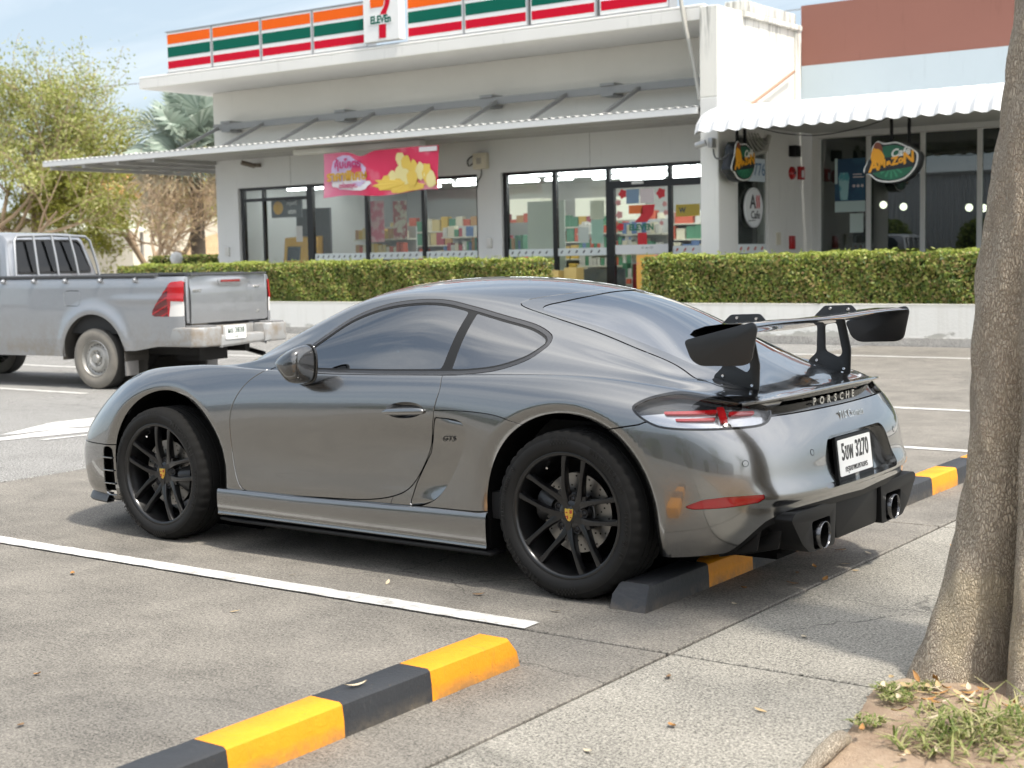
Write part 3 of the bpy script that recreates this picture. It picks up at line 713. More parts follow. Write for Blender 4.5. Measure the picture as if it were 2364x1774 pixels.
# --- rear wing
WING = thing('rear_wing', None, None); WING.parent = CAR
CARB = mat('wing_carbon', (.012,.012,.012), .22, 0, 1.); t = NT(CARB); ch = t.n('TexChecker'); ch.inputs['Scale'].default_value = 260; t.put(ch.inputs[0], t.coord()); t.col(t.mix(ch.outputs[1], (.008,.008,.008), (.022,.022,.022)))
WBLK = mat('wing_black', (.010,.010,.0105), .36, 0, .25, coat_rough=.25)
sec = [(0,0),(.02,.016),(.07,.026),(.14,.027),(.22,.019),(.285,.006),(.29,.002),(.285,-.002),(.22,-.006),(.14,-.012),(.07,-.014),(.02,-.011)]
ys = np.linspace(-.775, .775, 41); v = []
for y in ys:
    c_ = cos(pi*y/1.55); aoa = .12+.05*c_; dz = -.016*c_**2
    for x, z in sec: v.append((1.755+x*cos(aoa)-z*sin(aoa), y, 1.083+dz+x*sin(aoa)+z*cos(aoa)))
n = len(sec); f = [(i*n+(j+1) % n, i*n+j, (i+1)*n+j, (i+1)*n+(j+1) % n) for i in range(40) for j in range(n)]
b = MB(); b.add(v, f); b.obj('wing_plane', CARB, WING, auto=.9)
EP = rounded([(1.732,1.062),(2.03,1.137),(2.047,1.115),(2.02,.985),(1.985,.97),(1.805,.964),(1.765,.985)], .022)
b = MB(); b.prism(EP, 'y', .776, .786)
for o in pair(b.mesh(WBLK, bevel=.003), 'end_plate', WING): pass
b = MB(); outer = rounded([(1.69,.85),(1.693,.90),(1.732,.935),(1.735,1.05),(1.72,1.10),(1.77,1.148),(1.90,1.152),(1.93,1.118),(1.865,1.095),(1.897,.95),(1.892,.80)], .012)
hole = rounded([(1.775,.945),(1.772,1.062),(1.828,1.072),(1.857,.935),(1.84,.915)], .014)
prism_h(b, outer, [hole], 'y', .455, .463); pair(b.mesh(WBLK, bevel=.0015), 'wing_strut', WING)
b = MB(); b.prism([(1.665,.862),(1.90,.80),(1.90,.825),(1.70,.885)], 'y', .448, .47); b.prism([(1.64,.872),(1.93,.80),(1.93,.81),(1.64,.882)], 'y', .43, .51)
me = b.mesh(WBLK, bevel=.003); me.transform(Matrix.Translation((0, 0, .008))); pair(me, 'strut_foot', WING)
b = MB()
for x, z in ((1.735,.90),(1.865,.865),(1.80,1.135),(1.885,1.132)):
    b.lathe([(0,.469),(.006,.469),(.008,.463),(.008,.45),(.006,.447),(0,.447)], 10, 'y', (x, 0, z))
pair(b.mesh(CHROME, auto=.6), 'strut_bolt', WING)
# --- mirrors (folded): shell, ring, foot
MO = spline([(-.345,.925),(-.305,.965),(-.245,.996),(-.19,1.008),(-.163,.985),(-.155,.93),(-.165,.86),(-.20,.835),(-.255,.833),(-.30,.865)], 4, True)
mc = MO.mean(0); v = []; lev = [(.835,.96),(.85,1.0),(.875,1.0),(.905,.965),(.935,.87),(.957,.72),(.972,.5),(.979,.25)]
for y, s_ in lev:
    for p in MO: v.append((mc[0]+(p[0]-mc[0])*s_+(.04*(1-s_)), y, mc[1]+(p[1]-mc[1])*s_))
n = len(MO); f = [(i*n+j, i*n+(j+1) % n, (i+1)*n+(j+1) % n, (i+1)*n+j) for i in range(len(lev)-1) for j in range(n)]; f.append(tuple(range((len(lev)-1)*n, len(lev)*n)))
b = MB(); b.add(v, f); me = b.mesh(PAINTD, auto=1.2); sh = pair(me, 'mirror_shell')
b = MB(); b.add([(mc[0]+(p[0]-mc[0])*.93, .838, mc[1]+(p[1]-mc[1])*.93) for p in MO], [tuple(range(n))]); pair(b.mesh(BLKGLOSS), 'mirror_glass')
b = MB(); b.tube([(p[0]*1.0+.004, .842, p[1]) for p in MO]+[(MO[0][0]+.004, .842, MO[0][1])], .007, 6, False); pair(b.mesh(BLKGLOSS, True), 'mirror_ring')
b = MB(); b.tube([(-.335,.765,.868),(-.32,.80,.868),(-.27,.86,.862),(-.22,.885,.86)], [.03,.028,.026,.02], 10); b.prism([(-.47,.885),(-.30,.885),(-.335,.985)], 'y', .70, .742)
pair(b.mesh(BLKPL, auto=.8), 'mirror_foot')
# --- door handles in a hollow
b = MB(); hv = spline([(.262,.004),(.275,.016),(.30,.023),(.35,.026),(.42,.026),(.47,.025),(.495,.018),(.503,.004)], 4)
yh = [yb(x, .735)+.003 for x in (.26, .38, .51)]
v = []; K = 10
for x, h in hv:
    y0 = np.interp(x, (.26, .38, .51), yh)
    for j in range(K):
        a = 2*pi*j/K; v.append((x, y0+.004+cos(a)*max(h, .0015)*.5, .730+.06*(x-.385)+sin(a)*max(h, .0015)*.62))
n = len(hv); b.add(v, [(i*K+(j+1) % K, i*K+j, (i+1)*K+j, (i+1)*K+(j+1) % K) for i in range(n-1) for j in range(K)])
pair(b.mesh(PAINT, True), 'door_handle')
# --- badge on the scoop and seat of the wheels
text('scoop_badge', 'GTS', .034, mat('dark_letter', (.09,.088,.085), .3, .8), CAR, Matrix.Translation((.605, -yb(.605, .62)+.0205, .618)) @ Matrix.Rotation(.3, 4, 'Z') @ RX, .0015, shear=.2)
# --- wheel housings, floor, cabin
for x, z, r in ARCH:
    b = MB(); b.lathe([(r+.014, .40), (r+.012, .832 if x > 0 else .812)], 36, 'y', (x, 0, z), a0=-.25, a1=pi+.25)
    b.lathe([(.0, .40), (r+.02, .40)], 24, 'y', (x, 0, z)); pair(b.mesh(BLKMAT), 'wheel_housing')
b = MB(); b.box((-.80, -.83, .15), (.82, .83, .285)); b.box((-2.0, -.62, .165), (-.8, .62, .30)); b.box((.82, -.42, .16), (1.95, .42, .30)); b.box((-1.95, -.38, .30), (1.95, .38, .55)); b.obj('floor_pan', BLKMAT, CAR)  # underbody, plus black boxes added to stop light showing through the body
b = MB(); b.box((-.78, -.80, .286), (.85, .80, .40)); b.box((-.79, -.70, .40), (-.40, .70, .80)); b.box((.50, -.66, .40), (.72, .66, .87)); b.box((.72, -.60, .40), (1.75, .60, .70)); b.obj('cabin_floor', mat('cabin_dark', (.012,.012,.012), .8), CAR)
b = MB(); b.prism([(-.80,.80),(-.42,.86),(-.32,.84),(-.33,.72),(-.8,.70)], 'y', -.70, .70); b.obj('dashboard', mat('cabin_trim', (.02,.02,.02), .6), CAR, bevel=.02)
for y in (-.37, .37):
    b = MB(); b.prism([(.02,.44),(.06,.56),(.40,.52),(.62,1.02),(.55,1.06),(.46,1.04),(.27,.66),(.30,.46)], 'y', y-.2, y+.2); b.prism([(.52,1.0),(.62,1.0),(.66,1.14),(.58,1.16)], 'y', y-.11, y+.11); b.obj('seat', mat('seat_leather', (.018,.018,.018), .5), CAR, bevel=.025)
b = MB(); ring = [(-.20+.07*sin(a), -.36+.18*cos(a), .83+.165*sin(a)) for a in np.linspace(0, 2*pi, 28)]; b.tube(ring, .016, 8); b.tube([(-.21,-.36,.83),(-.42,-.36,.76)], .03, 8); b.box((-.215,-.5,.815),(-.195,-.22,.845)); b.obj('steering_wheel', mat('seat_leather'), CAR, auto=.7)
# ------------------------------------------------------------------ sports car: wheels
TYRE = mat('tyre_rubber', (.0115,.011,.0105), .6, spec=.25); TYRET = mat('tyre_tread', (.009,.0088,.0085), .85, spec=.2); TLET = mat('tyre_letter', (.004,.004,.004), .3)
GOLD = mat('crest_gold', (.75,.50,.10), .28, .9); CRED = mat('crest_red', (.35,.02,.02), .4); 
def bent_text(s, r, a0, da, size, y, m, wide=1., flip=1):
    """letters set round a circle in the x-z plane, read from outside (-y)"""
    out = None; bm = bmesh.new()
    for i, ch in enumerate(s):
        if ch == ' ': continue
        a = a0-i*da
        me = text_mesh(ch, size, .0006, m, bold=size*.02); me.transform(Matrix.Translation((r*cos(a), y, r*sin(a))) @ Matrix.Rotation(-(a-pi/2), 4, 'Y') @ RX @ Matrix.Diagonal((wide, 1, 1, 1)))
        bm.from_mesh(me); bpy.data.meshes.remove(me)
    me = bpy.data.meshes.new('lettering'); bm.to_mesh(me); bm.free(); me.materials.append(m); return me
def make_wheel(R, w, rr, spokes_rot, name='wheel'):
    """axle along y, outer face towards -y, origin at the hub centre"""
    root = thing(name, None, None); h = w/2
    # tyre: side walls by lathe, tread with shoulder cuts
    prof = [(rr-.004,h-.024),(rr+.006,h-.010),(rr+.022,h+.0),(rr+.042,h+.0015),(R-.030,h-.002),(R-.014,h-.012),(R-.005,h-.024)]
    K = 168; v = []; f = []
    full = [(r, -t) for r, t in prof]; 
    tread = [(R-.003,-h+.034),(R,-h+.05),(R,-.052),(R-.007,-.051),(R-.007,-.043),(R,-.042),(R,-.006),(R-.007,-.005),(R-.007,.005),(R,.006),(R,.042),(R-.007,.043),(R-.007,.051),(R,.052),(R,h-.05),(R-.003,h-.034)]
    allp = full+tread+prof[::-1]; n = len(allp); nt_ = len(full)
    for j in range(K):
        a = 2*pi*j/K
        for i, (r, t) in enumerate(allp):
            cut = (j % 4 == 0)
            if cut and i in (nt_-2, nt_-1, nt_, nt_+1, nt_+14, nt_+15, nt_+16, nt_+17): r -= .0055
            aa = a + (.02*(abs(t)-h+.05)/.05 if nt_ <= i < nt_+16 else 0)
            v.append((r*cos(aa), t, r*sin(aa)))
    for j in range(K):
        j2 = (j+1) % K
        for i in range(n-1): f.append((j*n+i, j*n+i+1, j2*n+i+1, j2*n+i))
    b = MB(); b.v = v; b.f = f; b.mi = [1 if nt_-3 <= (k % (n-1)) < nt_+17 else 0 for k in range(len(f))]
    ty = b.obj('tyre', [TYRE, TYRET], root, auto=.9)
    rm = (rr+R)/2+.004; yo = -h-.0066
    lt = bent_text('MICHELIN', rm, radians(62), radians(5.2), .031, yo, TLET, 1.25); tag(link('lettering', lt, ty), kind='stuff')
    lt2 = bent_text('MICHELIN', rm, radians(-118), radians(5.2), .031, yo, TLET, 1.25); tag(link('lettering', lt2, ty), kind='stuff')
    lt3 = bent_text('PILOT SPORT 4', rm-.006, radians(188), radians(3.6), .021, yo+.0003, TLET, 1.15); tag(link('lettering', lt3, ty), kind='stuff')
    lt4 = bent_text('245/45 ZR 19', rm-.006, radians(8), radians(3.2), .02, yo+.0003, TLET, 1.1); tag(link('lettering', lt4, ty), kind='stuff')
    # checkered band moulded in the side wall
    b = MB()
    for i in range(12):
        for q in range(3):
            if (i+q) % 2: continue
            for base_a in (radians(101), radians(-79)):
                a = base_a-i*.026; r = rm-.016+q*.0095+(.0008*i); 
                P = [(r*cos(a), yo-.0002, r*sin(a)), ((r+.009)*cos(a), yo-.0002, (r+.009)*sin(a)), ((r+.009)*cos(a-.022), yo-.0002, (r+.009)*sin(a-.022)), (r*cos(a-.022), yo-.0002, r*sin(a-.022))]
                b.add(P, [(0, 1, 2, 3)])
    tag(b.obj('checker_mark', TLET, ty), kind='stuff')
    # rim: barrel, outer lip, spokes, hub
    rim = link('rim', MB().lathe([(rr-.002,-h+.03),(rr+.004,-h+.012),(rr-.004,-h+.010),(rr-.012,-h+.016),(rr-.016,-h+.03),(rr-.022,-h+.05),(rr-.034,-h+.075),(rr-.040,0),(rr-.03,h-.04),(rr,h-.02)], 72, 'y').mesh(ALLOYBLK, auto=.9), root)
    f0 = -h+.022                                    # face plane of the spoke ends
    hubd = .026                                     # hub sits deeper
    for s_ in range(5):
        A = radians(spokes_rot+72*s_); b = MB()
        for sg in (-1, 1):
            st = [(.045,3.),(.075,8.5),(.105,14.),(.14,18.5),(.175,21.5),(.205,23.5),(.232,25.)]
            st = [(r*(rr-.012)/.232 if r > .2 else r, a) for r, a in st]
            wd = np.interp([q[0] for q in st], [.045,.075,.105,.14,.20,.24], [.030,.032,.026,.0205,.0195,.028])
            v = []
            for i, (r, a) in enumerate(st):
                an = A+sg*radians(a); c = np.array([r*cos(an), r*sin(an)])
                nx = st[min(i+1, len(st)-1)]; pv = st[max(i-1, 0)]
                t_ = np.array([nx[0]*cos(A+sg*radians(nx[1]))-pv[0]*cos(A+sg*radians(pv[1])), nx[0]*sin(A+sg*radians(nx[1]))-pv[0]*sin(A+sg*radians(pv[1]))]); t_ /= np.linalg.norm(t_)
                pn = np.array([-t_[1], t_[0]]); hw = wd[i]/2
                k = np.clip((r-.05)/(rr-.06), 0, 1); yy = f0+hubd*(1-k)**1.4-.004*sin(pi*k); th = .022+.014*(1-k)
                for o, dy in ((-1, th), (-1, .006), (-.78, .0005), (0, -.001), (.78, .0005), (1, .006), (1, th)): v.append((c[0]+pn[0]*hw*o*(1.12 if dy == th else 1), yy+dy, c[1]+pn[1]*hw*o*(1.12 if dy == th else 1)))
            m_ = 7; b.add(v, [(i*m_+j, i*m_+(j+1) % m_, (i+1)*m_+(j+1) % m_, (i+1)*m_+j) for i in range(len(st)-1) for j in range(m_)])
        # web that closes the root of the fork
        web = []
        for r, a in ((.03,-30.),(.075,-9.),(.098,-8.),(.112,0.),(.098,8.),(.075,9.),(.03,30.)): web.append((r*cos(A+radians(a)), r*sin(A+radians(a))))
        b.prism(web, 'y', f0+hubd*.83, f0+hubd+.03)
        b.obj('spoke', ALLOYBLK, rim, auto=.75)
    b = MB(); b.lathe([(0,f0+hubd-.006),(.028,f0+hubd-.006),(.034,f0+hubd-.002),(.050,f0+hubd-.001),(.058,f0+hubd+.004),(.06,f0+hubd+.04),(0,f0+hubd+.04)], 40, 'y'); b.obj('hub', ALLOYBLK, rim, auto=.5)
    for s_ in range(5):
        A = radians(spokes_rot+36+72*s_); c = (.0655*cos(A), 0, .0655*sin(A))
        b = MB(); b.lathe([(0,f0+hubd+.002),(.007,f0+hubd+.002),(.0105,f0+hubd+.004),(.0115,f0+hubd+.02)], 6, 'y', c); b.lathe([(.0125,f0+hubd+.004),(.019,f0+hubd+.003),(.0215,f0+hubd+.03)], 16, 'y', c); b.obj('wheel_bolt', mat('bolt_black', (.03,.03,.032), .3, .8), rim, auto=.5)
    sh = spline([(0,.026),(.010,.0235),(.019,.0255),(.0195,.008),(.014,-.012),(0,-.027),(-.014,-.012),(-.0195,.008),(-.019,.0255),(-.010,.0235)], 3, True)
    b = MB(); b.prism([tuple(p) for p in sh], 'y', f0+hubd-.0095, f0+hubd-.005); cr = b.obj('crest', GOLD, rim, bevel=.001)
    b = MB()
    for x0, x1, z0, z1 in ((-.016,-.0105,-.004,-.010),(-.009,-.004,-.003,-.017),(.004,.009,.020,.006),(.0105,.0155,.021,.007)): b.box((x0, f0+hubd-.0102, min(z0, z1)), (x1, f0+hubd-.009, max(z0, z1)))
    b.box((-.0155, f0+hubd-.0102, .007), (-.006, f0+hubd-.009, .012)); b.box((.006, f0+hubd-.0102, -.012), (.013, f0+hubd-.009, -.008)); b.obj('crest_mark', CRED, cr)
    # valve
    a = radians(118); b = MB(); b.tube([((rr-.03)*cos(a), -h+.06, (rr-.03)*sin(a)), ((rr-.047)*cos(a), -h+.03, (rr-.047)*sin(a))], .005, 8); b.obj('valve', CHROME, rim, auto=.6)
    # brake disc and caliper
    dr = min(.165, rr-.06); b = MB(); b.lathe([(.085,-.028),(dr,-.028),(dr,.0),(.085,.0)], 48, 'y', closed=True)
    ds = b.obj('brake_disc', STEEL, root, auto=.5)
    b = MB()
    for i in range(15):
        for q in range(4):
            a = 2*pi*i/15+q*.11; r = .098+q*.018; b.lathe([(0,-.0288),(.0042,-.0287)], 6, 'y', (r*cos(a), 0, r*sin(a)))
    b.obj('disc_hole', BLKMAT, ds)
    b = MB(); b.lathe([(0,-.031),(.08,-.031),(.087,-.026),(.087,0)], 32, 'y'); b.obj('disc_bell', mat('disc_bell', (.12,.12,.12), .5, .8), ds, auto=.5)
    return root
def caliper(root, side_a, rr, h):
    b = MB(); pts = []; dr = min(.165, rr-.06)
    for a in np.linspace(side_a-.5, side_a+.5, 9): pts.append((a))
    v = []
    for a in pts:
        e = 1-((a-side_a)/.5)**4
        for r, y in ((dr-.06, -.05*e-.02), (dr-.03, -.062*e-.01), (dr+.018, -.05*e-.01), (dr+.02, .03), (dr-.06, .03)): v.append((r*cos(a), y, r*sin(a)))
    b.add(v, [(i*5+j, i*5+(j+1) % 5, (i+1)*5+(j+1) % 5, (i+1)*5+j) for i in range(8) for j in range(5)]+[(0, 1, 2, 3, 4), (40, 44, 43, 42, 41)]); b.obj('brake_caliper', mat('caliper_black', (.02,.02,.02), .35), root, auto=.7)
wf = make_wheel(.336, .235, .2545, -26.); caliper(wf, radians(-8), .2435, .1)
wr = make_wheel(.347, .265, .2575, -99.); caliper(wr, radians(170), .2435, .1)
for src, x, R, yo_ in ((wf, -1.2375, .336, .885), (wr, 1.2375, .347, .897)):
    h = .1175 if x < 0 else .1325
    near = src; near.parent = CAR; near.location = (x, -(yo_-h), R)
    far = copy_tree(src, CAR); far.location = (x, yo_-h, R); far.rotation_euler = (0, 0, pi)
# ================================================================== ground
def concrete(name, base, var=.25, streak=0., speck=.5, seed=0., rough=.85, bump=.25):
    m = mat(name, base, rough); t = NT(m); p = t.map(t.pos(), loc=(seed, seed*.7, 0))
    big = t.noise(p, .55, 4, .6); mid = t.noise(p, 3.2, 6, .65, .4); fine = t.noise(p, 55, 3, .7); ag = t.voro(p, 130); grit = t.noise(p, 125, 2, .6)
    st = t.noise(t.map(p, (3.0, 26, 1)), 2.2, 5, .6)
    k = t.math('ADD', t.math('MULTIPLY', t.rng(big, .3, .7, -1, 1), var*.45), t.math('MULTIPLY', t.rng(mid, .3, .7, -1, 1), var*.55))
    k = t.math('ADD', k, t.math('MULTIPLY', t.rng(fine, .3, .7, -1, 1), .36*speck)); k = t.math('ADD', k, t.math('MULTIPLY', t.rng(grit, .35, .65, -1, 1), .5*speck))
    k = t.math('ADD', k, t.math('MULTIPLY', t.rng(st, .3, .7, -1, 1), streak)); k = t.math('ADD', k, 1.0)
    dark = t.rng(t.noise(t.map(p, loc=(9, 4, 0)), 1.1, 5, .7, .8), .56, .74, 0, 1); lite = t.rng(t.noise(t.map(p, loc=(2, 14, 0)), 1.9, 6, .72, .5), .60, .74, 0, 1)
    c = t.mix(t.math('MULTIPLY', dark, .75), base, tuple(q*.60 for q in base)); c = t.mix(t.math('MULTIPLY', lite, .65), c, tuple(min(.8, q*1.35) for q in base))
    sp = t.rng(ag, .0, .10, 1, 0); c = t.mix(t.math('MULTIPLY', sp, .45*speck), c, tuple(min(.8, q*1.7) for q in base)); 
    oil = t.math('MULTIPLY', t.rng(t.voro(t.map(p, loc=(3, 8, 0)), 2.6), .02, .07, 1, 0), t.rng(t.noise(p, 30, 4, .7), .4, .6, .2, 1)); c = t.mix(t.math('MULTIPLY', oil, .5), c, tuple(q*.3 for q in base))
    ce = t.n('TexVoronoi', feature='DISTANCE_TO_EDGE'); wv = t.n('VectorMath', operation='ADD'); t.put(wv.inputs[0], p); ws = t.n('VectorMath', operation='SCALE'); t.put(ws.inputs[0], t.noise(p, 1.5, 5, .6, 0, True)); ws.inputs['Scale'].default_value = .5; t.put(wv.inputs[1], ws.outputs[0]); t.put(ce.inputs['Vector'], wv.outputs[0]); ce.inputs['Scale'].default_value = .42
    crk = t.math('MULTIPLY', t.rng(ce.outputs[0], .0008, .0028, .75, 0), t.rng(t.noise(p, .7, 2), .48, .58, 0, 1)); c = t.mix(crk, c, tuple(q*.35 for q in base))
    lt = t.math('MULTIPLY', t.rng(t.voro(t.map(p, loc=(7, 1, 0)), 7), .015, .035, 1, 0), .7); c = t.mix(lt, c, tuple(min(.8, q*2.2) for q in base))
    x = t.n('Mix', data_type='RGBA', blend_type='MULTIPLY'); x.inputs[0].default_value = 1; t.put(x.inputs[6], c)
    cc = t.n('CombineColor'); [t.put(cc.inputs[i], k) for i in range(3)]; t.put(x.inputs[7], cc.outputs[0]); t.col(x.outputs[2])
    t.bump(t.math('ADD', t.math('ADD', fine, grit), t.math('MULTIPLY', st, streak*3)), bump, .004)
    return m
CONC = concrete('lot_concrete', (.178, .163, .140), .36, .10, .9)
CONC2 = concrete('lot_concrete_light', (.245, .230, .198), .26, .05, 1.1, 31)
ASPH = concrete('aisle_asphalt', (.222, .216, .204), .16, .0, 1.6, 57, bump=.5)
b = MB(); b.add([(-500,-500,-.05),(500,-500,-.05),(500,500,-.05),(-500,500,-.05)], [(0, 1, 2, 3)])
tag(b.obj('ground', mat('joint_dirt', (.09,.08,.065), .95)), kind='structure')
LOT = tag(bpy.data.objects.new('parking_lot', None), kind='structure'); COL.objects.link(LOT)
def slab(x0, y0, x1, y1, m, g=.009, name='slab', parent=None):
    b = MB(); b.box((x0+g, y0+g, -.045), (x1-g, y1-g, 0.)); return b.obj(name, m, parent or LOT, bevel=.004, seg=1)
YJ = [-12.4, -9.6, -6.85, -4.1, -1.352, 1.4, 4.15, 6.55, 9.4, 14.38]
for y0, y1 in zip(YJ[:-1], YJ[1:]):
    slab(-3.7, y0, 1.983, y1, CONC)
    if y0 >= -1.4: slab(1.983, y0, 6.5, y1, CONC2)
    else: slab(1.983, y0, 2.95, y1, CONC2)
slab(6.5, -1.352, 60, 14.38, CONC2); slab(-60, -12.4, -8.5, 14.38, ASPH); slab(-8.5, -12.4, -3.7, 14.38, ASPH)
b = MB(); b.box((-60, -60, -.045), (60, -12.41, -.001)); b.obj('slab', ASPH, LOT)
b = MB(); b.box((-60, 14.40, -.045), (60, 60, .12)); tag(b.obj('walkway', concrete('walkway_concrete', (.42,.40,.37), .15, 0, .6, 11)), kind='structure')
# painted lines: worn edges come from a mask in the paint
def paint_mat(name, col, wear=.5, sc=18.):
    m = mat(name, col, .6); t = NT(m); p = t.pos(); n1 = t.noise(p, sc, 6, .7); n2 = t.noise(p, sc*7, 3, .6)
    w = t.rng(t.math('ADD', n1, t.math('MULTIPLY', n2, .35)), .64, .86, 0, 1)
    t.col(t.mix(t.math('MULTIPLY', w, wear), t.mix(t.noise(p, 2.5, 4), tuple(c*.86 for c in col), col), (.30,.285,.26))); t.bump(n2, .15, .002)
    return m
WHITE = paint_mat('line_paint', (.66,.65,.62), .9, 11.)
def ragged(pts, amp=.006, step=.05, z=.004, m=None, name='line', parent=None):
    """painted patch with an irregular outline"""
    P = [np.array(p, float) for p in pts]; out = []
    for i in range(len(P)):
        a, c = P[i], P[(i+1) % len(P)]; n = max(1, int(np.linalg.norm(c-a)/step))
        for k in range(n):
            q = a+(c-a)*k/n; d = (c-a)/max(np.linalg.norm(c-a), 1e-6); nn = np.array([-d[1], d[0]]); out.append(q+nn*nrg.normal(0, amp*.55)+d*0)
    loops = [[Vector((p[0], p[1], 0)) for p in out]]; tri = tessellate_polygon(loops)
    me = mesh([(p[0], p[1], z) for p in out], [tuple(t) if ((out[t[1]][0]-out[t[0]][0])*(out[t[2]][1]-out[t[0]][1])-(out[t[1]][1]-out[t[0]][1])*(out[t[2]][0]-out[t[0]][0])) > 0 else tuple(t[::-1]) for t in tri], m or WHITE)
    return link(name, me, parent)
def bayline(x0, x1, y0, y1):
    return ragged([(x0, y0), (x1, y0), (x1, y1), (x0, y1)], .005, .06)
tag(bayline(-3.75, 1.355, -1.352, -1.245), 'long white parking line on the concrete in front of the grey coupe', 'road marking', 'painted bay lines')
tag(bayline(-3.75, 1.355, 1.35, 1.45), 'white parking line hidden behind the grey coupe', 'road marking', 'painted bay lines')
tag(bayline(-3.75, 2.6, 4.09, 4.19), 'white parking line right of the coupe, nearest the kerb blocks', 'road marking', 'painted bay lines')
tag(bayline(-3.75, 2.6, 6.53, 6.64), 'white parking line behind the number plate, middle of three', 'road marking', 'painted bay lines')
tag(bayline(-7.5, 2.6, 12.35, 12.46), 'white line running below the planter wall', 'road marking', 'painted bay lines')
tag(bayline(-14, -8.43, 4.22, 4.33), 'white bay line left of the silver pickup rear wheel', 'road marking', 'painted bay lines')
tag(bayline(-14, -8.43, 6.75, 6.86), 'white bay line seen under the silver pickup', 'road marking', 'painted bay lines')
tag(bayline(-14, -8.43, 9.3, 9.41), 'white bay line beyond the silver pickup', 'road marking', 'painted bay lines')
AR = thing('direction_arrow', 'white painted arrow on the aisle left of the coupe', 'road marking')
ragged([(-5.97,1.49),(-6.36,2.3),(-6.32,2.75),(-6.0,3.2),(-5.62,2.6),(-5.88,2.06),(-5.90,1.62)], .006, .08, m=WHITE, name='arrow_head', parent=AR)
ragged([(-5.79,1.34),(-5.86,2.03),(-5.58,2.3),(-5.45,1.98),(-5.62,1.248),(-5.7,1.0)], .006, .08, m=WHITE, name='arrow_edge', parent=AR)
ragged([(-5.40,1.45),(-5.31,1.9),(-5.26,2.2),(-5.20,2.2),(-5.32,1.45)], .005, .08, m=WHITE, name='arrow_edge', parent=AR)
# ------------------------------------------------------------------ wheel stops
def stop_mat(name, col, chip):
    m = mat(name, col, .55); t = NT(m); p = t.coord(); n1 = t.noise(p, 9, 5, .65); n2 = t.noise(p, 60, 4, .7); 
    pit = t.rng(t.voro(t.map(p, loc=(1, 2, 3)), 30), .04, .10, 1, 0); pit = t.math('MULTIPLY', pit, t.rng(t.noise(p, 6, 2), .45, .55, 0, 1)); scf = t.rng(t.noise(t.map(p, (2, 14, 3)), 3, 5, .7), .58, .74, 0, .55); drt = t.math('MULTIPLY', t.rng(t.sep(p)[2], .05, .0, 0, 1), t.rng(n1, .35, .6, 0, .7))
    c = t.mix(t.rng(n1, .35, .7, 0, .6), col, tuple(q*.78 for q in col)); c = t.mix(t.math('MULTIPLY', pit, .8), c, (.11,.075,.03)); c = t.mix(t.rng(n2, .66, .8, 0, chip), c, (.30,.27,.22))
    c = t.mix(scf, c, tuple(q*.55+.04 for q in col)); c = t.mix(drt, c, (.16,.13,.095)); t.col(c); t.bump(t.math('SUBTRACT', t.math('ADD', n2, t.math('MULTIPLY', n1, .8)), pit), .4, .006); return m
YEL = stop_mat('stop_yellow', (.85,.325,.006), .12); BLA = stop_mat('stop_black', (.028,.030,.034), .3)
def wheel_stop(y0, y1, cuts, first, label):
    T = thing('wheel_stop', label, 'wheel stop', (1.545, y0, 0), 0, 'striped concrete wheel stops')
    ed = [y0]+cuts+[y1]
    for i in range(len(ed)-1):
        a, c = ed[i]-y0, ed[i+1]-y0; b = MB(); lo, hi = (-.086, .078); top = .104; e0 = .05 if i == 0 else 0; e1 = .05 if i == len(ed)-2 else 0
        secs = [(a, e0)]+[(a+(c-a)*k/8, 0) for k in range(1, 8)]+[(c, e1)]
        v = []
        for y, e in secs:
            j = lambda s=.0012: nrg.normal(0, s*.4)
            ys_ = y+(e if y == a else -e)
            v += [(lo+j(), y, -.01), (lo+.008+j(), y+(.3*e if y == a else -.3*e), top*.55), (lo+.022+j(), ys_, top-.007+j()), (lo+.032, ys_, top+j(.0008)), (hi-.016, ys_, top+j(.0008)), (hi-.006+j(), ys_, top-.008), (hi+j(), y+(.3*e if y == a else -.3*e), top*.5), (hi+.002+j(), y, -.01)]
        n = 8; f = [(q*n+k, (q+1)*n+k, (q+1)*n+k+1, q*n+k+1) for q in range(len(secs)-1) for k in range(n-1)]
        f += [tuple(range(n)), tuple(range((len(secs)-1)*n, len(secs)*n))[::-1]]
        b.add(v, f); col = (first+i) % 2
        b.obj('yellow_band' if col else 'black_band', YEL if col else BLA, T, auto=.7)
    return T
wheel_stop(-3.6, -1.755, [-3.1, -2.642, -2.232], 0, 'yellow and black wheel stop in the empty bay in the foreground')
wheel_stop(-.915, .93, [-.386, .017, .45], 0, 'yellow and black wheel stop behind the rear wheel of the grey coupe')
wheel_stop(1.77, 3.6, [2.281, 2.705, 3.13], 0, 'yellow and black wheel stop right of the coupe bumper, beside the trunk')
# ------------------------------------------------------------------ fallen leaves
LEAFC = [mat('dry_leaf_%s' % n, c, .7) for n, c in (('tan', (.42,.30,.15)), ('pale', (.55,.46,.32)), ('brown', (.20,.12,.06)), ('rust', (.34,.17,.05)))]
def leaf_mesh(L=.05, w=.018, curl=.5, m=None):
    n = 7; v = []; f = []
    for i in range(n):
        s = i/(n-1); ww = w*sin(pi*min(1, s*1.02+.01))**.8+.0008; z = .004+L*.22*curl*(2*s-1)**2
        for o in (-1, 0, 1): v.append(((s-.5)*L, o*ww*.5, z+abs(o)*w*.35*curl))
    for i in range(n-1):
        for o in range(2): f.append((i*3+o, (i+1)*3+o, (i+1)*3+o+1, i*3+o+1))
    return mesh(v, f, m, True)
LM = [leaf_mesh(.034+.009*(i % 3), .012+.003*(i % 4), .12+.12*(i % 4), LEAFC[i % 4]) for i in range(8)]
LP = []
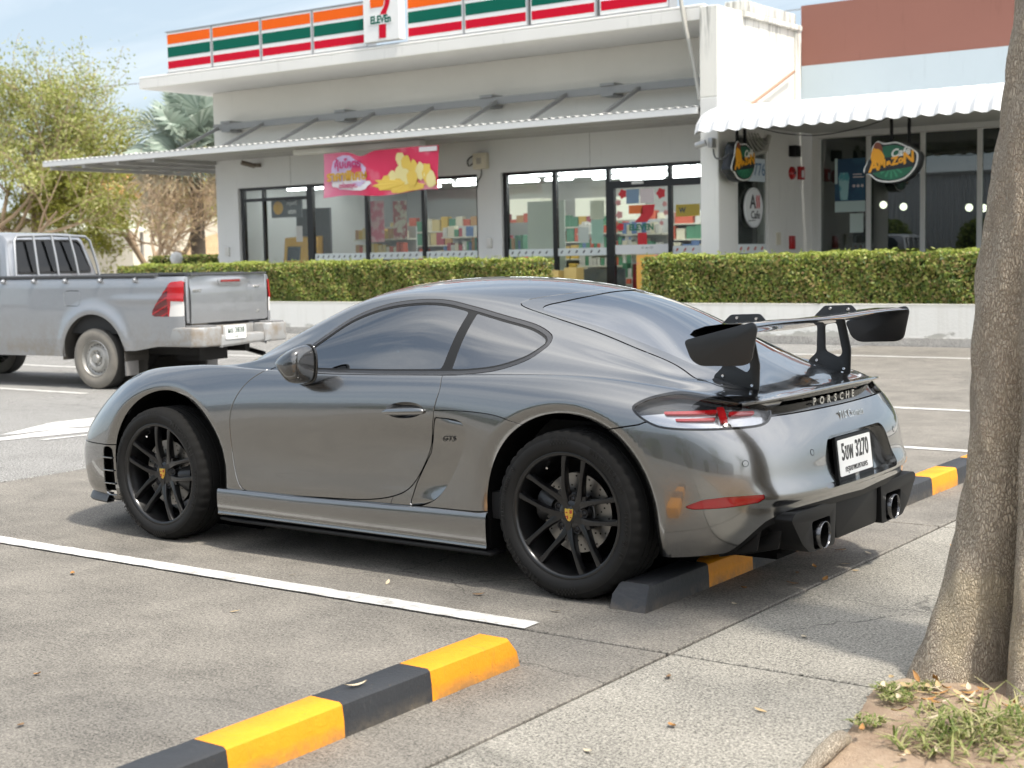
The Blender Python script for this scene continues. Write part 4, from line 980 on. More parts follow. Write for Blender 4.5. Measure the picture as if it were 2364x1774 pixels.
for q in [(-.05,-1.1),(.42,-1.0),(.9,-1.05),(-.9,-1.6),(.2,-1.75),(-.6,-2.9),(.75,-3.1),(.3,-2.7),(-1.4,-1.9),(1.85,-.6),(1.9,-.2),(1.82,.15),(1.88,.35),(1.95,.55),(1.80,.0),(1.78,-.32),(2.1,.25),(2.3,-.9),(2.15,-1.7),(2.4,-2.0),(2.55,-1.75),(2.3,-2.4),(2.6,-2.3),(2.2,.9),(2.5,.2),(1.3,-1.05),(1.75,.55),(2.0,.05),(1.83,.62)]: LP.append(q)
for i, (x, y) in enumerate(LP):
    near_stop = 1.75 < x < 2.0 and y > -.4
    o = link('fallen_leaf', LM[(i*5) % 8], None, (x+nrg.normal(0, .03), y+nrg.normal(0, .03), .002), (nrg.normal(0, .15), nrg.normal(0, .15), nrg.uniform(0, 6.28)))
    tag(o, 'dry fallen leaf lying loose on the open concrete' if not near_stop else 'dry fallen leaf gathered near the stop under the coupe tail', 'leaf', 'fallen leaves on the concrete' if not near_stop else 'fallen leaves behind the coupe')
o = link('fallen_leaf', leaf_mesh(.075, .016, .5, LEAFC[1]), None, (1.545, -2.50, .104), (0, 0, 1.2)); tag(o, 'pale dry leaf lying on the black band of the foreground wheel stop', 'leaf')
# ================================================================== pickup truck
TRK = thing('pickup_truck', 'dusty silver single-cab pickup truck parked with its tailgate towards the lot', 'pickup truck', (-8.855, 5.44, 0), radians(6))
SILVER = paint('truck_silver', (.34,.35,.365), .7, .38); t = NT(SILVER); dz_ = t.sep(t.coord())[2]; dn = t.noise(t.coord(), 6, 5, .7); t.rough(t.rng(dn, .35, .7, .32, .55)); old = t.b.inputs['Base Color'].links[0].from_socket; t.col(t.mix(t.math('MULTIPLY', t.rng(dz_, .85, .42, 0, 1), t.rng(dn, .40, .62, 0, .6)), old, (.30,.26,.20)))
DUST = mat('truck_dusty_bumper', (.34,.33,.32), .5, .3); t = NT(DUST); t.col(t.mix(t.rng(t.noise(t.coord(), 5, 5, .7), .45, .7), (.36,.36,.355), (.27,.22,.165)))
BEDRAIL = mat('bed_rail_grey', (.055,.057,.06), .5)
def flank(x0, x1, z0, z1, nx, nz, fn):
    X = np.linspace(x0, x1, nx); Z = np.linspace(z0, z1, nz); v = np.array([(x, fn(x, z), z) for z in Z for x in X])
    dx = np.array([(fn(p[0]+.004, p[2])-fn(p[0]-.004, p[2]))/.008 for p in v]); dz = np.array([(fn(p[0], p[2]+.004)-fn(p[0], p[2]-.004))/.008 for p in v])
    n = np.stack([-dx, np.ones(len(v)), -dz], 1); n /= np.linalg.norm(n, axis=1)[:, None]
    return PM(v, n, [(j*nx+i+1, j*nx+i, (j+1)*nx+i, (j+1)*nx+i+1) for j in range(nz-1) for i in range(nx-1)])
def bump_(x, a, w): return math.exp(-((x-a)/w)**2)
def bedw(x, z):
    r = math.hypot(x, z-.38); fl = .035*math.exp(-((r-.50)/.075)**2)*(1 if z > .3 else .6)
    y = .80+.012*math.sin((z-.4)/.85*pi)-.035*max(0, (z-1.12)/.13)**2 + fl - .02*max(0, (.55-z)/.2)
    y += .010*math.exp(-((z-1.0)/.04)**2)*(1/(1+math.exp(-(x-.35)*12)))
    return y - .05*max(0, (x-1.25)/.2)**2
tr_both = lambda pm, name, m, rim=.03: [q.rim(rim).obj(name, m, TRK) for q in (pm.mirrored(), pm)]
bed = flank(-1.62, 1.43, .36, 1.245, 110, 44, bedw)
d = np.hypot(XZ(bed)[:, 0]+.0, XZ(bed)[:, 1]-.37)-.47; _, bed = bed.split(d)
zl = np.interp(bed.v[:, 0], [-1.7,-.5,.5,.62,1.0,1.45], [.36,.345,.44,.44,.49,.50]); _, bed = bed.split(bed.v[:, 2]-zl)[::-1] if False else bed.split(-(zl-bed.v[:, 2])*1.0)
TLT = rounded([(1.44,1.2),(1.24,1.185),(1.02,.96),(.93,.87),(.95,.815),(1.44,.82)], .03)
lamp, bed = bed.split(sdf(XZ(bed), TLT)); FU = rounded([(-.44,1.10),(-.19,1.10),(-.19,.93),(-.44,.93)], .04)
fu_in, rest = bed.split(sdf(XZ(bed), FU)+.003); fu_gap, bed = rest.split(sdf(XZ(rest), FU)-.003)
tr_both(bed, 'bed_side', SILVER); tr_both(fu_in, 'fuel_flap', SILVER, .01); tr_both(fu_gap.offset(-.008), 'flap_gap', BLKMAT, .005)
WLENS = mat('white_lamp', (.7,.68,.65), .12, 0, 1)
for q in (lamp.mirrored(), lamp):
    T_ = thing('tail_lamp', None, None); T_.parent = TRK
    P = XZ(q); a_, c_ = q.split(sdf(P, rounded([(1.46,.975),(1.26,.985),(1.22,.80),(1.46,.80)], .01))); a_.offset(-.002).rim(.02).obj('white_lens', WLENS, T_)
    st = np.sin((XZ(c_)[:, 1]*.9-XZ(c_)[:, 0]*.35)*85)*.006 - np.where(XZ(c_)[:, 0] > 1.21, .1, 0)+.004
    e_, g_ = c_.split(st); e_.offset(.004).rim(.02).obj('red_lens', REDLENS, T_); g_.offset(-.003).obj('dark_red_lens', mat('dark_red', (.12,.004,.006), .2, 0, 1), T_)
# bed floor and inner walls
b = MB(); b.box((-1.60,-.74,.62),(1.40,.74,.66)); b.obj('bed_floor', mat('bed_liner', (.02,.02,.02), .7), TRK)
b = MB(); b.box((-1.60,-.755,.66),(1.40,-.745,1.2)); b.box((-1.60,.745,.66),(1.40,.755,1.2)); b.box((-1.61,-.74,.66),(-1.59,.74,1.22)); b.obj('bed_inner_wall', mat('bed_liner'), TRK)
for s in (-1, 1):
    b = MB(); b.prism([(.715,1.238),(.79,1.238),(.795,1.262),(.785,1.275),(.72,1.275)], 'x', -1.63, .98); me = b.mesh(BEDRAIL, bevel=.006); link('bed_rail', me if s > 0 else mirY(me), TRK)
    for x in (-1.42,-.92,-.42,.12,.66):
        b = MB(); b.lathe([(0,.835),(.02,.833),(.026,.82),(.026,.79)], 12, 'y', (x, 0, 1.208)); b.box((x-.012,.785,1.2),(x+.012,.80,1.245)); me = b.mesh(SILVER, auto=.6); link('tie_hook', me if s > 0 else mirY(me), TRK)
# tailgate
def gatex(y, z): return 1.44+.02*math.cos(y*1.6)-.012*((z-.95)/.25)**2+.02*math.exp(-((z-1.185)/.03)**2)*math.exp(-(y/.28)**4)-.012*(1/(1+math.exp(-(z-1.12)*90)))*(1-math.exp(-(y/.34)**6))
Yg = np.linspace(-.665, .665, 60); Zg = np.linspace(.735, 1.25, 34)
v = [(gatex(y, z), y, z) for z in Zg for y in Yg]; f = [(j*60+i, j*60+i+1, (j+1)*60+i+1, (j+1)*60+i) for j in range(33) for i in range(59)]
b = MB(); b.add(v, f); b.box((1.36,-.665,.735),(1.425,.665,1.25)); tg = b.obj('tailgate', SILVER, TRK, auto=.8)
b = MB(); b.box((1.37,-.68,1.251),(1.47,.68,1.272)); b.obj('gate_cap', BEDRAIL, TRK, bevel=.006)
b = MB(); b.prism(rounded([(-.17,1.172),(.17,1.172),(.165,1.198),(-.165,1.198)], .01), 'x', 1.455, 1.488); link('gate_brake_light', b.mesh(mat('gate_lamp_red', (.22,.02,.02), .2, 0, 1), bevel=.003), tg)
b = MB(); b.prism(rounded([(-.20,1.15),(.20,1.15),(.22,1.205),(-.22,1.205)], .02), 'x', 1.45, 1.472); link('gate_handle', b.mesh(SILVER, bevel=.006), tg)
for y, tx, sz in ((-.56, 'REVO', .055), (.50, '2.4', .045), (.5, 'HILUX', .035)):
    text('gate_letter', tx, sz, SILV, tg, Matrix.Translation((gatex(y, 1.05)+.004, y, 1.085 if sz > .05 else (.83 if sz > .04 else 1.11))) @ FX, .003)
for s in (-1, 1):
    b = MB(); b.prism([(s*.67,.74),(s*.72,.74),(s*.725,1.24),(s*.67,1.245)] if s > 0 else [(s*.72,.74),(s*.67,.74),(s*.67,1.245),(s*.725,1.24)], 'x', 1.36, 1.432); b.obj('rear_pillar', SILVER, TRK, bevel=.008)
# bumper with step and plate
b = MB()
for s in (-1, 1): b.prism([(1.10,s*.80),(1.10,s*.70),(1.40,s*.70),(1.46,s*.40),(1.66,s*.40),(1.73,s*.45),(1.72,s*.74),(1.60,s*.83)][::s], 'z', .49, .70)
b.prism([(1.40,-.42),(1.62,-.42),(1.66,-.40),(1.66,.40),(1.62,.42),(1.40,.42)], 'z', .49, .60); b.obj('rear_bumper', DUST, TRK, bevel=.022, seg=3)
b = MB(); b.box((1.44,-.40,.60),(1.475,.40,.70)); b.obj('bumper_back', DUST, TRK, bevel=.006)
for s in (-1, 1):
    b = MB(); b.prism([(1.20,s*.815),(1.46,s*.72),(1.70,s*.72),(1.70,s*.50),(1.50,s*.50),(1.2,s*.7)][::s], 'z', .7005, .714); b.obj('bumper_pad', mat('bumper_pad', (.17,.17,.17), .7), TRK, bevel=.004)
TP = thing('number_plate', None, None, (1.668, -.13, .625)); TP.parent = TRK
b = MB(); b.prism(rounded([(-.17,-.075),(.17,-.075),(.17,.075),(-.17,.075)], .012), 'x', -.03, .004); b.obj('plate', mat('plate_white'), TP)
GRN = mat('plate_green', (.02,.06,.035), .4); text('plate_number', 'ผธ 3838', .085, GRN, TP, Matrix.Translation((.0046, 0, .018)) @ FX @ Matrix.Diagonal((.95,1,1,1)), .0006, bold=.0016); text('plate_province', 'ชลบุรี', .03, GRN, TP, Matrix.Translation((.0046, 0, -.05)) @ FX, .0006)
# cab
CABG = glass_mat('cab_glass', (.05,.055,.06), 1.6)
def cab_ring(z):
    k = np.clip((z-1.2)/.57, 0, 1); return -1.68-.15*k, .80-.135*k**1.2
b = MB(); prof = [(-1.66,.42),(-1.66,1.22),(-1.72,1.45),(-1.80,1.70),(-1.88,1.765),(-2.3,1.80),(-2.75,1.78),(-2.98,1.70),(-3.50,1.16),(-3.60,1.10),(-4.35,1.02),(-4.52,.90),(-4.55,.5),(-4.2,.42)]
prof = [tuple(p) for p in prof]; v = []; wid = lambda z: .80-.15*np.clip((z-1.15)/.62, 0, 1)**1.1
S_ = np.array(prof)
lev = [(-1.0, 0), (-.97, .6), (-.85, 1.0), (.85, 1.0), (.97, .6), (1.0, 0)]
for s, rr_ in lev:
    for x, z in prof: 
        ins = .05*(1-rr_); cx_, cz_ = -2.9, 1.0
        v.append((x+(cx_-x)*ins*.6, s*wid(z), z+(cz_-z)*ins))
n = len(prof); f = [(i*n+j, i*n+(j+1) % n, (i+1)*n+(j+1) % n, (i+1)*n+j) for i in range(len(lev)-1) for j in range(n)]
f += [tuple(range(n))[::-1], tuple(range((len(lev)-1)*n, len(lev)*n))]
b.add(v, f); b.obj('cab', SILVER, TRK, auto=.55)
def backx(z): return float(np.interp(z, [1.22,1.45,1.70,1.765], [-1.66,-1.72,-1.80,-1.88]))
def back_patch(poly, m, name, off=.006, parent=None):
    P = [np.array(p) for p in poly]; tri = tessellate_polygon([[Vector((p[0], p[1], 0)) for p in P]])
    return link(name, mesh([(backx(p[1])+off, p[0], p[1]) for p in P], [tuple(t) for t in tri], m), TRK)
back_patch(rounded([(-.66,1.29),(.66,1.29),(.57,1.70),(-.57,1.70)], .07, 7), mat('cab_rubber', (.015,.015,.015), .6), 'window_rubber', .008)
back_patch(rounded([(-.63,1.315),(.63,1.315),(.545,1.68),(-.545,1.68)], .06, 7), CABG, 'rear_window', .012)
b = MB(); b.tube([(-1.58,-.70,1.24),(-1.60,-.68,1.40),(-1.66,-.63,1.68),(-1.68,-.57,1.735),(-1.69,0,1.75),(-1.68,.57,1.735),(-1.66,.63,1.68),(-1.60,.68,1.40),(-1.58,.70,1.24)], .018, 10)
for y in (-.30, .0, .30): b.tube([(-1.58,y*1.12,1.24),(-1.62,y*1.08,1.48),(-1.68,y,1.742)], .017, 8)
b.obj('guard_frame', mat('guard_silver', (.34,.35,.36), .4, .6), TRK, auto=.8)
for s in (-1, 1):
    b = MB(); P = rounded([(-1.95,1.24),(-1.95,1.55),(-2.10,1.70),(-2.75,1.70),(-3.28,1.24)], .05); 
    tri = tessellate_polygon([[Vector((p[0], p[1], 0)) for p in P]]); link('door_window', mesh([(p[0], s*(wid(p[1])+.008), p[1]) for p in P], [tuple(t)[::s] for t in tri], CABG), TRK)
    b = MB(); b.box((-1.93, s*.81-.004, .45), (-1.925, s*.81+.004, 1.22)); b.obj('door_gap', BLKMAT, TRK)
# chassis, arch liners, exhaust, flaps
b = MB(); b.box((-4.0,-.45,.38),(1.35,-.36,.50)); b.box((-4.0,.36,.38),(1.35,.45,.50)); b.box((-1.4,-.62,.45),(1.2,.62,.60)); b.box((.75,-.25,.30),(1.15,.25,.52)); b.tube([(0,-.62,.34),(0,.62,.34)], .05, 10); b.lathe([(0,-.14),(.14,-.1),(.15,0),(.14,.1),(0,.14)], 14, 'y', (0, .0, .33)); b.obj('chassis', mat('chassis_dark', (.012,.011,.010), .8), TRK)
b = MB(); b.tube([(-.5,.5,.42),(1.2,.52,.40),(1.55,.50,.34)], .028, 10); b.obj('exhaust_pipe', BLKPL, TRK, auto=.6)
for s in (-1, 1):
    b = MB(); b.lathe([(.49,.45),(.475,.83)], 28, 'y', (0, 0, .37), a0=-.1, a1=pi+.1); b.lathe([(0,.45),(.49,.45)], 20, 'y', (0, 0, .37)); me = b.mesh(mat('arch_dirt', (.05,.045,.038), .9)); link('wheel_housing', me if s > 0 else mirY(me), TRK)
    b = MB(); b.box((.44,.60,.16),(.47,.80,.50)); me = b.mesh(mat('mud_flap', (.22,.21,.20), .8), bevel=.006); link('mud_flap', me if s > 0 else mirY(me), TRK)
# wheels
TT = mat('dusty_tyre', (.20,.185,.16), .9); TD = mat('dusty_tread', (.035,.033,.03), .9); STW = mat('steel_wheel', (.42,.41,.385), .45, .6)
t = NT(TT); t.col(t.mix(t.noise(t.coord(), 8, 5, .6), (.26,.24,.205), (.13,.12,.105)))
def truck_wheel():
    w = thing('wheel', None, None); h = .105; R = .343; rr = .205
    b = MB(); pr = [(rr,-h+.01),(rr+.03,-h-.004),(rr+.07,-h-.008),(R-.03,-h+.002),(R-.008,-h+.018),(R,-h+.035),(R,h-.035),(R-.008,h-.018),(R-.03,h-.002),(rr+.03,h),(rr,h-.02)]
    b.lathe(pr, 56, 'y'); b.mi = [1 if 4 <= (i % 10) < 7 else 0 for i in range(len(b.f))]; b.obj('tyre', [TT, TD], w, auto=.8)
    b = MB(); b.lathe([(rr+.004,-h+.012),(rr-.006,-h+.004),(rr-.014,-h+.03),(rr-.025,-h+.055),(.165,-h+.062),(.145,-h+.045),(.13,-h+.022),(.10,-h+.020),(.075,-h+.045),(.055,-h+.045),(.05,-h+.02),(.042,-h+.008),(0,-h+.006)], 48, 'y'); rim = b.obj('rim', STW, w, auto=.7)
    b = MB()
    for i in range(20):
        a = 2*pi*i/20; b.lathe([(0,-h+.0525),(.0085,-h+.0515)], 8, 'y', (.155*cos(a), 0, .155*sin(a)))
    b.obj('rim_hole', BLKMAT, rim)
    for i in range(6):
        a = 2*pi*i/6+.2; b = MB(); b.lathe([(0,-h+.02),(.009,-h+.022),(.012,-h+.05)], 6, 'y', (.068*cos(a), 0, .068*sin(a))); b.obj('wheel_nut', STW, rim, auto=.5)
    return w
def reshape(o):
    for c in o.children:
        if c.type == 'MESH' and 'num' not in c.name:
            me = c.data; n = len(me.vertices); a = np.zeros(n*3); me.vertices.foreach_get('co', a); a = a.reshape(-1, 3)
            if c.name.split('.')[0] in ('cab', 'window_rubber', 'rear_window', 'door_window', 'door_gap'): a[:, 0] += .30; a[:, 1] *= .965
            if c.name.split('.')[0] == 'guard_frame': a[:, 0] += .27
            a[:, 0] = np.where(a[:, 0] > .55, .55+(a[:, 0]-.55)*.86, a[:, 0]); a[:, 1] *= .935
            me.vertices.foreach_set('co', a.ravel()); me.update()
        if c.name.startswith('number_plate'): c.location = (.55+(c.location.x-.55)*.86, c.location.y, c.location.z); continue
        reshape(c)
reshape(TRK)
tw = truck_wheel()
for i, (x, s) in enumerate(((0, -1), (0, 1), (-3.085, -1), (-3.085, 1))):
    o = tw if i == 0 else copy_tree(tw, TRK)
    o.parent = TRK; o.location = (x, s*.655, .343); o.rotation_euler = (0, 0, 0 if s < 0 else pi)
# ================================================================== convenience store
def stucco(name, col, stain=.25, seed=0., streaks=True):
    m = mat(name, col, .8); t = NT(m); p = t.map(t.pos(), loc=(seed, 0, seed)); n1 = t.noise(p, .9, 5, .6); n2 = t.noise(t.map(p, (5, 5, .55)), 1.6, 5, .65); n3 = t.noise(p, 60, 2)
    c = t.mix(t.rng(n1, .35, .7, 0, .35), col, tuple(q*.88 for q in col))
    if streaks: c = t.mix(t.rng(n2, .60, .78, 0, stain), c, tuple(q*.55 for q in col))
    if name.startswith('pillar'): z = t.sep(t.pos())[2]; c = t.mix(t.math('MULTIPLY', t.rng(z, 4.5, 5.5, 0, 1), t.rng(t.noise(t.map(p, (9, 9, .7)), 1.4, 5, .7), .46, .62, 0, .85)), c, (.16,.155,.14))
    t.col(c); t.bump(n3, .12, .003); return m
GREYW = stucco('store_wall_grey', (.68,.685,.67), .15, 3); CREAM = stucco('store_wall_cream', (.76,.735,.66), .12, 9); SLABW = stucco('ledge_white', (.78,.765,.72), .45, 5)
PILW = stucco('pillar_white', (.72,.71,.67), .5, 21); FRAMEB = mat('frame_black', (.012,.012,.013), .35); GREYS = mat('steel_grey', (.30,.30,.29), .5, .3)
SHOPG = glass_mat('shop_glass', (.90,.92,.90), 1.48)
ST = thing('convenience_store', 'pale grey convenience store with wide black-framed windows and a long canopy', 'shop', (-14, 18, 0))
ST.location = (0, 0, 0); WY = 17.9
b = MB()
for x0, x1 in ((-20.95,-20.24),(-13.36,-12.76),(-8.25,-7.26)): b.box((x0, WY, .12), (x1, WY+.25, 3.05))
b.box((-20.95, WY, 3.051), (-7.26, WY+.25, 3.74)); b.obj('front_wall', GREYW, ST)
b = MB(); b.box((-20.95, WY, 3.741), (-7.26, WY+.25, 5.255)); b.obj('upper_wall', CREAM, ST)
b = MB()
for x in (-18.55,-15.6,-10.65): b.box((x-.004, WY-.003, 3.06), (x+.004, WY+.01, 3.70))
b.obj('wall_joint', mat('joint_grey', (.25,.25,.24), .8), ST)
b = MB(); b.box((-20.95, WY+.251, .12), (-20.7, 27, 5.255)); b.obj('side_wall', GREYW, ST)
b = MB(); b.box((-21.48, 16.2, 5.26), (-7.27, 27, 5.47)); b.box((-21.48, 16.2, 5.471), (-7.27, 16.35, 5.52)); b.obj('roof_ledge', SLABW, ST, bevel=.012, seg=1)
# openings: mullions, transoms, panes
def mull(x, z0, z1, w=.075, y=WY+.06): 
    b = MB(); b.box((x-w/2, y, z0), (x+w/2, y+.09, z1)); return b.obj('mullion', FRAMEB, ST)
def trans(x0, x1, z, h=.07, y=WY+.062):
    b = MB(); b.box((x0, y, z-h/2), (x1, y+.085, z+h/2)); return b.obj('transom', FRAMEB, ST)
def pane(x0, x1, z0, z1, y=WY+.10):
    b = MB(); b.box((x0, y, z0), (x1, y+.008, z1)); return b.obj('pane', SHOPG, ST)
for x, w in ((-20.165,.09),(-19.50,.06),(-18.06,.17),(-16.40,.085),(-14.83,.08),(-13.40,.06)): mull(x, .13, 3.0, w)
trans(-20.24, -13.36, 3.02, .06); trans(-20.12, -18.15, 2.77)
for x0, x1 in ((-20.12,-19.53),(-19.47,-18.15),(-17.97,-16.445),(-16.355,-14.87),(-14.79,-13.43)):
    pane(x0, x1, .16, 2.735 if x1 < -18 else 2.985)
pane(-20.12, -18.15, 2.805, 2.985, WY+.101)
for x, w in ((-12.71,.085),(-11.525,.085),(-10.30,.085),(-10.215,.09),(-8.96,.07),(-8.27,.06)): mull(x, .13, 3.0 if w != .09 else 2.63, w, WY+.06 if w != .09 else WY+.063)
trans(-12.76, -8.25, 3.02, .06); trans(-10.257, -8.3, 2.70, .14)
for x0, x1 in ((-12.665,-11.57),(-11.48,-10.345)): pane(x0, x1, .16, 2.985)
pane(-10.255, -8.995, 2.775, 2.985); pane(-8.92, -8.30, 2.775, 2.985); pane(-10.165, -8.995, .16, 2.62, WY+.085); pane(-8.92, -8.30, .16, 2.62)
b = MB(); b.box((-9.75, WY+.03, 2.69), (-9.5, WY+.06, 2.745)); b.obj('door_sensor', mat('sensor_white', (.75,.75,.72), .4), ST)
# white safety strips with slanted marks
STRW = mat('strip_white', (.72,.77,.76), .4); SMARK = mat('strip_mark', (.09,.10,.10), .5); SMARKR = mat('strip_mark_red', (.5,.12,.09), .5)
for i, (x0, x1) in enumerate(((-17.96,-16.45),(-16.35,-14.875),(-14.785,-13.43),(-12.66,-11.57),(-11.475,-10.35),(-8.91,-8.31))):
    b = MB(); b.box((x0, WY+.088, 1.375), (x1, WY+.096, 1.52)); s = b.obj('safety_strip', STRW, ST)
    b = MB(); n = int((x1-x0)/.165)
    for k in range(n):
        x = x0+.09+k*(x1-x0-.1)/n; b.add([(x-.035, WY+.0865, 1.425), (x+.0, WY+.0865, 1.42), (x+.035, WY+.0865, 1.475), (x+.0, WY+.0865, 1.48)], [(0, 1, 2, 3)])
    link('strip_mark', b.mesh(SMARK if i < 5 else SMARKR), s)
b = MB(); b.box((-10.15, WY+.072, 1.385), (-9.0, WY+.08, 1.56)); dw = b.obj('door_band', mat('band_white', (.75,.76,.76), .4), ST)
text('door_band_text', '24  ชม. เปิด', .055, SMARK, dw, Matrix.Translation((-9.45, WY+.0715, 1.50)) @ RX, .0004)
# canopy on steel arms
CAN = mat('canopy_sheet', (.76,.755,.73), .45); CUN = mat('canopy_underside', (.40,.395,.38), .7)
def corrugated(x0, x1, prof, pitch, amp, m, name, parent, flat=.5, thick=.006):
    """sheet with trapezoid ribs running along the profile; prof: (y, z) points"""
    xs = []; x = x0; k = 0
    while x < x1: xs.append((x, k % 4)); x += pitch/4; k += 1
    P = np.array(prof, float); v = []; 
    for side in (0, 1):
        for xx, ph in xs:
            h = amp if ph in (1, 2) else 0
            for i, (y, z) in enumerate(P):
                t_ = P[min(i+1, len(P)-1)]-P[max(i-1, 0)]; t_ = t_/np.linalg.norm(t_); nn = np.array([-t_[1], t_[0]]); nn = nn*np.sign(nn[1]+1e-9)
                q = np.array([y, z])+nn*(h-side*thick); v.append((xx+(pitch*.06 if ph == 1 else -pitch*.06 if ph == 2 else 0), q[0], q[1]))
    n = len(P); K = len(xs); f = []
    for i in range(K-1):
        for j in range(n-1):
            f.append((i*n+j, (i+1)*n+j, (i+1)*n+j+1, i*n+j+1)); o = K*n; f.append((o+i*n+j, o+i*n+j+1, o+(i+1)*n+j+1, o+(i+1)*n+j))
        f.append((i*n, K*n+i*n, K*n+(i+1)*n, (i+1)*n))
    b = MB(); b.add(v, f); return b.obj(name, m, parent, auto=.5)
cn = thing('canopy', None, None); cn.parent = ST
corrugated(-24.78, -7.3, [(15.98,3.815),(17.88,3.90)], .17, .02, CAN, 'roof_sheet', cn)
corrugated(-24.78, -21.0, [(17.89,3.902),(20.4,4.02)], .20, .035, CAN, 'roof_sheet', cn)
b = MB(); b.box((-24.78, 15.995, 3.70), (-7.3, 16.05, 3.812)); b.obj('canopy_fascia', CAN, cn)
for y in (16.5, 17.1, 17.7, 18.6, 19.5, 20.3):
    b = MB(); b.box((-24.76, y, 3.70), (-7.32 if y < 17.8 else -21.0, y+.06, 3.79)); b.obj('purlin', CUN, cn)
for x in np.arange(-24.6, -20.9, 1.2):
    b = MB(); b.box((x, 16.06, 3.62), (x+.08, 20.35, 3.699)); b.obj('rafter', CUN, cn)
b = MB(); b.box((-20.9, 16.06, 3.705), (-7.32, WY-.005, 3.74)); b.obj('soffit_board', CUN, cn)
b = MB(); b.box((-20.6, 17.55, 4.36), (-7.4, 17.63, 4.50)); b.obj('strut_beam', GREYS, cn)
for x in (-20.45,-19.02,-17.37,-15.76,-14.19,-12.58,-10.95,-9.34):
    b = MB(); b.tube([(x, 17.58, 4.42), (x-.02, 16.35, 3.86)], .045, 4); b.obj('strut', GREYS, cn)
for x in (-20.15,-16.67,-12.80,-10.0):
    b = MB(); b.box((x-.15, 17.50, 4.50), (x+.15, 17.88, 4.55)); b.box((x-.13, 17.50, 4.31), (x+.13, 17.88, 4.355)); b.obj('beam_bracket', GREYS, cn)
b = MB(); b.box((-17.22, 16.62, 3.585), (-13.77, 16.80, 3.70)); tag(b.obj('awning_box', mat('awning_box', (.70,.69,.65), .5), bevel=.02), 'long white roller awning box under the store canopy', 'awning box')
# striped sign
SG_ = thing('store_sign', 'long store sign with orange, green and red stripes on the roof ledge', 'sign')
SIGNW = mat('sign_white', (.80,.80,.78), .5, spec=.2); SO = mat('sign_orange', (.85,.13,.008), .5, spec=.15); SGR = mat('sign_green', (.001,.115,.075), .5, spec=.15); SR = mat('sign_red', (.56,.004,.025), .5, spec=.15); ALU = mat('sign_frame', (.45,.45,.45), .4, .7)
edges = [(-20.63,-19.22),(-19.19,-17.74),(-17.71,-16.27),(-16.24,-14.80),(-13.76,-12.40),(-12.37,-10.93),(-10.86,-9.46),(-9.38,-8.0)]
SY = 16.30
for x0, x1 in edges:
    b = MB(); b.box((x0, SY, 5.56), (x1, SY+.25, 6.42)); p_ = b.obj('sign_panel', SIGNW, SG_, bevel=.012, seg=1)
    for z0, z1, m, n_ in ((6.17,6.375,SO,'orange_stripe'),(5.885,6.105,SGR,'green_stripe'),(5.64,5.80,SR,'red_stripe')):
        b = MB(); b.box((x0+.03, SY-.004, z0), (x1-.03, SY+.02, z1)); link(n_, b.mesh(m), p_)
    b = MB(); b.box((x1+.001, SY-.01, 5.55), (x1+.026, SY+.26, 6.44)); b.obj('sign_divider', ALU, SG_)
b = MB(); b.box((-20.66, SY-.012, 5.525), (-8.0, SY+.27, 5.555)); b.box((-20.66, SY-.012, 6.425), (-8.0, SY+.27, 6.45)); b.obj('sign_rail', ALU, SG_)
b = MB(); b.box((-14.74, SY-.16, 5.60), (-13.82, SY+.02, 6.52)); lp = b.obj('logo_panel', SIGNW, SG_, bevel=.012, seg=1)
LX, LZ = -14.28, 6.05; ly = SY-.163
def flat(poly, m, name, parent, y=ly, th=.006):
    b = MB(); b.prism(poly, 'y', y-th, y); return link(name, b.mesh(m), parent)
flat([(LX-.26,LZ+.38),(LX-.26,LZ+.20),(LX+.06,LZ+.20),(LX+.12,LZ+.38)], SO, 'logo_bar', lp)
cu = spline([(LX+.13,LZ+.38),(LX+.10,LZ+.22),(LX+.0,LZ+.08),(LX-.045,LZ-.06)], 6).tolist(); cu2 = spline([(LX+.135,LZ-.06),(LX+.15,LZ+.08),(LX+.22,LZ+.22),(LX+.255,LZ+.38)], 6).tolist()
flat(cu+cu2, SR, 'logo_slash', lp, ly-.0005); flat([(LX-.05,LZ-.10),(LX-.055,LZ-.40),(LX+.12,LZ-.40),(LX+.13,LZ-.10)], SR, 'logo_stem', lp, ly-.0005)
flat([(LX-.31,LZ+.045),(LX-.31,LZ-.135),(LX+.31,LZ-.135),(LX+.31,LZ+.045)], SIGNW, 'logo_field', lp, ly-.004, .004)
text('logo_word', 'ELEVEn', .20, SGR, lp, Matrix.Translation((LX, ly-.010, LZ-.045)) @ RX @ Matrix.Diagonal((.86,1,1,1)), .002, bold=.008)
# things on the store front
b = MB(); b.tube([(-19.66,WY-.42,3.60),(-19.5,WY-.16,3.52)], .055, 10); b.box((-19.55,WY-.18,3.50),(-19.46,WY,3.58)); tag(b.obj('security_camera', mat('camera_brown', (.16,.13,.10), .5), auto=.6), 'small dark security camera on the store wall near the left corner', 'camera')
EB = thing('electrical_box', 'cream electrical box with cables on the wall between the windows', 'electrical box'); b = MB(); b.box((-13.36,WY-.14,3.14),(-13.04,WY-.002,3.46)); b.obj('box_body', mat('box_cream', (.60,.55,.43), .5), EB, bevel=.015)
b = MB(); b.box((-13.26,WY-.146,3.24),(-13.14,WY-.14,3.36)); b.obj('box_label', mat('box_label', (.35,.33,.28), .5), EB); b = MB(); b.tube(spline([(-13.2,WY-.05,3.14),(-13.22,WY-.05,3.0),(-13.32,WY-.03,2.9),(-13.34,WY-.02,2.78)], 5), .012, 6); b.tube(spline([(-13.36,WY-.05,3.3),(-13.52,WY-.05,3.22),(-13.56,WY-.03,3.34),(-13.42,WY-.03,3.42)], 5), .012, 6); b.obj('box_cable', BLKPL, EB, auto=.8)
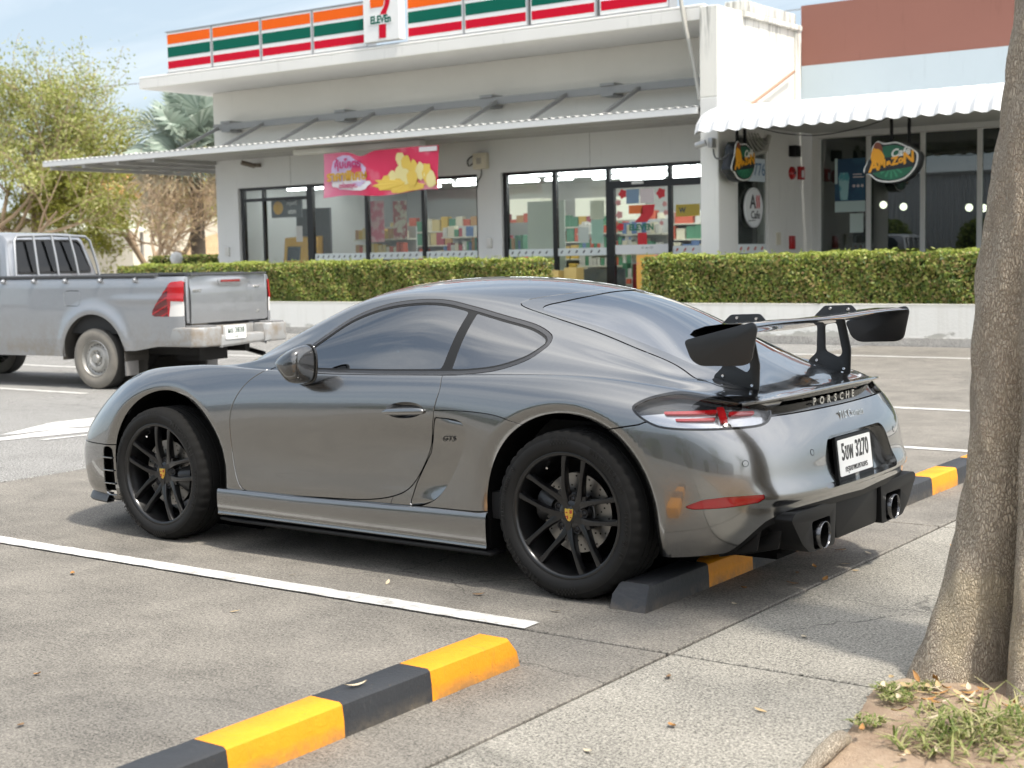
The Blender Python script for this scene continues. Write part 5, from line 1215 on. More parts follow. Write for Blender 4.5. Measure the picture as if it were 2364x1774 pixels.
for x, z, l in ((-20.62,1.62,'small white switch box low on the store wall at the left corner'),(-13.06,1.66,'small white switch box low on the store wall between windows')):
    b = MB(); b.box((x-.06,WY-.05,z-.1),(x+.06,WY-.002,z+.1)); tag(b.obj('switch_box', mat('box_white', (.62,.61,.57), .5), bevel=.01), l, 'switch box')
# banner: sagging printed cloth
BN = thing('promo_banner', 'sagging pink and yellow snack banner hung from the canopy', 'banner')
def bmat():
    m = mat('banner_print', (.75,.10,.22), .6); t = NT(m); x, y, z = t.sep(t.pos())
    u = t.rng(x, -16.1, -13.05, 0, 1); w = t.rng(z, 2.65, 3.55, 0, 1); n = t.noise(t.pos(), 1.4, 3, .5)
    c = t.mix(t.rng(t.math('ADD', u, t.math('MULTIPLY', n, .3)), .0, .55), (.72,.28,.42), (.70,.03,.10))
    c = t.mix(t.rng(n, .52, .72, 0, .7), c, (.80,.45,.52)); t.col(c); return m
nx, nz_ = 40, 14; v = []; 
def ban(u, w): 
    x = -16.1+3.05*u; sag = .10*math.exp(-((u-.34)/.07)**2)*w; z = 2.68+.855*w-sag+.03*(1-w)*sin(u*9)-.04*(1-u)*(1-w); return (x, 16.32+.045*sin(u*11+w*2)+.03*sin(u*5), z)
for j in range(nz_):
    for i in range(nx): v.append(ban(i/(nx-1), j/(nz_-1)))
b = MB(); b.add(v, [(j*nx+i, j*nx+i+1, (j+1)*nx+i+1, (j+1)*nx+i) for j in range(nz_-1) for i in range(nx-1)]); cl = b.obj('banner_cloth', bmat(), BN, smooth=True)
YB = mat('banner_yellow', (.80,.55,.10), .6); YB2 = mat('banner_cream', (.82,.70,.32), .6); WB = mat('banner_white', (.80,.76,.78), .6); LB = mat('banner_lilac', (.62,.50,.72), .6)
def on_ban(u, w, d=.006): q = ban(u, w); return (q[0], q[1]-d, q[2])
def blob(u0, w0, ru, rw, m, d, k=16, wob=.12, parent=cl, seed=0):
    r_ = random.Random(seed); pts = []
    for i in range(k):
        a = 2*pi*i/k; s_ = 1+r_.uniform(-wob, wob); pts.append(on_ban(min(max(u0+ru*s_*cos(a), .005), .995), min(max(w0+rw*s_*sin(a), .01), .99), d))
    c = on_ban(u0, w0, d); return link('print_patch', mesh([c]+pts, [(0, 1+(i+1) % k, 1+i) for i in range(k)][::1], m), parent)
blob(.22,.52,.17,.42,LB,.012,18,.06,seed=1); blob(.24,.28,.17,.16,WB,.016,18,.15,seed=2)
blob(.74,.22,.26,.20,YB,.013,24,.25,seed=3)
for i, (u, w, ru, rw) in enumerate(((.68,.75,.045,.16),(.73,.6,.05,.22),(.66,.48,.04,.16),(.80,.5,.04,.2),(.86,.42,.045,.2),(.92,.38,.04,.22),(.60,.36,.035,.18),(.55,.3,.03,.14),(.71,.36,.05,.2),(.78,.28,.05,.2),(.95,.22,.035,.2),(.64,.2,.05,.14))): blob(u, w, ru, rw, (YB2, YB)[i % 2], .018+.001*i, 12, .18, seed=10+i)
for s, u, w, sz, m, bo in (('คุ้มโคตร', .235, .72, .22, mat('banner_magenta', (.55,.02,.16), .6), .006), ('ราคาพิเศษ', .22, .44, .26, mat('banner_gold', (.62,.34,.03), .6), .010), ('ราคาพิเศษ', .222, .45, .255, YB2, .003), ('อร่อยทุกวัน', .24, .22, .13, mat('banner_magenta'), .003)):
    q = on_ban(u, w, .036+bo); text('banner_text', s, sz, m, cl, Matrix.Translation(q) @ RX, .002, bold=bo)
b = MB(); q = on_ban(.93, .93, .03); b.box((q[0]-.22, q[1]-.004, q[2]-.05), (q[0]+.22, q[1], q[2]+.04)); link('banner_tag', b.mesh(WB), cl)
# ------------------------------------------------------------------ store interior
INW = mat('store_inner_wall', (.58,.575,.55), .6); b = MB(); b.box((-20.69, WY+.26, .10), (-7.26, 25, .125)); b.obj('store_floor', mat('store_tile', (.55,.55,.52), .25), ST)
b = MB(); b.box((-20.69, 24.5, .13), (-7.26, 24.7, 3.3)); b.box((-7.5, WY+.26, .13), (-7.27, 24.5, 3.3)); b.obj('inner_wall', INW, ST)
b = MB(); b.box((-20.69, WY+.26, 3.15), (-7.26, 25, 3.2)); b.obj('store_ceiling', mat('store_ceiling', (.55,.56,.56), .7), ST)
TUBE = mat('tube_light', (1, 1, 1), .5, emit=((.93,.97,1.), 9.))
def tubes(x0, x1, y, label):
    T = thing('tube_light', label, 'tube light', (0, 0, 0), 0, 'ceiling tube lights in the store'); 
    x = x0
    while x < x1-.3:
        l = min(1.2, x1-x); b = MB(); b.box((x, y-.06, 3.04), (x+l-.1, y+.06, 3.10)); b.obj('tube', TUBE, T, bevel=.02); x += 1.3
for i, y in enumerate((19.3, 20.5, 21.7, 22.9)):
    tubes(-13.0, -7.8, y, ('front', 'second', 'third', 'rearmost')[i]+' row of white ceiling tubes behind the store door and right windows')
tubes(-20.3, -17.0, 19.6, 'added row of ceiling tubes brightening the cash machine'); tubes(-20.3, -17.0, 21.4, 'added deeper row of ceiling tubes beyond the cash machine'); tubes(-16.6, -13.2, 19.8, 'nearer row of ceiling tubes behind the left store windows'); tubes(-16.6, -13.2, 21.3, 'deeper row of ceiling tubes behind the left store windows')  # the two cash machine rows are added to brighten that dim end
PC = [mat('pack_%d' % i, c, .5) for i, c in enumerate(((.70,.45,.08),(.62,.12,.06),(.75,.68,.50),(.10,.28,.16),(.55,.30,.12),(.12,.20,.38),(.70,.55,.25),(.45,.08,.10),(.65,.62,.55)))]
unitb = [MB().box((-.5, -.5, 0), (.5, .5, 1)).mesh(m) for m in PC]
def shelf(x0, x1, y, zs, label, tall=.2, pal=None, wd=.12):
    T = thing('store_shelf', label, 'shelf'); b = MB(); b.box((x0, y+.22, .13), (x1, y+.26, 2.1)); b.obj('shelf_back', INW, T)
    for z in zs:
        b = MB(); b.box((x0, y-.2, z-.03), (x1, y+.22, z)); bo = b.obj('shelf_board', mat('shelf_cream', (.72,.68,.55), .5), T)
        x = x0+wd*.6
        while x < x1-wd*.5:
            w_ = wd*rnd.uniform(.75, 1.05); h = tall*rnd.uniform(.6, 1.05); me = unitb[rnd.choice(pal) if pal else rnd.randrange(len(unitb))]
            o = link('product', me, bo, (x, y-.08, z+.001)); o.scale = (w_*.92, .16, h); x += w_*1.03
shelf(-17.9, -16.4, 19.4, (.35,.75,1.15,1.5,1.83), 'shelf of snack packs behind the window beside the cash machine', .24, [0,2,4,6,1,0])
shelf(-16.3, -14.9, 20.6, (.35,.75,1.15,1.5,1.85), 'shelf of goods behind the window with pink posters', .24, [5,3,8,2,7])
shelf(-14.8, -13.3, 19.6, (.35,.75,1.15,1.52), 'shelf of bottles behind the window right of the posters', .30, [1,3,4,7,3,5], .085)
shelf(-11.4, -10.4, 20.4, (.4,.9,1.4,1.8), 'shelf of goods seen through the window left of the door', .3, [8,5,3,8,2]); shelf(-8.9, -7.8, 21.2, (.4,.9,1.4,1.8), 'shelf of goods right of the store door', .3, [8,6,4,1,2])
shelf(-20.3, -13.4, 23.4, (.4,.85,1.3,1.7,2.05), 'long shelf of goods along the back wall behind the left windows', .36, [0,1,2,4,6,7,3], .26); shelf(-12.6, -8.0, 23.4, (.4,.85,1.3,1.7,2.05), 'long shelf of goods along the back wall behind the right windows', .36, [5,8,2,3,6,1], .26)
shelf(-13.0, -11.6, 21.2, (.35,.75,1.15,1.5,1.85), 'shelf of drinks behind the pale reflection panel', .26, [3,5,8,1], .1)
b = MB(); b.box((-15.0, 24.0, 2.2), (-13.3, 24.45, 2.75)); b.box((-18, 24.0, 2.3), (-16, 24.45, 2.8)); b.obj('glow_panel', mat('glow_pale', (.75,.75,.62), .5, emit=((.9,.9,.75), .35)), ST)  # glowing panels added to brighten the left part of the store
b = MB(); b.box((-12.62, 18.6, .2), (-11.72, 18.63, 2.48)); tag(b.obj('reflection_panel', mat('reflection_pale', (.62,.66,.56), .5)), 'added pale panel standing in for a reflection in the window right of the banner', 'stand-in panel')  # pale panel added in place of a reflection in the pane
b = MB(); b.box((-11.4, 18.7, .13), (-10.4, 18.75, 1.1)); tag(b.obj('counter_panel', mat('counter_grey', (.16,.18,.19), .5)), 'dark grey counter panel low behind the window left of the door', 'counter')
AT = thing('cash_machine', 'bright yellow cash machine behind the left store window', 'cash machine', (-19.2, 18.75, .13))
AY = mat('atm_yellow', (.78,.40,.012), .35, 0, .4); b = MB(); b.prism([(-.25,0),(-.25,1.0),(-.10,1.15),(-.02,1.78),(.4,1.82),(.4,0)], 'x', -.42, .42); me = b.mesh(AY, bevel=.03); link('atm_body', me, AT)
b = MB(); b.prism([(-.092,1.25),(-.034,1.66),(-.024,1.66),(-.082,1.25)], 'x', -.30, .12); b.obj('atm_screen', mat('atm_screen', (.03,.035,.04), .2), AT); b = MB(); b.box((-.30,-.262,.92),(-.12,-.25,1.04)); b.box((.05,-.262,.80),(.12,-.25,1.0)); b.box((-.05,-.262,1.0),(.0,-.25,1.03)); b.obj('atm_slot', BLKMAT, AT)
b = MB(); b.box((-.44, .41, .0), (.62, .47, 2.45)); b.obj('atm_backing', mat('atm_grey', (.10,.10,.11), .6), AT)
AS = thing('cash_machine_sign', 'dark grey hanging sign with a round yellow mark above the cash machine', 'sign'); b = MB(); b.box((-19.50,18.22,2.36),(-18.56,18.26,2.80)); b.obj('sign_board', mat('atm_grey'), AS); b = MB(); b.lathe([(0,18.212),(.15,18.212),(.15,18.219)], 24, 'y', (-19.28,0,2.58)); b.obj('sign_disc', AY, AS)
text('sign_text', 'กรุงศรี', .12, WB, AS, Matrix.Translation((-18.85,18.217,2.67)) @ RX, .002); text('sign_text', 'atm', .16, WB, AS, Matrix.Translation((-18.85,18.217,2.49)) @ RX, .002, bold=.004)
def poster(x0, x1, z0, z1, m, label, y=WY+.118, name='window_poster', cat='poster'):
    b = MB(); b.box((x0, y, z0), (x1, y+.004, z1)); return tag(b.obj(name, m), label, cat)
def pm_(name, c1, c2, sc=5):
    m = mat(name, c1, .5); t = NT(m); t.col(t.mix(t.rng(t.noise(t.pos(), sc, 3, .6), .45, .55), c1, c2)); return m
poster(-16.33, -15.95, 1.74, 2.62, pm_('poster_pink', (.62,.16,.22), (.70,.42,.42)), 'tall pink poster on the middle left store window')
poster(-15.70, -15.32, 1.78, 2.60, pm_('poster_mixed', (.68,.62,.50), (.40,.10,.10)), 'tall cream and red poster beside the pink one')
poster(-18.55, -18.36, 1.8, 2.15, mat('poster_white', (.68,.60,.60), .5), 'small white notice behind the glass above the cash machine', WY+.12)
poster(-10.72, -10.44, 1.60, 2.06, mat('notice_mint', (.48,.70,.60), .5), 'mint green notice on the window left of the store door'); poster(-11.02, -10.78, 1.62, 1.92, mat('notice_white', (.72,.73,.72), .5), 'small white notice on the window left of the store door')
poster(-10.74, -10.42, 2.07, 2.42, mat('notice_round', (.74,.74,.60), .5), 'pale notice above the mint green one left of the door', WY+.1185)
ys_ = poster(-8.86, -8.36, 2.06, 2.28, mat('yellow_plate', (.75,.50,.02), .4), 'yellow service sign on the narrow window right of the store door'); text('sign_text', 'W', .13, SMARK, ys_, Matrix.Translation((-8.72, WY+.117, 2.17)) @ RX, .0006, bold=.006)
# sticker on the sliding door
DS = thing('door_sticker', 'large numeral sticker with red flowers on the sliding glass door', 'sticker'); dy = WY+.082
def st(poly, m, name, dd=0.): b = MB(); b.prism(poly, 'y', dy-.002-dd, dy-dd); return b.obj(name, m, DS)
FR = mat('door_red', (.60,.02,.03), .4); FO = mat('door_orange', (.75,.17,.03), .4); FG = mat('door_green', (.01,.16,.08), .4); PK = mat('door_pink', (.62,.30,.28), .5)
st([(-9.85,2.30),(-9.85,2.14),(-9.55,2.14),(-9.55,2.30)], FO, 'numeral_bar'); st([(-9.55,2.30),(-9.60,2.10),(-9.72,1.98),(-9.45,1.98),(-9.32,2.12),(-9.28,2.30)], FR, 'numeral_slash'); st([(-9.66,1.78),(-9.66,1.56),(-9.46,1.56),(-9.46,1.78)], FR, 'numeral_stem')
text('numeral_word', 'ELEVEN', .16, FG, DS, Matrix.Translation((-9.58, dy-.002, 1.88)) @ RX, .0008, bold=.006)
for i, (x, z, r) in enumerate(((-9.98,2.52,.10),(-10.08,2.36,.07),(-10.06,2.13,.085),(-9.15,2.5,.11),(-9.07,2.3,.06),(-9.05,2.14,.06),(-10.04,1.9,.09),(-9.14,1.95,.05))):
    b = MB(); pts = [(x+r*(1 if k % 2 else .72)*cos(pi*k/5), z+r*(1 if k % 2 else .72)*sin(pi*k/5)) for k in range(10)]; b.prism(pts, 'y', dy-.0015, dy); b.obj('flower', (FR if i % 3 == 0 else PK), DS)
st([(-9.9,2.6),(-9.9,2.33),(-9.62,2.33),(-9.62,2.6)], mat('door_blue', (.20,.30,.42), .5), 'sticker_panel', .0005); st([(-9.6,2.6),(-9.6,2.33),(-9.3,2.33),(-9.3,2.6)], mat('poster_white'), 'sticker_panel', .0005)
b = MB(); b.box((-10.1, 18.5, .13), (-9.72, 18.9, 1.2)); b.box((-9.68, 18.5, .13), (-9.3, 18.9, .9)); tag(b.obj('red_crate_stack', mat('crate_red', (.28,.012,.02), .5), bevel=.02), 'dark red crates stacked inside the store door', 'crate')
FS = thing('floor_stand', 'pink and yellow promotional stand outside the store door', 'sign', (-9.0, 17.2, .12)); b = MB(); b.box((-.22,-.02,.1),(.22,.02,1.25)); b.obj('stand_board', pm_('stand_print', (.72,.14,.22), (.80,.42,.08), 3), FS, bevel=.01); b = MB(); b.box((-.2,-.15,0),(.2,.15,.1)); b.obj('stand_foot', mat('stand_grey', (.5,.5,.5), .5), FS)
for i, (x, z) in enumerate(((-11.15,.95),(-10.75,1.0),(-11.6,.9))):
    b = MB(); b.box((x-.14, 17.3, .12), (x+.14, 17.58, z+.15)); tag(b.obj('display_box', mat('display_yellow', (.66,.48,.16), .5), bevel=.015), ('left', 'right', 'far left')[i]+'most yellow display box below the store window in the hedge gap' if i != 2 else 'yellow display box behind the end of the left hedge', 'box')
# ================================================================== cafe
CF = thing('cafe_building', 'cafe building with maroon fascia, white pillar and tall dark windows', 'cafe')
b = MB(); b.box((-7.252, 16.0, .12), (-6.915, 16.67, 3.95)); b.obj('pillar', PILW, CF, bevel=.012, seg=1)
b = MB(); b.box((-7.252, 16.0, 3.951), (-6.915, 19.14, 5.44)); b.box((-7.252, 16.9, 5.441), (-6.86, 18.9, 5.62)); b.box((-6.914, 18.95, 3.97), (-6.87, 19.14, 5.44)); b.box((-6.914, 16.9, 5.34), (-6.84, 19.14, 5.44)); b.obj('pillar_block', stucco('pillar_cream', (.76,.74,.67), .75, 43), CF, bevel=.012, seg=1)
b = MB(); b.box((-7.2, 17.9, .12), (-6.915, 19.7, 3.95)); b.box((-7.2, 16.671, 3.36), (-6.915, 17.899, 3.95)); b.obj('side_wall', PILW, CF)
b = MB(); b.box((-6.914, 19.7, .12), (-6.80, 19.95, 3.45)); b.box((-6.914, 19.7, 3.451), (2, 19.95, 4.05)); b.obj('cafe_wall', PILW, CF)
MAR = stucco('fascia_maroon', (.27,.115,.085), .35, 61); BLU = stucco('fascia_blue', (.50,.57,.60), .25, 71)
b = MB(); b.box((-6.87, 19.15, 4.725), (2, 19.6, 5.80)); b.obj('maroon_fascia', MAR, CF); b = MB(); b.box((-6.87, 19.15, 4.0), (2, 19.6, 4.724)); b.obj('blue_fascia', BLU, CF)
b = MB(); b.box((-6.87, 16.2, .121), (2, 19.9, .13)); b.obj('cafe_step', mat('step_grey', (.4,.4,.38), .7), CF)
CG = glass_mat('cafe_glass', (.42,.47,.45), 2.0); WF = mat('frame_white', (.72,.71,.68), .45)
ms = [-6.79, -5.82, -4.81, -3.795, -2.78, -1.77, -.76, .25, 1.26]
for i, x in enumerate(ms):
    b = MB(); b.box((x-.04, 19.71, .13), (x+.04, 19.79, 3.44)); b.obj('window_post', WF, CF)
for x0, x1 in zip(ms[:-1], ms[1:]):
    b = MB(); b.box((x0+.041, 19.75, .14), (x1-.041, 19.76, 3.43)); b.obj('pane', CG, CF)
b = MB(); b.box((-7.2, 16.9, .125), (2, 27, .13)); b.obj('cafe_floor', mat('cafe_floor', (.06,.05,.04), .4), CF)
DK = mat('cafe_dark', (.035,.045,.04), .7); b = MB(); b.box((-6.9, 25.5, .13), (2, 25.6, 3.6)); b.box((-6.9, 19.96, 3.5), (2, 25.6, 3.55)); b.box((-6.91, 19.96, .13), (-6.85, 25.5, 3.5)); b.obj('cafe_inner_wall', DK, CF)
GL = mat('globe_lamp', (1,.95,.85), .4, emit=((1,.9,.72), 7.))
for i, (x, z) in enumerate(((-6.43,2.256),(-6.02,2.205),(-4.73,2.143),(-4.45,2.124))):
    T = thing('pendant_lamp', ('leftmost', 'second', 'third', 'rightmost')[i]+' glowing globe lamp hanging inside the cafe windows', 'lamp', (x, 22, z)); b = MB(); b.lathe([(.001,-.075),(.05,-.055),(.075,0),(.05,.055),(.001,.075)], 14, 'z'); b.obj('globe', GL, T, smooth=True); b = MB(); b.box((-.006,-.006,.07),(.006,.006,1.2)); b.obj('lamp_cord', BLKMAT, T)
b = MB(); b.box((-4.3, 22.4, 1.55), (-3.2, 22.9, 1.95)); b.box((-4.4, 22.3, .13), (-3.1, 23, 1.2)); tag(b.obj('cafe_counter', mat('counter_wood', (.22,.14,.08), .5), bevel=.02), 'wooden counter deep inside the cafe', 'counter')
b = MB(); b.box((-3.95, 21.0, 2.55), (-3.35, 21.05, 2.68)); b.box((-3.9, 21.0, 2.3), (-3.35, 21.05, 2.48)); tag(b.obj('lit_sign', mat('lit_white', (1,1,1), .5, emit=((1,.98,.92), 1.6))), 'small lit white sign inside the right cafe window', 'sign')
CH = thing('cafe_chair', 'tilted grey chair back behind the leftmost cafe window', 'chair', (-6.45, 20.5, .13)); b = MB()
for x in (-.16, 0, .16): b.tube([(x-.05, 0, .5), (x+.06, 0, 1.55)], .03, 6)
b.tube([(-.12,0,1.52),(.28,0,1.56)], .03, 6); b.box((-.25,-.2,.45),(.25,.25,.5)); b.obj('chair_frame', mat('chair_grey', (.35,.36,.37), .4, .5), CH, auto=.6)
# posters on the cafe glass
PO = thing('drink_poster', 'blue poster of a tall iced drink on the left cafe window', 'poster'); b = MB(); b.box((-6.47, 19.735, 2.10), (-5.88, 19.745, 3.05)); b.obj('poster_sheet', pm_('poster_navy', (.02,.07,.14), (.03,.10,.17), 2), PO)
b = MB(); b.box((-6.47, 19.733, 2.08), (-5.88, 19.735, 2.28)); b.obj('poster_footer', mat('poster_pale', (.55,.68,.66), .5), PO); b = MB(); b.box((-6.47, 19.733, 2.60), (-6.42, 19.735, 3.06)); b.obj('poster_margin', mat('poster_pale'), PO); b = MB(); b.prism([(-6.36,2.30),(-6.22,2.30),(-6.19,2.72),(-6.22,2.80),(-6.36,2.80),(-6.40,2.72)], 'y', 19.731, 19.7325); b.obj('drink_picture', pm_('drink_teal', (.10,.36,.42), (.35,.60,.62), 6), PO)
b = MB()
for x in (-6.10,-6.02,-5.94): b.lathe([(0,19.7315),(.028,19.7315),(.028,19.733)], 12, 'y', (x, 0, 2.55))
b.box((-6.12,19.7315,2.70),(-5.91,19.733,2.72)); b.box((-6.12,19.7315,2.75),(-5.95,19.733,2.77)); b.obj('poster_dots', mat('poster_white'), PO)
poster(-6.18, -5.92, 1.70, 2.05, mat('notice_pale', (.60,.70,.66), .5), 'white notice below the drink poster on the cafe window', 19.738, 'paper_notice', 'notice')
NS = poster(-3.72, -3.50, 1.42, 1.72, mat('notice_white'), 'small no-smoking sign on the cafe window beside the tree trunk', 19.738, 'no_smoking_sign', 'sign'); b = MB(); b.lathe([(.05,19.734),(.075,19.734),(.075,19.738),(.05,19.738)], 20, 'y', (-3.61,0,1.57), closed=True); b.box((-3.66,19.735,1.56),(-3.56,19.737,1.58)); link('no_smoking_ring', b.mesh(FR), NS)
# side window with the round board
b = MB()
for a, c in (((-6.99,16.671,.13),(-6.93,16.73,3.36)),((-6.99,17.82,.13),(-6.93,17.899,3.36)),((-6.99,16.731,.95),(-6.93,17.819,1.03))): b.box(a, c)
b.obj('side_window_frame', WF, CF); b = MB(); b.box((-7.18,16.68,.13),(-7.14,17.89,3.36)); b.obj('dim_interior_panel', mat('dim_interior_dark', (.06,.065,.065), .6), CF); b = MB(); b.box((-6.965, 16.731, 1.031), (-6.955, 17.819, 3.36)); b.obj('pane', SHOPG, CF)  # dark panel behind the pane is added in place of the interior's shade
b = MB(); b.box((-6.945, 16.735, 1.36), (-6.938, 17.815, 1.52)); sw = b.obj('safety_strip', STRW, CF); b = MB()
for k in range(4): y = 16.85+k*.27; b.add([(-6.937,y-.06,1.415),(-6.937,y+.01,1.41),(-6.937,y+.06,1.47),(-6.937,y-.01,1.475)], [(0, 1, 2, 3)])
link('strip_mark', b.mesh(SMARKR), sw)
b = MB(); b.box((-6.948,17.1,2.60),(-6.94,17.80,3.0)); np_ = b.obj('house_number', mat('number_plate_blue', (.62,.70,.76), .5), CF); text('number_text', '9776', .30, mat('number_blue', (.14,.24,.38), .5), np_, Matrix.Translation((-6.937,17.50,2.80)) @ FX, .001, bold=.004)
RB = thing('round_cafe_board', 'round white board with a large A and two red strokes on the side window', 'sign', (-6.92, 17.28, 2.145)); b = MB(); b.lathe([(0,.03),(.33,.03),(.345,.02),(.345,-.01)], 40, 'x'); b.obj('board_disc', mat('board_white', (.74,.75,.75), .4), RB, auto=.5); b = MB(); b.lathe([(.315,.0315),(.325,.0315)], 40, 'x'); b.obj('board_ring', mat('board_grey', (.50,.52,.54), .4), RB)
text('board_text', 'A', .33, mat('board_black', (.03,.03,.035), .4), RB, Matrix.Translation((.032,-.07,.09)) @ FX, .001, bold=.006); text('board_text', 'Cafe', .19, mat('board_black'), RB, Matrix.Translation((.032,.03,-.13)) @ FX, .001, bold=.003)
for y in (.085, .165):
    pts = spline([(y,-.01),(y+.012,.06),(y-.004,.13),(y+.008,.21)], 5); b = MB(); b.prism([(p[0]-.022, p[1]) for p in pts]+[(p[0]+.022, p[1]) for p in pts[::-1]], 'x', .0305, .0325); b.obj('board_stroke', mat('board_red', (.62,.03,.04), .4), RB)
b = MB(); b.prism([(-.24,-.235),(.03,-.22),(.03,-.208),(-.24,-.223)], 'x', .0305, .0325); b.obj('board_underline', mat('board_black'), RB)
AB = thing('alarm_bell', 'round red alarm bell on the white wall beside the cafe window', 'alarm bell', (-6.915, 18.82, 2.79)); b = MB(); b.lathe([(0,.07),(.07,.065),(.11,.04),(.12,0)], 24, 'x'); b.obj('bell_dome', mat('alarm_red', (.42,.012,.015), .35, 0, .5), AB, smooth=True); b = MB(); b.lathe([(.0,.075),(.03,.072)], 12, 'x'); b.obj('bell_cap', CHROME, AB)
b = MB(); b.box((-6.914,19.06,2.68),(-6.85,19.26,2.92)); cp = tag(b.obj('call_point', mat('alarm_red'), bevel=.012), 'small red square call point right of the alarm bell', 'call point'); b = MB(); b.box((-6.849,19.11,2.72),(-6.845,19.21,2.85)); link('call_label', b.mesh(mat('board_white')), cp)
b = MB(); b.box((-6.914,18.70,1.42),(-6.86,18.88,1.66)); tag(b.obj('hydrant_label', mat('alarm_red'), bevel=.01), 'small red box low on the white wall above the hedge', 'fire box')
b = MB(); b.box((-6.914,18.70,3.08),(-6.78,18.95,3.28)); tag(b.obj('wall_speaker', BLKPL, bevel=.012), 'small black speaker box high on the white cafe wall', 'speaker')
b = MB(); b.box((-6.914,18.18,1.50),(-6.88,18.30,1.72)); tag(b.obj('wall_socket', mat('box_cream')), 'cream socket box on the window frame beside the round board', 'socket')
# awning over the cafe
corrugated(-6.9, 2.0, [(15.18,3.30),(15.25,3.43),(15.42,3.58),(15.75,3.69),(16.3,3.76),(19.13,3.98)], .26, .055, mat('awning_white', (.56,.57,.58), .45), 'awning_sheet', CF)
b = MB(); b.prism([(15.18,3.28),(15.25,3.44),(15.42,3.60),(15.75,3.72),(16.3,3.80),(17.2,3.88),(17.2,3.70),(16.2,3.60),(15.5,3.35)], 'x', -6.915, -6.90); b.obj('awning_end', mat('awning_white'), CF)
for y, z in ((15.3,3.36),(16.2,3.60),(17.3,3.70),(18.4,3.78)):
    b = MB(); b.box((-6.88, y, z), (2.0, y+.06, z+.07)); b.obj('awning_purlin', mat('awning_steel', (.45,.45,.44), .5), CF)
b = MB(); b.box((-6.7,16.4,3.50),(2,19.1,3.53)); b.obj('awning_ceiling', mat('awning_lining', (.58,.57,.54), .7), CF)
b = MB(); b.tube([(-6.80,18.69,4.58),(-6.80,16.94,3.86)], .028, 8); b.obj('tie_pipe', mat('pipe_rust', (.36,.22,.15), .6), CF, auto=.8)
FL = thing('flood_lamp', 'small grey flood lamp on the front of the white pillar', 'lamp', (-7.0, 15.9, 3.17)); b = MB(); b.box((-.03,-.05,-.06),(.05,.1,.10)); b.obj('lamp_bracket', mat('lamp_grey', (.42,.42,.42), .4, .5), FL, bevel=.01); b = MB(); b.tube([(-.05,-.08,.02),(-.22,-.10,-.02)], .055, 10); b.obj('lamp_head', mat('lamp_grey'), FL, auto=.6); b = MB(); b.tube(spline([(.02,.05,-.08),(.08,0,-.22),(.22,-.02,-.25),(.33,.05,-.15)], 6), .014, 6); b.obj('lamp_cable', mat('cable_grey', (.10,.10,.10), .6), FL, auto=.8)
b = MB(); b.tube(spline([(-7.66,16.12,5.62),(-7.60,16.12,5.25),(-7.50,16.12,4.85),(-7.40,16.12,4.4),(-7.28,16.05,3.92)], 6), .035, 8); b.tube(spline([(-7.62,16.14,5.5),(-7.53,16.16,4.9),(-7.42,16.15,4.45),(-7.27,16.05,4.0)], 6), .02, 6); tag(b.obj('hanging_cable', mat('cable_pale', (.40,.39,.35), .6), auto=.8), 'thick grey cable hanging from the ledge beside the pillar', 'cable')
b = MB(); b.tube(spline([(-6.5,16.3,3.48),(-5.9,16.2,3.30),(-5.2,16.2,3.22),(-4.4,16.2,3.32),(-3.9,16.25,3.49)], 6), .008, 6); tag(b.obj('awning_wire', BLKPL, auto=.8), 'thin dark wire sagging under the cafe awning', 'wire')
CBL = thing('cable_bundle', 'tangle of pale cables on the wall above the round board', 'cable'); 
for k in range(5):
    b = MB(); b.tube(spline([(-6.88,16.9+.12*k,3.42),(-6.8,17.0+.1*k,3.18+.03*k),(-6.82,17.3+.1*k,3.06+.05*k),(-6.85,17.75,3.25+.04*k)], 6), .016, 6); b.obj('cable', mat('cable_pale'), CBL, auto=.8)
b = MB(); b.tube([(-6.86,17.0,3.02),(-6.84,17.6,3.12),(-6.86,17.8,3.4)], .04, 8); b.obj('conduit', mat('cable_pale'), CBL, auto=.8)
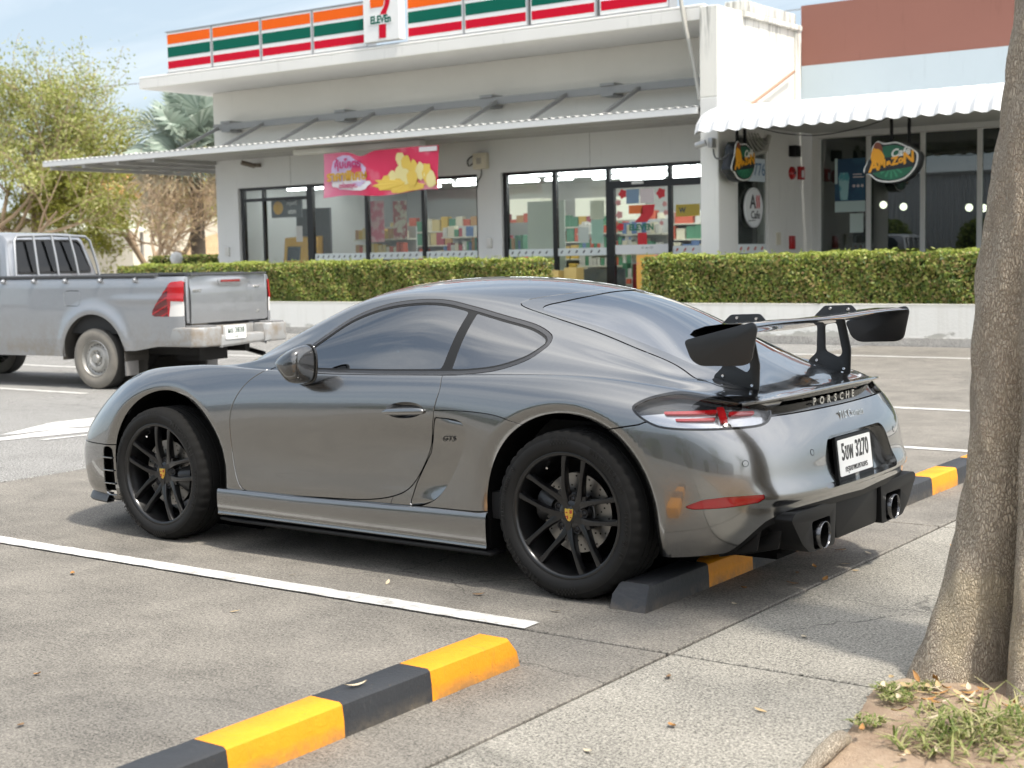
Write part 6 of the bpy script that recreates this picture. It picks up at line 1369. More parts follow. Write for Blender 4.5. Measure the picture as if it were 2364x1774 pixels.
# oval cafe signs: modelled facing -y, then turned
def oval_sign(label, loc, rz):
    T = thing('oval_cafe_sign', label, 'sign', loc, rz, 'hanging oval cafe signs'); 
    OG = mat('oval_green', (.012,.11,.055), .4); OB = mat('oval_black', (.012,.014,.016), .4); OW = mat('oval_white', (.70,.69,.66), .4); OO = mat('oval_orange', (.78,.34,.01), .4)
    outl = spline([(-.43,-.13),(-.38,.0),(-.31,.12),(-.29,.24),(-.20,.33),(-.10,.29),(.10,.30),(.26,.23),(.36,.18),(.44,.09),(.40,-.10),(.24,-.26),(.02,-.31),(-.20,-.28),(-.32,-.19)], 4, True)
    pl = [tuple(p) for p in outl]; b = MB(); b.prism([(p[0]*1.02+.02, p[1]*1.02-.01) for p in pl], 'y', -.02, .16); b.obj('sign_box', OB, T, bevel=.008)
    b = MB(); b.prism(pl, 'y', -.034, -.0215); b.obj('sign_rim', OW, T); b = MB(); b.prism([(p[0]*.945, p[1]*.93) for p in pl], 'y', -.040, -.0345); b.obj('sign_face', OB, T)
    b = MB(); b.prism([(.02+.36*cos(a), -.01+.265*sin(a)) for a in np.linspace(0, 2*pi, 40)[:-1]], 'y', -.043, -.0405); b.obj('sign_oval', OG, T)
    for k in range(5):
        a = -pi/2+(k-2)*.42; b = MB(); b.prism([(.02+.05*cos(a-.3),-.05+.05*sin(a-.3)),(.02+.22*cos(a-.09),-.02+.22*sin(a-.09)),(.02+.235*cos(a),-.02+.235*sin(a)),(.02+.22*cos(a+.09),-.02+.22*sin(a+.09)),(.02+.05*cos(a+.3),-.05+.05*sin(a+.3))], 'y', -.0445, -.0435); b.obj('sign_leaf', mat('oval_leaf', (.03,.20,.10), .4), T)
    b = MB(); b.prism([(-.42,-.17),(-.34,.055),(.40,.10),(.37,-.085)], 'y', -.0455, -.0437); b.obj('word_shadow', OB, T)
    x = -.34
    for i, ch in enumerate('AMaZoN'):
        sz = (.235,.16,.155,.16,.14,.235)[i]; w_ = (.15,.135,.105,.105,.105,.15)[i]
        text('sign_letter', ch, sz, OO, T, Matrix.Translation((x+w_/2, -.048, -.055+.02*i)) @ RX @ Matrix.Rotation(.17, 4, 'Z'), .002, bold=.009, shear=.15); x += w_*.92
    text('sign_script', 'Café', .165, OW, T, Matrix.Translation((.16,-.047,.135)) @ RX @ Matrix.Rotation(.12, 4, 'Z'), .002, bold=.005, shear=.3)
    b = MB(); b.prism([tuple(p) for p in spline([(-.29,.02),(-.30,.14),(-.245,.24),(-.17,.21),(-.10,.12),(-.09,.04),(-.16,-.01)], 5, True)], 'y', -.0475, -.0445); b.obj('bird_body', OO, T); b = MB(); b.prism([tuple(p) for p in spline([(-.26,.24),(-.23,.30),(-.17,.30),(-.13,.24),(-.12,.16),(-.17,.20),(-.22,.21)], 5, True)], 'y', -.0485, -.0445); b.obj('bird_head', mat('bird_brown', (.20,.05,.02), .4), T)
    for x in (-.02, .26): b = MB(); b.box((x-.02,.05,.28),(x+.02,.09,.66)); b.obj('sign_hanger', BLKPL, T)
    return T
oval_sign('oval green and orange cafe sign hanging in front of the cafe windows', (-3.95, 16.0, 2.72), 0)
oval_sign('oval green and orange cafe sign hanging edge-on beside the white pillar', (-6.60, 16.22, 2.87), pi/2)
# ================================================================== planting
def leaf_mat(name, cols, rough=.55, trans=.35):
    m = bpy.data.materials.new(name); m.use_nodes = True; t = m.node_tree; b = t.nodes['Principled BSDF']; o = t.nodes['Material Output']
    g = t.nodes.new('ShaderNodeNewGeometry'); cr = t.nodes.new('ShaderNodeValToRGB'); cr.color_ramp.elements[0].color = (*cols[0], 1); cr.color_ramp.elements[1].color = (*cols[-1], 1)
    for i, c in enumerate(cols[1:-1]): e = cr.color_ramp.elements.new((i+1)/(len(cols)-1)); e.color = (*c, 1)
    t.links.new(g.outputs['Random Per Island'], cr.inputs[0]); t.links.new(cr.outputs[0], b.inputs['Base Color']); b.inputs['Roughness'].default_value = rough
    tl = t.nodes.new('ShaderNodeBsdfTranslucent'); t.links.new(cr.outputs[0], tl.inputs[0]); mx = t.nodes.new('ShaderNodeMixShader'); mx.inputs[0].default_value = trans
    t.links.new(b.outputs[0], mx.inputs[1]); t.links.new(tl.outputs[0], mx.inputs[2]); t.links.new(mx.outputs[0], o.inputs[0]); MATS[name] = m; return m
def fastmesh(name, V, F4, m):
    """mesh from numpy quads"""
    me = bpy.data.meshes.new(name); nv, nf = len(V), len(F4)
    me.vertices.add(nv); me.vertices.foreach_set('co', V.astype(np.float32).ravel()); me.loops.add(nf*4); me.loops.foreach_set('vertex_index', F4.astype(np.int32).ravel())
    me.polygons.add(nf); me.polygons.foreach_set('loop_start', np.arange(0, nf*4, 4, dtype=np.int32)); me.polygons.foreach_set('loop_total', np.full(nf, 4, np.int32))
    me.update(calc_edges=True); me.materials.append(m); return me
def leaves(name, P, Nrm, L, Wd, m, parent, jit=.6, droop=0.):
    """one small folded quad per point"""
    n = len(P); N_ = Nrm+nrg.normal(0, jit, (n, 3)); N_ /= np.linalg.norm(N_, axis=1)[:, None]+1e-9
    A = np.cross(N_, nrg.normal(0, 1, (n, 3))); A[:, 2] -= droop; A -= N_*(A*N_).sum(1)[:, None]; A /= np.linalg.norm(A, axis=1)[:, None]+1e-9; B = np.cross(N_, A)
    l = (L*nrg.uniform(.6, 1.25, n))[:, None]; w = (Wd*nrg.uniform(.7, 1.2, n))[:, None]
    V = np.stack([P-A*l*.5, P+B*w*.5+N_*w*.12, P+A*l*.5, P-B*w*.5+N_*w*.12], 1).reshape(-1, 3)
    return link(name, fastmesh(name, V, np.arange(n*4).reshape(n, 4), m), parent)
# ------------------------------------------------------------------ planter walls and clipped hedges
def wallm():
    m = mat('planter_white', (.74,.73,.69), .8); t = NT(m); p = t.pos(); x, y, z = t.sep(p)
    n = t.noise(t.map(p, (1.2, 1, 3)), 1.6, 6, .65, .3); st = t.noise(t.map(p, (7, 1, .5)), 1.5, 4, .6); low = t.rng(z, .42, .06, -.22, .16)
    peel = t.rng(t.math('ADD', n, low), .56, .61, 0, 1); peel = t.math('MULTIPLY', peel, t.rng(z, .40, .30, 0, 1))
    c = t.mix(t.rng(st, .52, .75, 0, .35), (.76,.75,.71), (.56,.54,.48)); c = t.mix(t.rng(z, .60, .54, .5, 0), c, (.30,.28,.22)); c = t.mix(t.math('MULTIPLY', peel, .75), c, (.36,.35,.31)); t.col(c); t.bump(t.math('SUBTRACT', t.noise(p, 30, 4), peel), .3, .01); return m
PLW = wallm()
HL = leaf_mat('hedge_leaf', [(.05,.09,.015),(.13,.19,.03),(.25,.32,.055),(.30,.20,.08),(.42,.47,.11)], .5, .25)
HT = leaf_mat('hedge_tip', [(.20,.27,.05),(.36,.42,.08),(.50,.52,.13)], .5, .3)
def hedge(x0, x1, label, wl):
    b = MB(); b.box((x0-.05, 14.41, .0), (x1+.05, 14.53, .605)); b.box((x0-.05, 15.38, .0), (x1+.05, 15.5, .605)); b.box((x0-.05, 14.531, .0), (x0+.06, 15.379, .605)); b.box((x1-.06, 14.531, .0), (x1+.05, 15.379, .605)); W_ = b.obj('planter_wall', PLW, None, bevel=.008, seg=1); tag(W_, wl, 'planter')
    T = thing('hedge', label, 'hedge', ((x0+x1)/2, 15, .6)); cx_ = (x0+x1)/2; L = x1-x0
    b = MB(); b.box((-L/2+.09, -.44, -.05), (L/2-.09, .38, .64)); b.obj('hedge_core', mat('hedge_core', (.015,.025,.006), .9), T)
    def wob(x, q): return .028*np.sin(x*2.3+q)+.02*np.sin(x*6.1+2*q)+.014*np.sin(x*15+q)
    P, Q = [], []
    n = int(L*2600); x = nrg.uniform(-L/2, L/2, n); z = nrg.uniform(-.03, .73, n); P.append(np.stack([x, -.53-wob(x, z*4)+nrg.exponential(.03, n)+.06*np.clip((z-.62)/.1, 0, 1)**2, z], 1)); Q.append(np.tile([0, -1, .35], (n, 1)))
    n2 = int(L*2300); x = nrg.uniform(-L/2, L/2, n2); y = nrg.uniform(-.5, .45, n2); top = np.stack([x, y, .735+wob(x, y*5)*.9-nrg.exponential(.022, n2)-.05*np.clip((np.abs(y)-.42)/.08, 0, 1)**2], 1)
    for sx in (-1, 1):
        n3 = 1400; y = nrg.uniform(-.5, .45, n3); z = nrg.uniform(-.03, .73, n3); P.append(np.stack([sx*(L/2+.02-nrg.exponential(.03, n3)), y, z], 1)); Q.append(np.tile([sx, 0, .3], (n3, 1)))
    leaves('foliage', np.concatenate(P), np.concatenate(Q), .062, .04, HL, T, .75); leaves('top_growth', top, np.tile([0, -.2, 1.], (n2, 1)), .058, .036, HT, T, .7)
    k = int(L*14); x = nrg.uniform(-L/2, L/2, k); tw = np.stack([x, nrg.uniform(-.5, .3, k), .75+nrg.uniform(0, .05, k)], 1); stt = leaves('stray_shoots', tw, np.tile([0, -1, .3], (k, 1)), .08, .02, HT, T, .3); stt['kind'] = 'stuff'
hedge(-20.4, -9.88, 'long clipped hedge in the planter left of the shop entrance', 'white stained planter wall under the left hedge')
hedge(-7.5, 2.6, 'clipped hedge in the planter right of the shop entrance', 'white planter wall with peeling grey patches under the right hedge')
# ------------------------------------------------------------------ generic tree
def grow(rs, p, d, L, r, lev, maxlev, out, tips, spread, upw, seg=4, kids=(3, 5)):
    pts = [p.copy()]; rad = [r]; dd = d.copy()
    for i in range(seg):
        dd = dd+rs.normal(0, .16, 3)+np.array([0, 0, upw]); dd /= np.linalg.norm(dd); p = p+dd*L/seg; pts.append(p.copy()); rad.append(r*(1-.62*(i+1)/seg)+.002)
    out.append((pts, rad, lev))
    if lev >= maxlev: tips.append((pts, dd)); return
    for k in range(rs.integers(*kids)):
        t_ = rs.uniform(.4, 1.); i = min(int(t_*seg), seg-1); q = pts[i]+(pts[i+1]-pts[i])*(t_*seg-i); a = rs.normal(0, 1, 3); a -= dd*(a@dd); a /= np.linalg.norm(a)
        nd = dd*(1-spread)+a*spread; nd /= np.linalg.norm(nd); grow(rs, q, nd, L*rs.uniform(.58, .8), rad[i]*.62, lev+1, maxlev, out, tips, spread, upw, seg, kids)
def tree(name, label, cat, loc, stems, L, r, maxlev, spread, upw, bark, leafm, per, lsize, seed, kids=(3, 5), group=None, cl=.45, droop=0.):
    rs = np.random.default_rng(seed); T = thing(name, label, cat, loc, 0, group); out, tips = [], []
    for s in stems: grow(rs, np.array(s[0], float), np.array(s[1], float)/np.linalg.norm(s[1]), L, r, 0, maxlev, out, tips, spread, upw, kids=kids)
    b = MB(); bb = MB()
    for pts, rad, lev in out: (b if lev == 0 else bb).tube(pts, [max(q, .006) for q in rad], 8 if lev == 0 else (5 if lev < 2 else 4), False)
    b.obj('trunk', bark, T, auto=1.2); bb.obj('branches', bark, T, auto=1.2)
    if leafm and per:
        P = []
        for pts, dd in tips:
            A = np.array(pts); i = rs.integers(0, len(A)-1, per); u = rs.uniform(0, 1, per)[:, None]; P.append(A[i]*(1-u)+A[i+1]*u+rs.normal(0, cl*L*.11, (per, 3))*np.array([1, 1, .6]))
        P = np.concatenate(P); leaves('crown', P, np.tile([0, 0, 1.], (len(P), 1)), lsize, lsize*.34, leafm, T, .8, droop)
    return T
BARKG = mat('bark_grey', (.20,.16,.12), .9); BARKT = mat('bark_tan', (.34,.25,.17), .9)
FEATH = leaf_mat('feathery_leaf', [(.19,.23,.04),(.31,.35,.08),(.44,.45,.15),(.53,.50,.26)], .6, .4); GREENL = leaf_mat('green_leaf', [(.06,.10,.02),(.12,.17,.03),(.22,.26,.05)], .6, .35); OLIVE = leaf_mat('olive_leaf', [(.20,.22,.03),(.30,.31,.05),(.40,.38,.09)], .6, .4)
tree('feathery_tree', 'large feathery yellow-green tree behind the silver pickup cab', 'tree', (-37.2, 24, 0), [((0,0,0),(.12,0,1)),((.15,.1,0),(.5,.1,.9)),((-.1,.1,0),(-.35,.2,.95)),((.1,-.1,.3),(.25,-.35,.9))], 4.5, .16, 3, .5, .07, BARKT, FEATH, 88, .16, 3, (4, 6))
tree('olive_tree', 'yellow-green tree growing behind the end of the shop canopy', 'tree', (-34.6, 28, 0), [((0,0,0),(.15,0,1)),((0,0,.4),(.55,-.1,.8)),((0,0,.3),(-.4,0,.9))], 3.4, .12, 3, .5, .04, BARKT, OLIVE, 100, .17, 8, (4, 6))
tree('dark_tree', 'dark green tree tip at the left edge behind the feathery tree', 'tree', (-43.3, 27, 0), [((0,0,0),(0,0,1)),((0,0,.5),(.2,.1,1))], 5.2, .18, 3, .4, .1, BARKG, GREENL, 40, .2, 5)
tree('bare_tree', 'bare tan shrub-like tree in front of the dry mound', 'tree', (-27.9, 22, 0), [((0,0,0),(.02,0,1)),((0,0,.9),(.45,.1,.9)),((0,0,.9),(-.45,.1,.9)),((0,0,1.0),(.1,.4,.9))], 1.7, .07, 4, .5, .07, mat('bark_pale', (.42,.31,.21), .9), leaf_mat('dry_leafy', [(.36,.26,.14),(.48,.36,.20),(.40,.36,.18)], .7, .3), 5, .10, 12, (3, 5))
# ------------------------------------------------------------------ fan palm
PT = thing('fan_palm', 'silver-blue fan palm beside the left end of the shop', 'palm tree', (-28.4, 24, 0)); b = MB(); b.tube([(0,0,0),(.03,0,1.5),(0,.02,3.0),(.02,0,4.6)], [.26,.22,.20,.22], 14); PM_ = mat('palm_bark', (.11,.09,.07), .9); t = NT(PM_); t.col(t.mix(t.noise(t.map(t.coord(), (1, 1, 12)), 2, 4), (.06,.05,.04), (.20,.16,.12))); b.obj('trunk', PM_, PT, auto=.9)
SILF = leaf_mat('palm_leaf', [(.22,.28,.22),(.36,.43,.36),(.52,.58,.50)], .45, .2); DRYF = leaf_mat('palm_dry', [(.36,.30,.20),(.50,.43,.30)], .6, .2)
rs = np.random.default_rng(4)
for k in range(34):
    dry = k >= 27; az = k*2.4+rs.uniform(-.2, .2); el = rs.uniform(-.9, -.5) if dry else rs.uniform(-.35, 1.25); d = np.array([cos(az)*cos(el), sin(az)*cos(el), sin(el)]); base_p = np.array([0, 0, 4.7-.25*dry]); stem = rs.uniform(.75, 1.25); hub = base_p+d*stem
    up_ = np.array([0, 0, 1.]); s_ = np.cross(d, up_); s_ /= np.linalg.norm(s_)+1e-6; n_ = np.cross(s_, d); R_ = rs.uniform(1.05, 1.45); V = []; nb = 26
    tw = rs.uniform(-.9, .9); s2 = s_*cos(tw)+n_*sin(tw); n2 = -s_*sin(tw)+n_*cos(tw)
    for i in range(nb):
        a = (i/(nb-1)-.5)*4.4; da = .085; e = d*cos(a)+s2*sin(a)+n2*.18*abs(sin(a)); pe = d*cos(a+da)+s2*sin(a+da)+n2*.22; pf = d*cos(a-da)+s2*sin(a-da)+n2*.14
        tip = hub+e*R_*(1-.12*abs(a)/2.2); tip[2] -= .10*R_; V += [hub, hub+pe*R_*.62, tip, hub+pf*R_*.62]
    link('frond', fastmesh('frond', np.array(V), np.arange(nb*4).reshape(nb, 4), DRYF if dry else SILF), PT)
    b = MB(); b.tube([base_p, base_p+d*stem*.5+np.array([0, 0, .04]), hub], [.03,.022,.015], 5, False); b.obj('stalk', mat('palm_stalk', (.35,.38,.30), .6), PT)
# ------------------------------------------------------------------ far background on the left
def hillm():
    m = mat('dry_grass', (.42,.28,.15), .95); t = NT(m); p = t.pos(); t.col(t.mix(t.noise(p, .8, 6, .65), (.36,.23,.12), (.52,.38,.22))); t.bump(t.noise(p, 6, 5), .6, .1); return m
v = []; nx, ny = 60, 24
for j in range(ny):
    for i in range(nx):
        x = -52+34*i/(nx-1); y = 30+16*j/(ny-1); h = 2.75*math.exp(-((y-38)/4.5)**2)*(1/(1+math.exp(-(x+44)*1.1)))+.12*sin(x*1.3+y)+.1*sin(x*.6-y*1.7); v.append((x, y, max(h, -.06) if 0 < i < nx-1 and 0 < j < ny-1 else -.06))
b = MB(); b.add(v, [(j*nx+i, j*nx+i+1, (j+1)*nx+i+1, (j+1)*nx+i) for j in range(ny-1) for i in range(nx-1)]); tag(b.obj('hill', hillm(), smooth=True), kind='structure')
WH = thing('white_warehouse', 'plain white warehouse far behind the dry mound', 'building'); b = MB(); b.box((-64,48,0),(-40,60,4.7)); b.obj('warehouse_wall', mat('far_white', (.70,.71,.71), .7), WH); b = MB(); b.prism([(47.6,4.7),(54,6.0),(60.4,4.7)], 'x', -64.3, -39.7); b.obj('warehouse_roof', mat('far_roof', (.60,.62,.64), .5), WH)
for i in range(4): b = MB(); b.box((-62+i*6,47.97,1.0),(-58.5+i*6,48.02,3.4)); b.obj('roller_door', mat('far_door', (.50,.52,.53), .6), WH)
CP = thing('carport', 'carport with a curved translucent ribbed roof behind the pickup', 'carport', (-42.8, 30, 0)); arc = [(-2.6+5.2*i/12, 2.62+.68*sin(pi*i/12)) for i in range(13)]
b = MB(); b.prism(arc+[(x, z-.04) for x, z in arc[::-1]], 'y', -2.2, 2.2); b.obj('carport_roof', mat('carport_sheet', (.55,.56,.47), .4), CP, auto=.5)
for x in (-1.6,-.5,.6,1.7):
    z = 2.62+.68*sin(pi*(x+2.6)/5.2); b = MB(); b.prism([(x-.03,z+.0),(x+.03,z+.0),(x+.03,z+.05),(x-.03,z+.05)], 'y', -2.22, 2.22); b.obj('roof_rib', mat('rib_white', (.72,.72,.68), .5), CP)
for x in (-2.4, 2.4):
    for y in (-2, 2): b = MB(); b.box((x-.05,y-.05,0),(x+.05,y+.05,2.62)); b.obj('carport_post', GREYS, CP)
OR = thing('orange_roof_house', 'house with an orange roof glimpsed between the trees on the left', 'house'); b = MB(); b.box((-60,42,0),(-53,48,4.6)); b.obj('house_wall', mat('far_cream', (.60,.55,.45), .8), OR); b = MB(); b.prism([(41.5,4.6),(45,6.2),(48.5,4.6)], 'x', -60.5, -52.5); b.obj('house_roof', mat('roof_orange', (.50,.22,.08), .7), OR)
hg = thing('low_hedge', 'low clipped green hedge at the foot of the palm', 'hedge', (-25.4, 21.4, 0)); b = MB(); b.box((-1.6,-.4,0),(3.0,.4,1.5)); b.obj('hedge_core', mat('hedge_core'), hg); n = 9000; P = np.stack([nrg.uniform(-1.65, 3.05, n), np.where(nrg.uniform(0, 1, n) < .6, -.44, nrg.uniform(-.44, .44, n)), nrg.uniform(0, 1.58, n)], 1); P[:, 2] = np.where(P[:, 1] > -.43, 1.55, P[:, 2]); leaves('foliage', P, np.tile([0, -.7, .7], (n, 1)), .09, .06, HL, hg, .7)
for i, x in enumerate((-24.8, -23.0)):
    T = thing('globe_lamp', ('white globe garden lamp showing above the hedge left of the palm', 'white globe garden lamp showing above the hedge at the shop corner')[i], 'garden lamp', (x, 20, .0)); b = MB(); b.tube([(0,0,0),(0,0,1.36)], .03, 8); b.obj('lamp_post', GREYS, T); b = MB(); b.lathe([(.001,-.17),(.12,-.13),(.17,0),(.12,.13),(.001,.17)], 18, 'z', (0, 0, 1.5)); b.obj('globe', mat('globe_white', (.78,.78,.76), .3), T, smooth=True)
for i, (z0, z1) in enumerate(((11.2, 10.6), (8.9, 8.6))):
    b = MB(); b.tube([(-80+6.0*k, 42+.2*k, z0+(z1-z0)*k/14-.9*sin(pi*k/14)) for k in range(15)], .022, 5); tag(b.obj('overhead_wire', mat('wire_grey', (.25,.26,.28), .6)), ('higher', 'lower')[i]+' thin overhead wire crossing the sky left of the sign', 'wire')
for i, (x, y, s) in enumerate(((-56,40,11),(-70,44,12),(-63,52,13),(-48,52,14),(-40,62,15),(-33,60,16))):
    tree('far_tree', ('round far green tree behind the carport', 'far tree at the left edge of the picture', 'far tree behind the white warehouse', 'far tree between warehouse and palm', 'small far tree behind the mound', 'far tree right of the mound by the shop corner')[i], 'tree', (x, y, 0), [((0,0,0),(0,0,1)),((0,0,.6),(.4,0,.9)),((0,0,.6),(-.4,.1,.9))], 2.4, .14, 3, .5, .04, BARKG, GREENL, 24, .26, s, (3, 4), 'far trees on the left')
# ------------------------------------------------------------------ tree trunk on the right
def barkm():
    m = mat('trunk_bark', (.33,.26,.185), .9); t = NT(m); p = t.coord(); wz = t.noise(p, 5, 3); q = t.map(p, (1, 1, .30)); 
    ad = t.n('VectorMath', operation='ADD'); t.put(ad.inputs[0], q); sc = t.n('VectorMath', operation='SCALE'); t.put(sc.inputs[0], t.noise(p, 9, 3, .6, 0, True)); sc.inputs['Scale'].default_value = .045; t.put(ad.inputs[1], sc.outputs[0])
    ve = t.n('TexVoronoi', feature='DISTANCE_TO_EDGE'); t.put(ve.inputs['Vector'], ad.outputs[0]); ve.inputs['Scale'].default_value = 150; v2 = t.n('TexVoronoi', feature='DISTANCE_TO_EDGE'); t.put(v2.inputs['Vector'], ad.outputs[0]); v2.inputs['Scale'].default_value = 260
    cr = t.rng(ve.outputs[0], .02, .22, 0, 1); c2 = t.rng(v2.outputs[0], .02, .25, 0, 1); n1 = t.noise(p, 2.2, 5, .6); n2 = t.noise(p, 14, 4, .6); n3 = t.noise(p, 80, 3)
    c = t.mix(cr, (.27,.22,.165), (.68,.585,.455)); c = t.mix(t.rng(n1, .38, .66, 0, .75), c, t.mix(c2, (.27,.215,.16), (.52,.43,.33))); c = t.mix(t.rng(n2, .55, .75, 0, .5), c, (.46,.385,.28)); 
    x, y, z = t.sep(p); sm = t.math('MULTIPLY', t.rng(t.noise(t.map(p, (1.5, 1.5, .8), loc=(3, 1, 0)), 3.0, 2), .54, .60, 0, 1), t.rng(z, .85, .5, 0, 1)); c = t.mix(t.math('MULTIPLY', sm, .45), c, (.58,.48,.32))
    spk = t.rng(t.voro(t.map(p, loc=(5, 5, 5)), 26), .10, .16, 1, 0); c = t.mix(t.math('MULTIPLY', spk, t.math('MULTIPLY', .5, t.rng(z, .6, 1.2, 0, 1))), c, (.62,.57,.47)); t.col(c)
    t.bump(t.math('ADD', t.math('ADD', t.math('MULTIPLY', cr, .9), t.math('MULTIPLY', c2, .35)), t.math('ADD', t.math('MULTIPLY', n2, .5), t.math('MULTIPLY', n3, .2))), .85, .010); return m
BK = barkm()
TR = thing('shade_tree', 'thick tree trunk with flared roots and fine cracked bark at the right edge', 'tree', (3.14, -.93, 0))
zs = np.concatenate([np.linspace(-.12, 1.0, 58), np.linspace(1.03, 3.4, 60)]); K = 150; ph = np.linspace(0, 2*pi, K, endpoint=False)
Rz = np.interp(zs, [-.12,0,.12,.25,.45,.7,1.0,1.3,1.6,1.76,1.95,2.15,2.6,3.4], [.355,.333,.302,.28,.262,.252,.248,.246,.242,.24,.232,.215,.20,.20]); ax_ = np.interp(zs, [0,.3,.6,.9,1.27,1.6,1.75,2.05,2.6,3.4], [0,.02,.03,.03,.03,.055,.075,.085,.15,.22]); ay_ = np.interp(zs, [0,.6,1.27,2,3.4], [0,.025,.035,.065,.12])
def lobes(a):
    o = 0
    for c, w, h in ((-136,24,.42),(-103,8,-.85),(-81,15,.42),(-62,7,-.5),(-36,22,.36),(12,30,.25),(70,30,.2),(120,24,.22),(170,22,.2),(150,8,-.2),(45,8,-.25)):
        d_ = (np.degrees(a)-c+180) % 360-180; o = o+h*np.exp(-(d_/w)**2)
    return o
V = []
for z, R, x0, y0 in zip(zs, Rz, ax_, ay_):
    fl = np.clip(1-z/1.35, 0, 1)**1.2; a = ph+.12*sin(z*2); r = R*(1+lobes(a)*(.20+.66*fl)*np.clip(1.15-z*.5, .12, 1)); r = r+.006*np.sin(a*5+z*7)+.005*np.sin(a*9-z*13)+.004*np.sin(a*17+z*23)
    kn = np.exp(-((z-1.80)/.10)**2); da = (np.degrees(ph)+85+180) % 360-180; r = r+.035*kn*np.exp(-(da/22)**2)-.05*np.exp(-((z-1.80)/.045)**2)*np.exp(-(da/9)**2)
    V.append(np.stack([x0+r*np.cos(ph), y0+r*np.sin(ph), np.full(K, z)], 1))
V = np.concatenate(V); n = len(zs); F = np.array([(i*K+j, i*K+(j+1) % K, (i+1)*K+(j+1) % K, (i+1)*K+j) for i in range(n-1) for j in range(K)]); me = fastmesh('trunk', V, F, BK); me.polygons.foreach_set('use_smooth', [True]*len(F)); link('trunk', me, TR)
out, tips = [], []; rs = np.random.default_rng(21)
for d in ((.8,-.6,.9),(.5,-.9,.9),(1,.1,.8),(1,-.3,.9)): grow(rs, np.array([.22,.12,3.3]), np.array(d, float)/np.linalg.norm(d), 2.4, .12, 0, 3, out, tips, .45, .05, kids=(2, 4))
b = MB()
for pts, rad, lev in out: b.tube(pts, [max(q, .005) for q in rad], 6, False)
b.obj('branches', BARKG, TR, auto=1.2); P = np.concatenate([np.array(p[0])[[2, 3, 4]] for p in tips]); P = np.repeat(P, 3, 0)+rs.normal(0, .12, (len(P)*3, 3)); leaves('crown', P, np.tile([0, 0, 1.], (len(P), 1)), .10, .05, GREENL, TR, .8)
b = MB(); b.tube(spline([(2.925,-2.36,.0),(2.905,-2.22,.03),(2.888,-2.07,.035),(2.872,-1.95,.025),(2.868,-1.90,.0)], 5), [.022]*8+[.026]*8+[.024]*3+[.018,.008], 10); tag(b.obj('surface_root', BK, auto=1.2), 'short knobbly root breaking through the soil at the bottom edge', 'root')
# ------------------------------------------------------------------ soil bed, grass, litter
def soilm():
    m = mat('soil', (.30,.20,.13), .95); t = NT(m); p = t.pos(); n1 = t.noise(p, 3, 6, .65); n2 = t.noise(p, 40, 5, .7); c = t.mix(t.rng(n1, .35, .65), (.235,.16,.105), (.40,.30,.21)); c = t.mix(t.rng(n2, .5, .75, 0, .6), c, (.48,.38,.27)); c = t.mix(t.rng(t.voro(p, 90), 0, .12, .5, 0), c, (.14,.10,.07)); t.col(c); t.bump(t.math('ADD', n2, t.math('MULTIPLY', t.noise(p, 150, 3), .6)), .8, .012); return m
edge = spline([(2.90,-3.6),(2.87,-2.9),(2.85,-2.4),(2.847,-2.158),(2.834,-1.842),(2.76,-1.50),(2.735,-1.35),(2.76,-1.24),(2.80,-1.17),(3.0,-.9),(3.3,-.62),(3.9,-.5),(5.0,-.45)], 9); V = []; k = len(edge); m_ = 26
for i, e in enumerate(edge):
    tgt = np.array([max(e[0]+2.2, 4.6), min(e[1], -1.2)-.8-.9*i/k])
    for j in range(m_):
        u = (j/(m_-1))**1.6; q = e*(1-u)+tgt*u; q = q+(nrg.normal(0, .006, 2) if j == 0 else 0); hgt = .002+.05*(1-math.exp(-u*7))+.012*sin(q[0]*13+q[1]*9)*min(1, u*6)+.008*sin(q[0]*31-q[1]*27)*min(1, u*6); V.append((q[0], q[1], hgt if j else -.004))
b = MB(); b.add(V, [(i*m_+j, (i+1)*m_+j, (i+1)*m_+j+1, i*m_+j+1)[::-1] for i in range(k-1) for j in range(m_-1)]); tag(b.obj('soil_bed', soilm(), smooth=True), kind='structure')
b = MB(); b.box((2.97,-12.3,-.045),(12,-3.5,.0)); b.box((4.5,-3.499,-.045),(12,-1.36,.02)); tag(b.obj('verge', mat('soil')), kind='structure')
GR = leaf_mat('grass_blade', [(.10,.15,.03),(.20,.25,.06),(.36,.36,.14),(.50,.44,.25)], .6, .3)
def tuft(c, n, rad, h, lean=.6):
    r = rad*np.sqrt(nrg.uniform(0, 1, n)); a = nrg.uniform(0, 2*pi, n); B0 = np.stack([c[0]+r*np.cos(a), c[1]+r*np.sin(a), np.full(n, c[2])], 1); az = nrg.uniform(0, 2*pi, n); hh = h*nrg.uniform(.45, 1.2, n); ln = lean*nrg.uniform(.3, 1.5, n); D = np.stack([np.cos(az)*ln, np.sin(az)*ln, np.ones(n)], 1); D /= np.linalg.norm(D, axis=1)[:, None]; S2 = np.stack([-np.sin(az), np.cos(az), 0*az], 1); w = .0035
    M1 = B0+D*hh[:, None]*.55; T1 = B0+D*hh[:, None]*.95+np.stack([np.cos(az), np.sin(az), -.7+0*az], 1)*(hh*.28)[:, None]; out = []
    V = np.stack([B0-S2*w, B0+S2*w, M1+S2*w*.9, M1-S2*w*.9, M1-S2*w*.9, M1+S2*w*.9, T1+S2*w*.15, T1-S2*w*.15], 1).reshape(-1, 3); return V
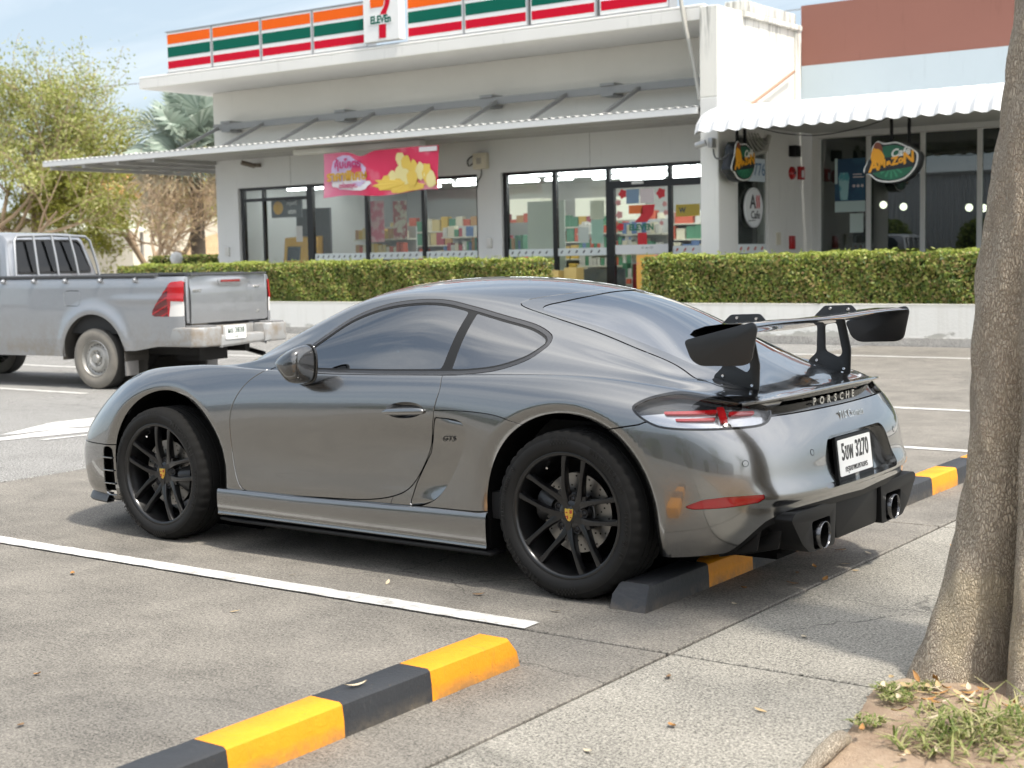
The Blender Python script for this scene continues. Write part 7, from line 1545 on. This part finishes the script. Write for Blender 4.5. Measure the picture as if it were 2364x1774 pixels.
TV = [tuft((x, y, .03), n, r, h, l) for x, y, n, r, h, l in ((2.83,-1.44,130,.06,.035,1.4),(2.87,-1.52,110,.05,.03,1.4),(2.90,-1.36,70,.05,.03,1.4),(2.885,-1.78,90,.05,.03,1.4),(3.14,-1.78,70,.10,.11,1.3),(3.22,-1.70,90,.12,.14,1.2),(3.30,-1.62,90,.12,.15,1.1),(3.08,-1.88,60,.09,.08,1.5),(3.24,-1.86,90,.14,.09,1.4),(3.36,-1.75,80,.13,.12,1.2),(3.02,-1.62,30,.06,.05,1.4),(3.12,-2.2,40,.06,.04,1.4),(3.4,-2.0,60,.12,.08,1.3),(3.44,-1.5,80,.1,.1,1.2))]
V = np.concatenate(TV); tag(link('grass', fastmesh('grass', V, np.arange(len(V)).reshape(-1, 4), GR)), 'sparse green and straw grass tufts at the foot of the trunk', 'grass', kind='stuff')
lit = [leaf_mesh(.042+.008*(i % 3), .015, .35+.1*(i % 3), LEAFC[(0, 1, 3)[i % 3]]) for i in range(6)]; rl = np.random.default_rng(9)
for i in range(70):
    x = rl.uniform(2.86, 3.5); y = -1.32-abs(rl.normal(0, .4)); 
    if i < 22: x, y = rl.normal(3.0, .12), rl.normal(-1.42, .07)
    o = link('litter_leaf', lit[i % 6], None, (x, y, .045), (rl.normal(0, .3), rl.normal(0, .3), rl.uniform(0, 6.28))); tag(o, 'pale dry leaf lying on the brown soil by the trunk', 'leaf', 'dry leaves on the soil')
SW = thing('sheet_metal_wall', 'tall pale corrugated metal wall across the lot', 'wall', (-6, -31, 0)); b = MB()
pts = []
for i in range(240): x = -36+i*.3; pts += [(x, 0), (x+.10, 0), (x+.15, .07), (x+.25, .07)]
b.add([(x, y, z) for z in (0, 5.2) for x, y in pts], [(i, i+1, len(pts)+i+1, len(pts)+i) for i in range(len(pts)-1)]); b.obj('metal_sheet', mat('sheet_pale', (.45,.46,.47), .5, .3), SW)
b = MB(); b.box((-36,-.2,5.2),(36,.2,5.35)); b.obj('wall_cap', GREYS, SW)
for i, x in enumerate((-24,-19.5,-15,-10,-4,2,8)):
    T = thing('round_shrub', 'clipped round-topped shrub by the metal wall, number %s from the left' % ('one','two','three','four','five','six','seven')[i], 'shrub', (x, -28.5, 0)); n = 1500; u = nrg.normal(0, 1, (n, 3)); u /= np.linalg.norm(u, axis=1)[:, None]; P = u*np.array([1.1, 1.1, 1.5])*nrg.uniform(.85, 1.03, n)[:, None]+np.array([0, 0, 1.4]); P = P[P[:, 2] > 0]; leaves('foliage', P, u[:len(P)], .2, .12, GREENL, T, .6); b = MB(); b.lathe([(.001,2.7),(.6,2.5),(.95,1.6),(.9,.5),(.5,.02)], 12, 'z'); b.obj('shrub_core', mat('hedge_core'), T)
# ------------------------------------------------------------------ trees across the lot behind the viewer (they show in the paint)
for i, (x, y, s) in enumerate(((-13,-22,31),(-6,-25,32),(2,-24,33),(10,-20,34),(17,-12,35),(16,-3,36))):
    tree('lot_tree', ('lot tree farthest left across the lot', 'second lot tree from the left across the lot', 'lot tree straight behind the viewer', 'lot tree behind the viewer to the right', 'lot tree beyond the verge to the right', 'lot tree right of the bays')[i], 'tree', (x, y, 0), [((0,0,0),(0,0,1)),((0,0,1.2),(.4,.1,.9)),((0,0,1.2),(-.4,.1,.9))], 2.3, .16, 3, .5, .05, BARKG, GREENL, 14, .3, s, (3, 4), 'trees across the lot')
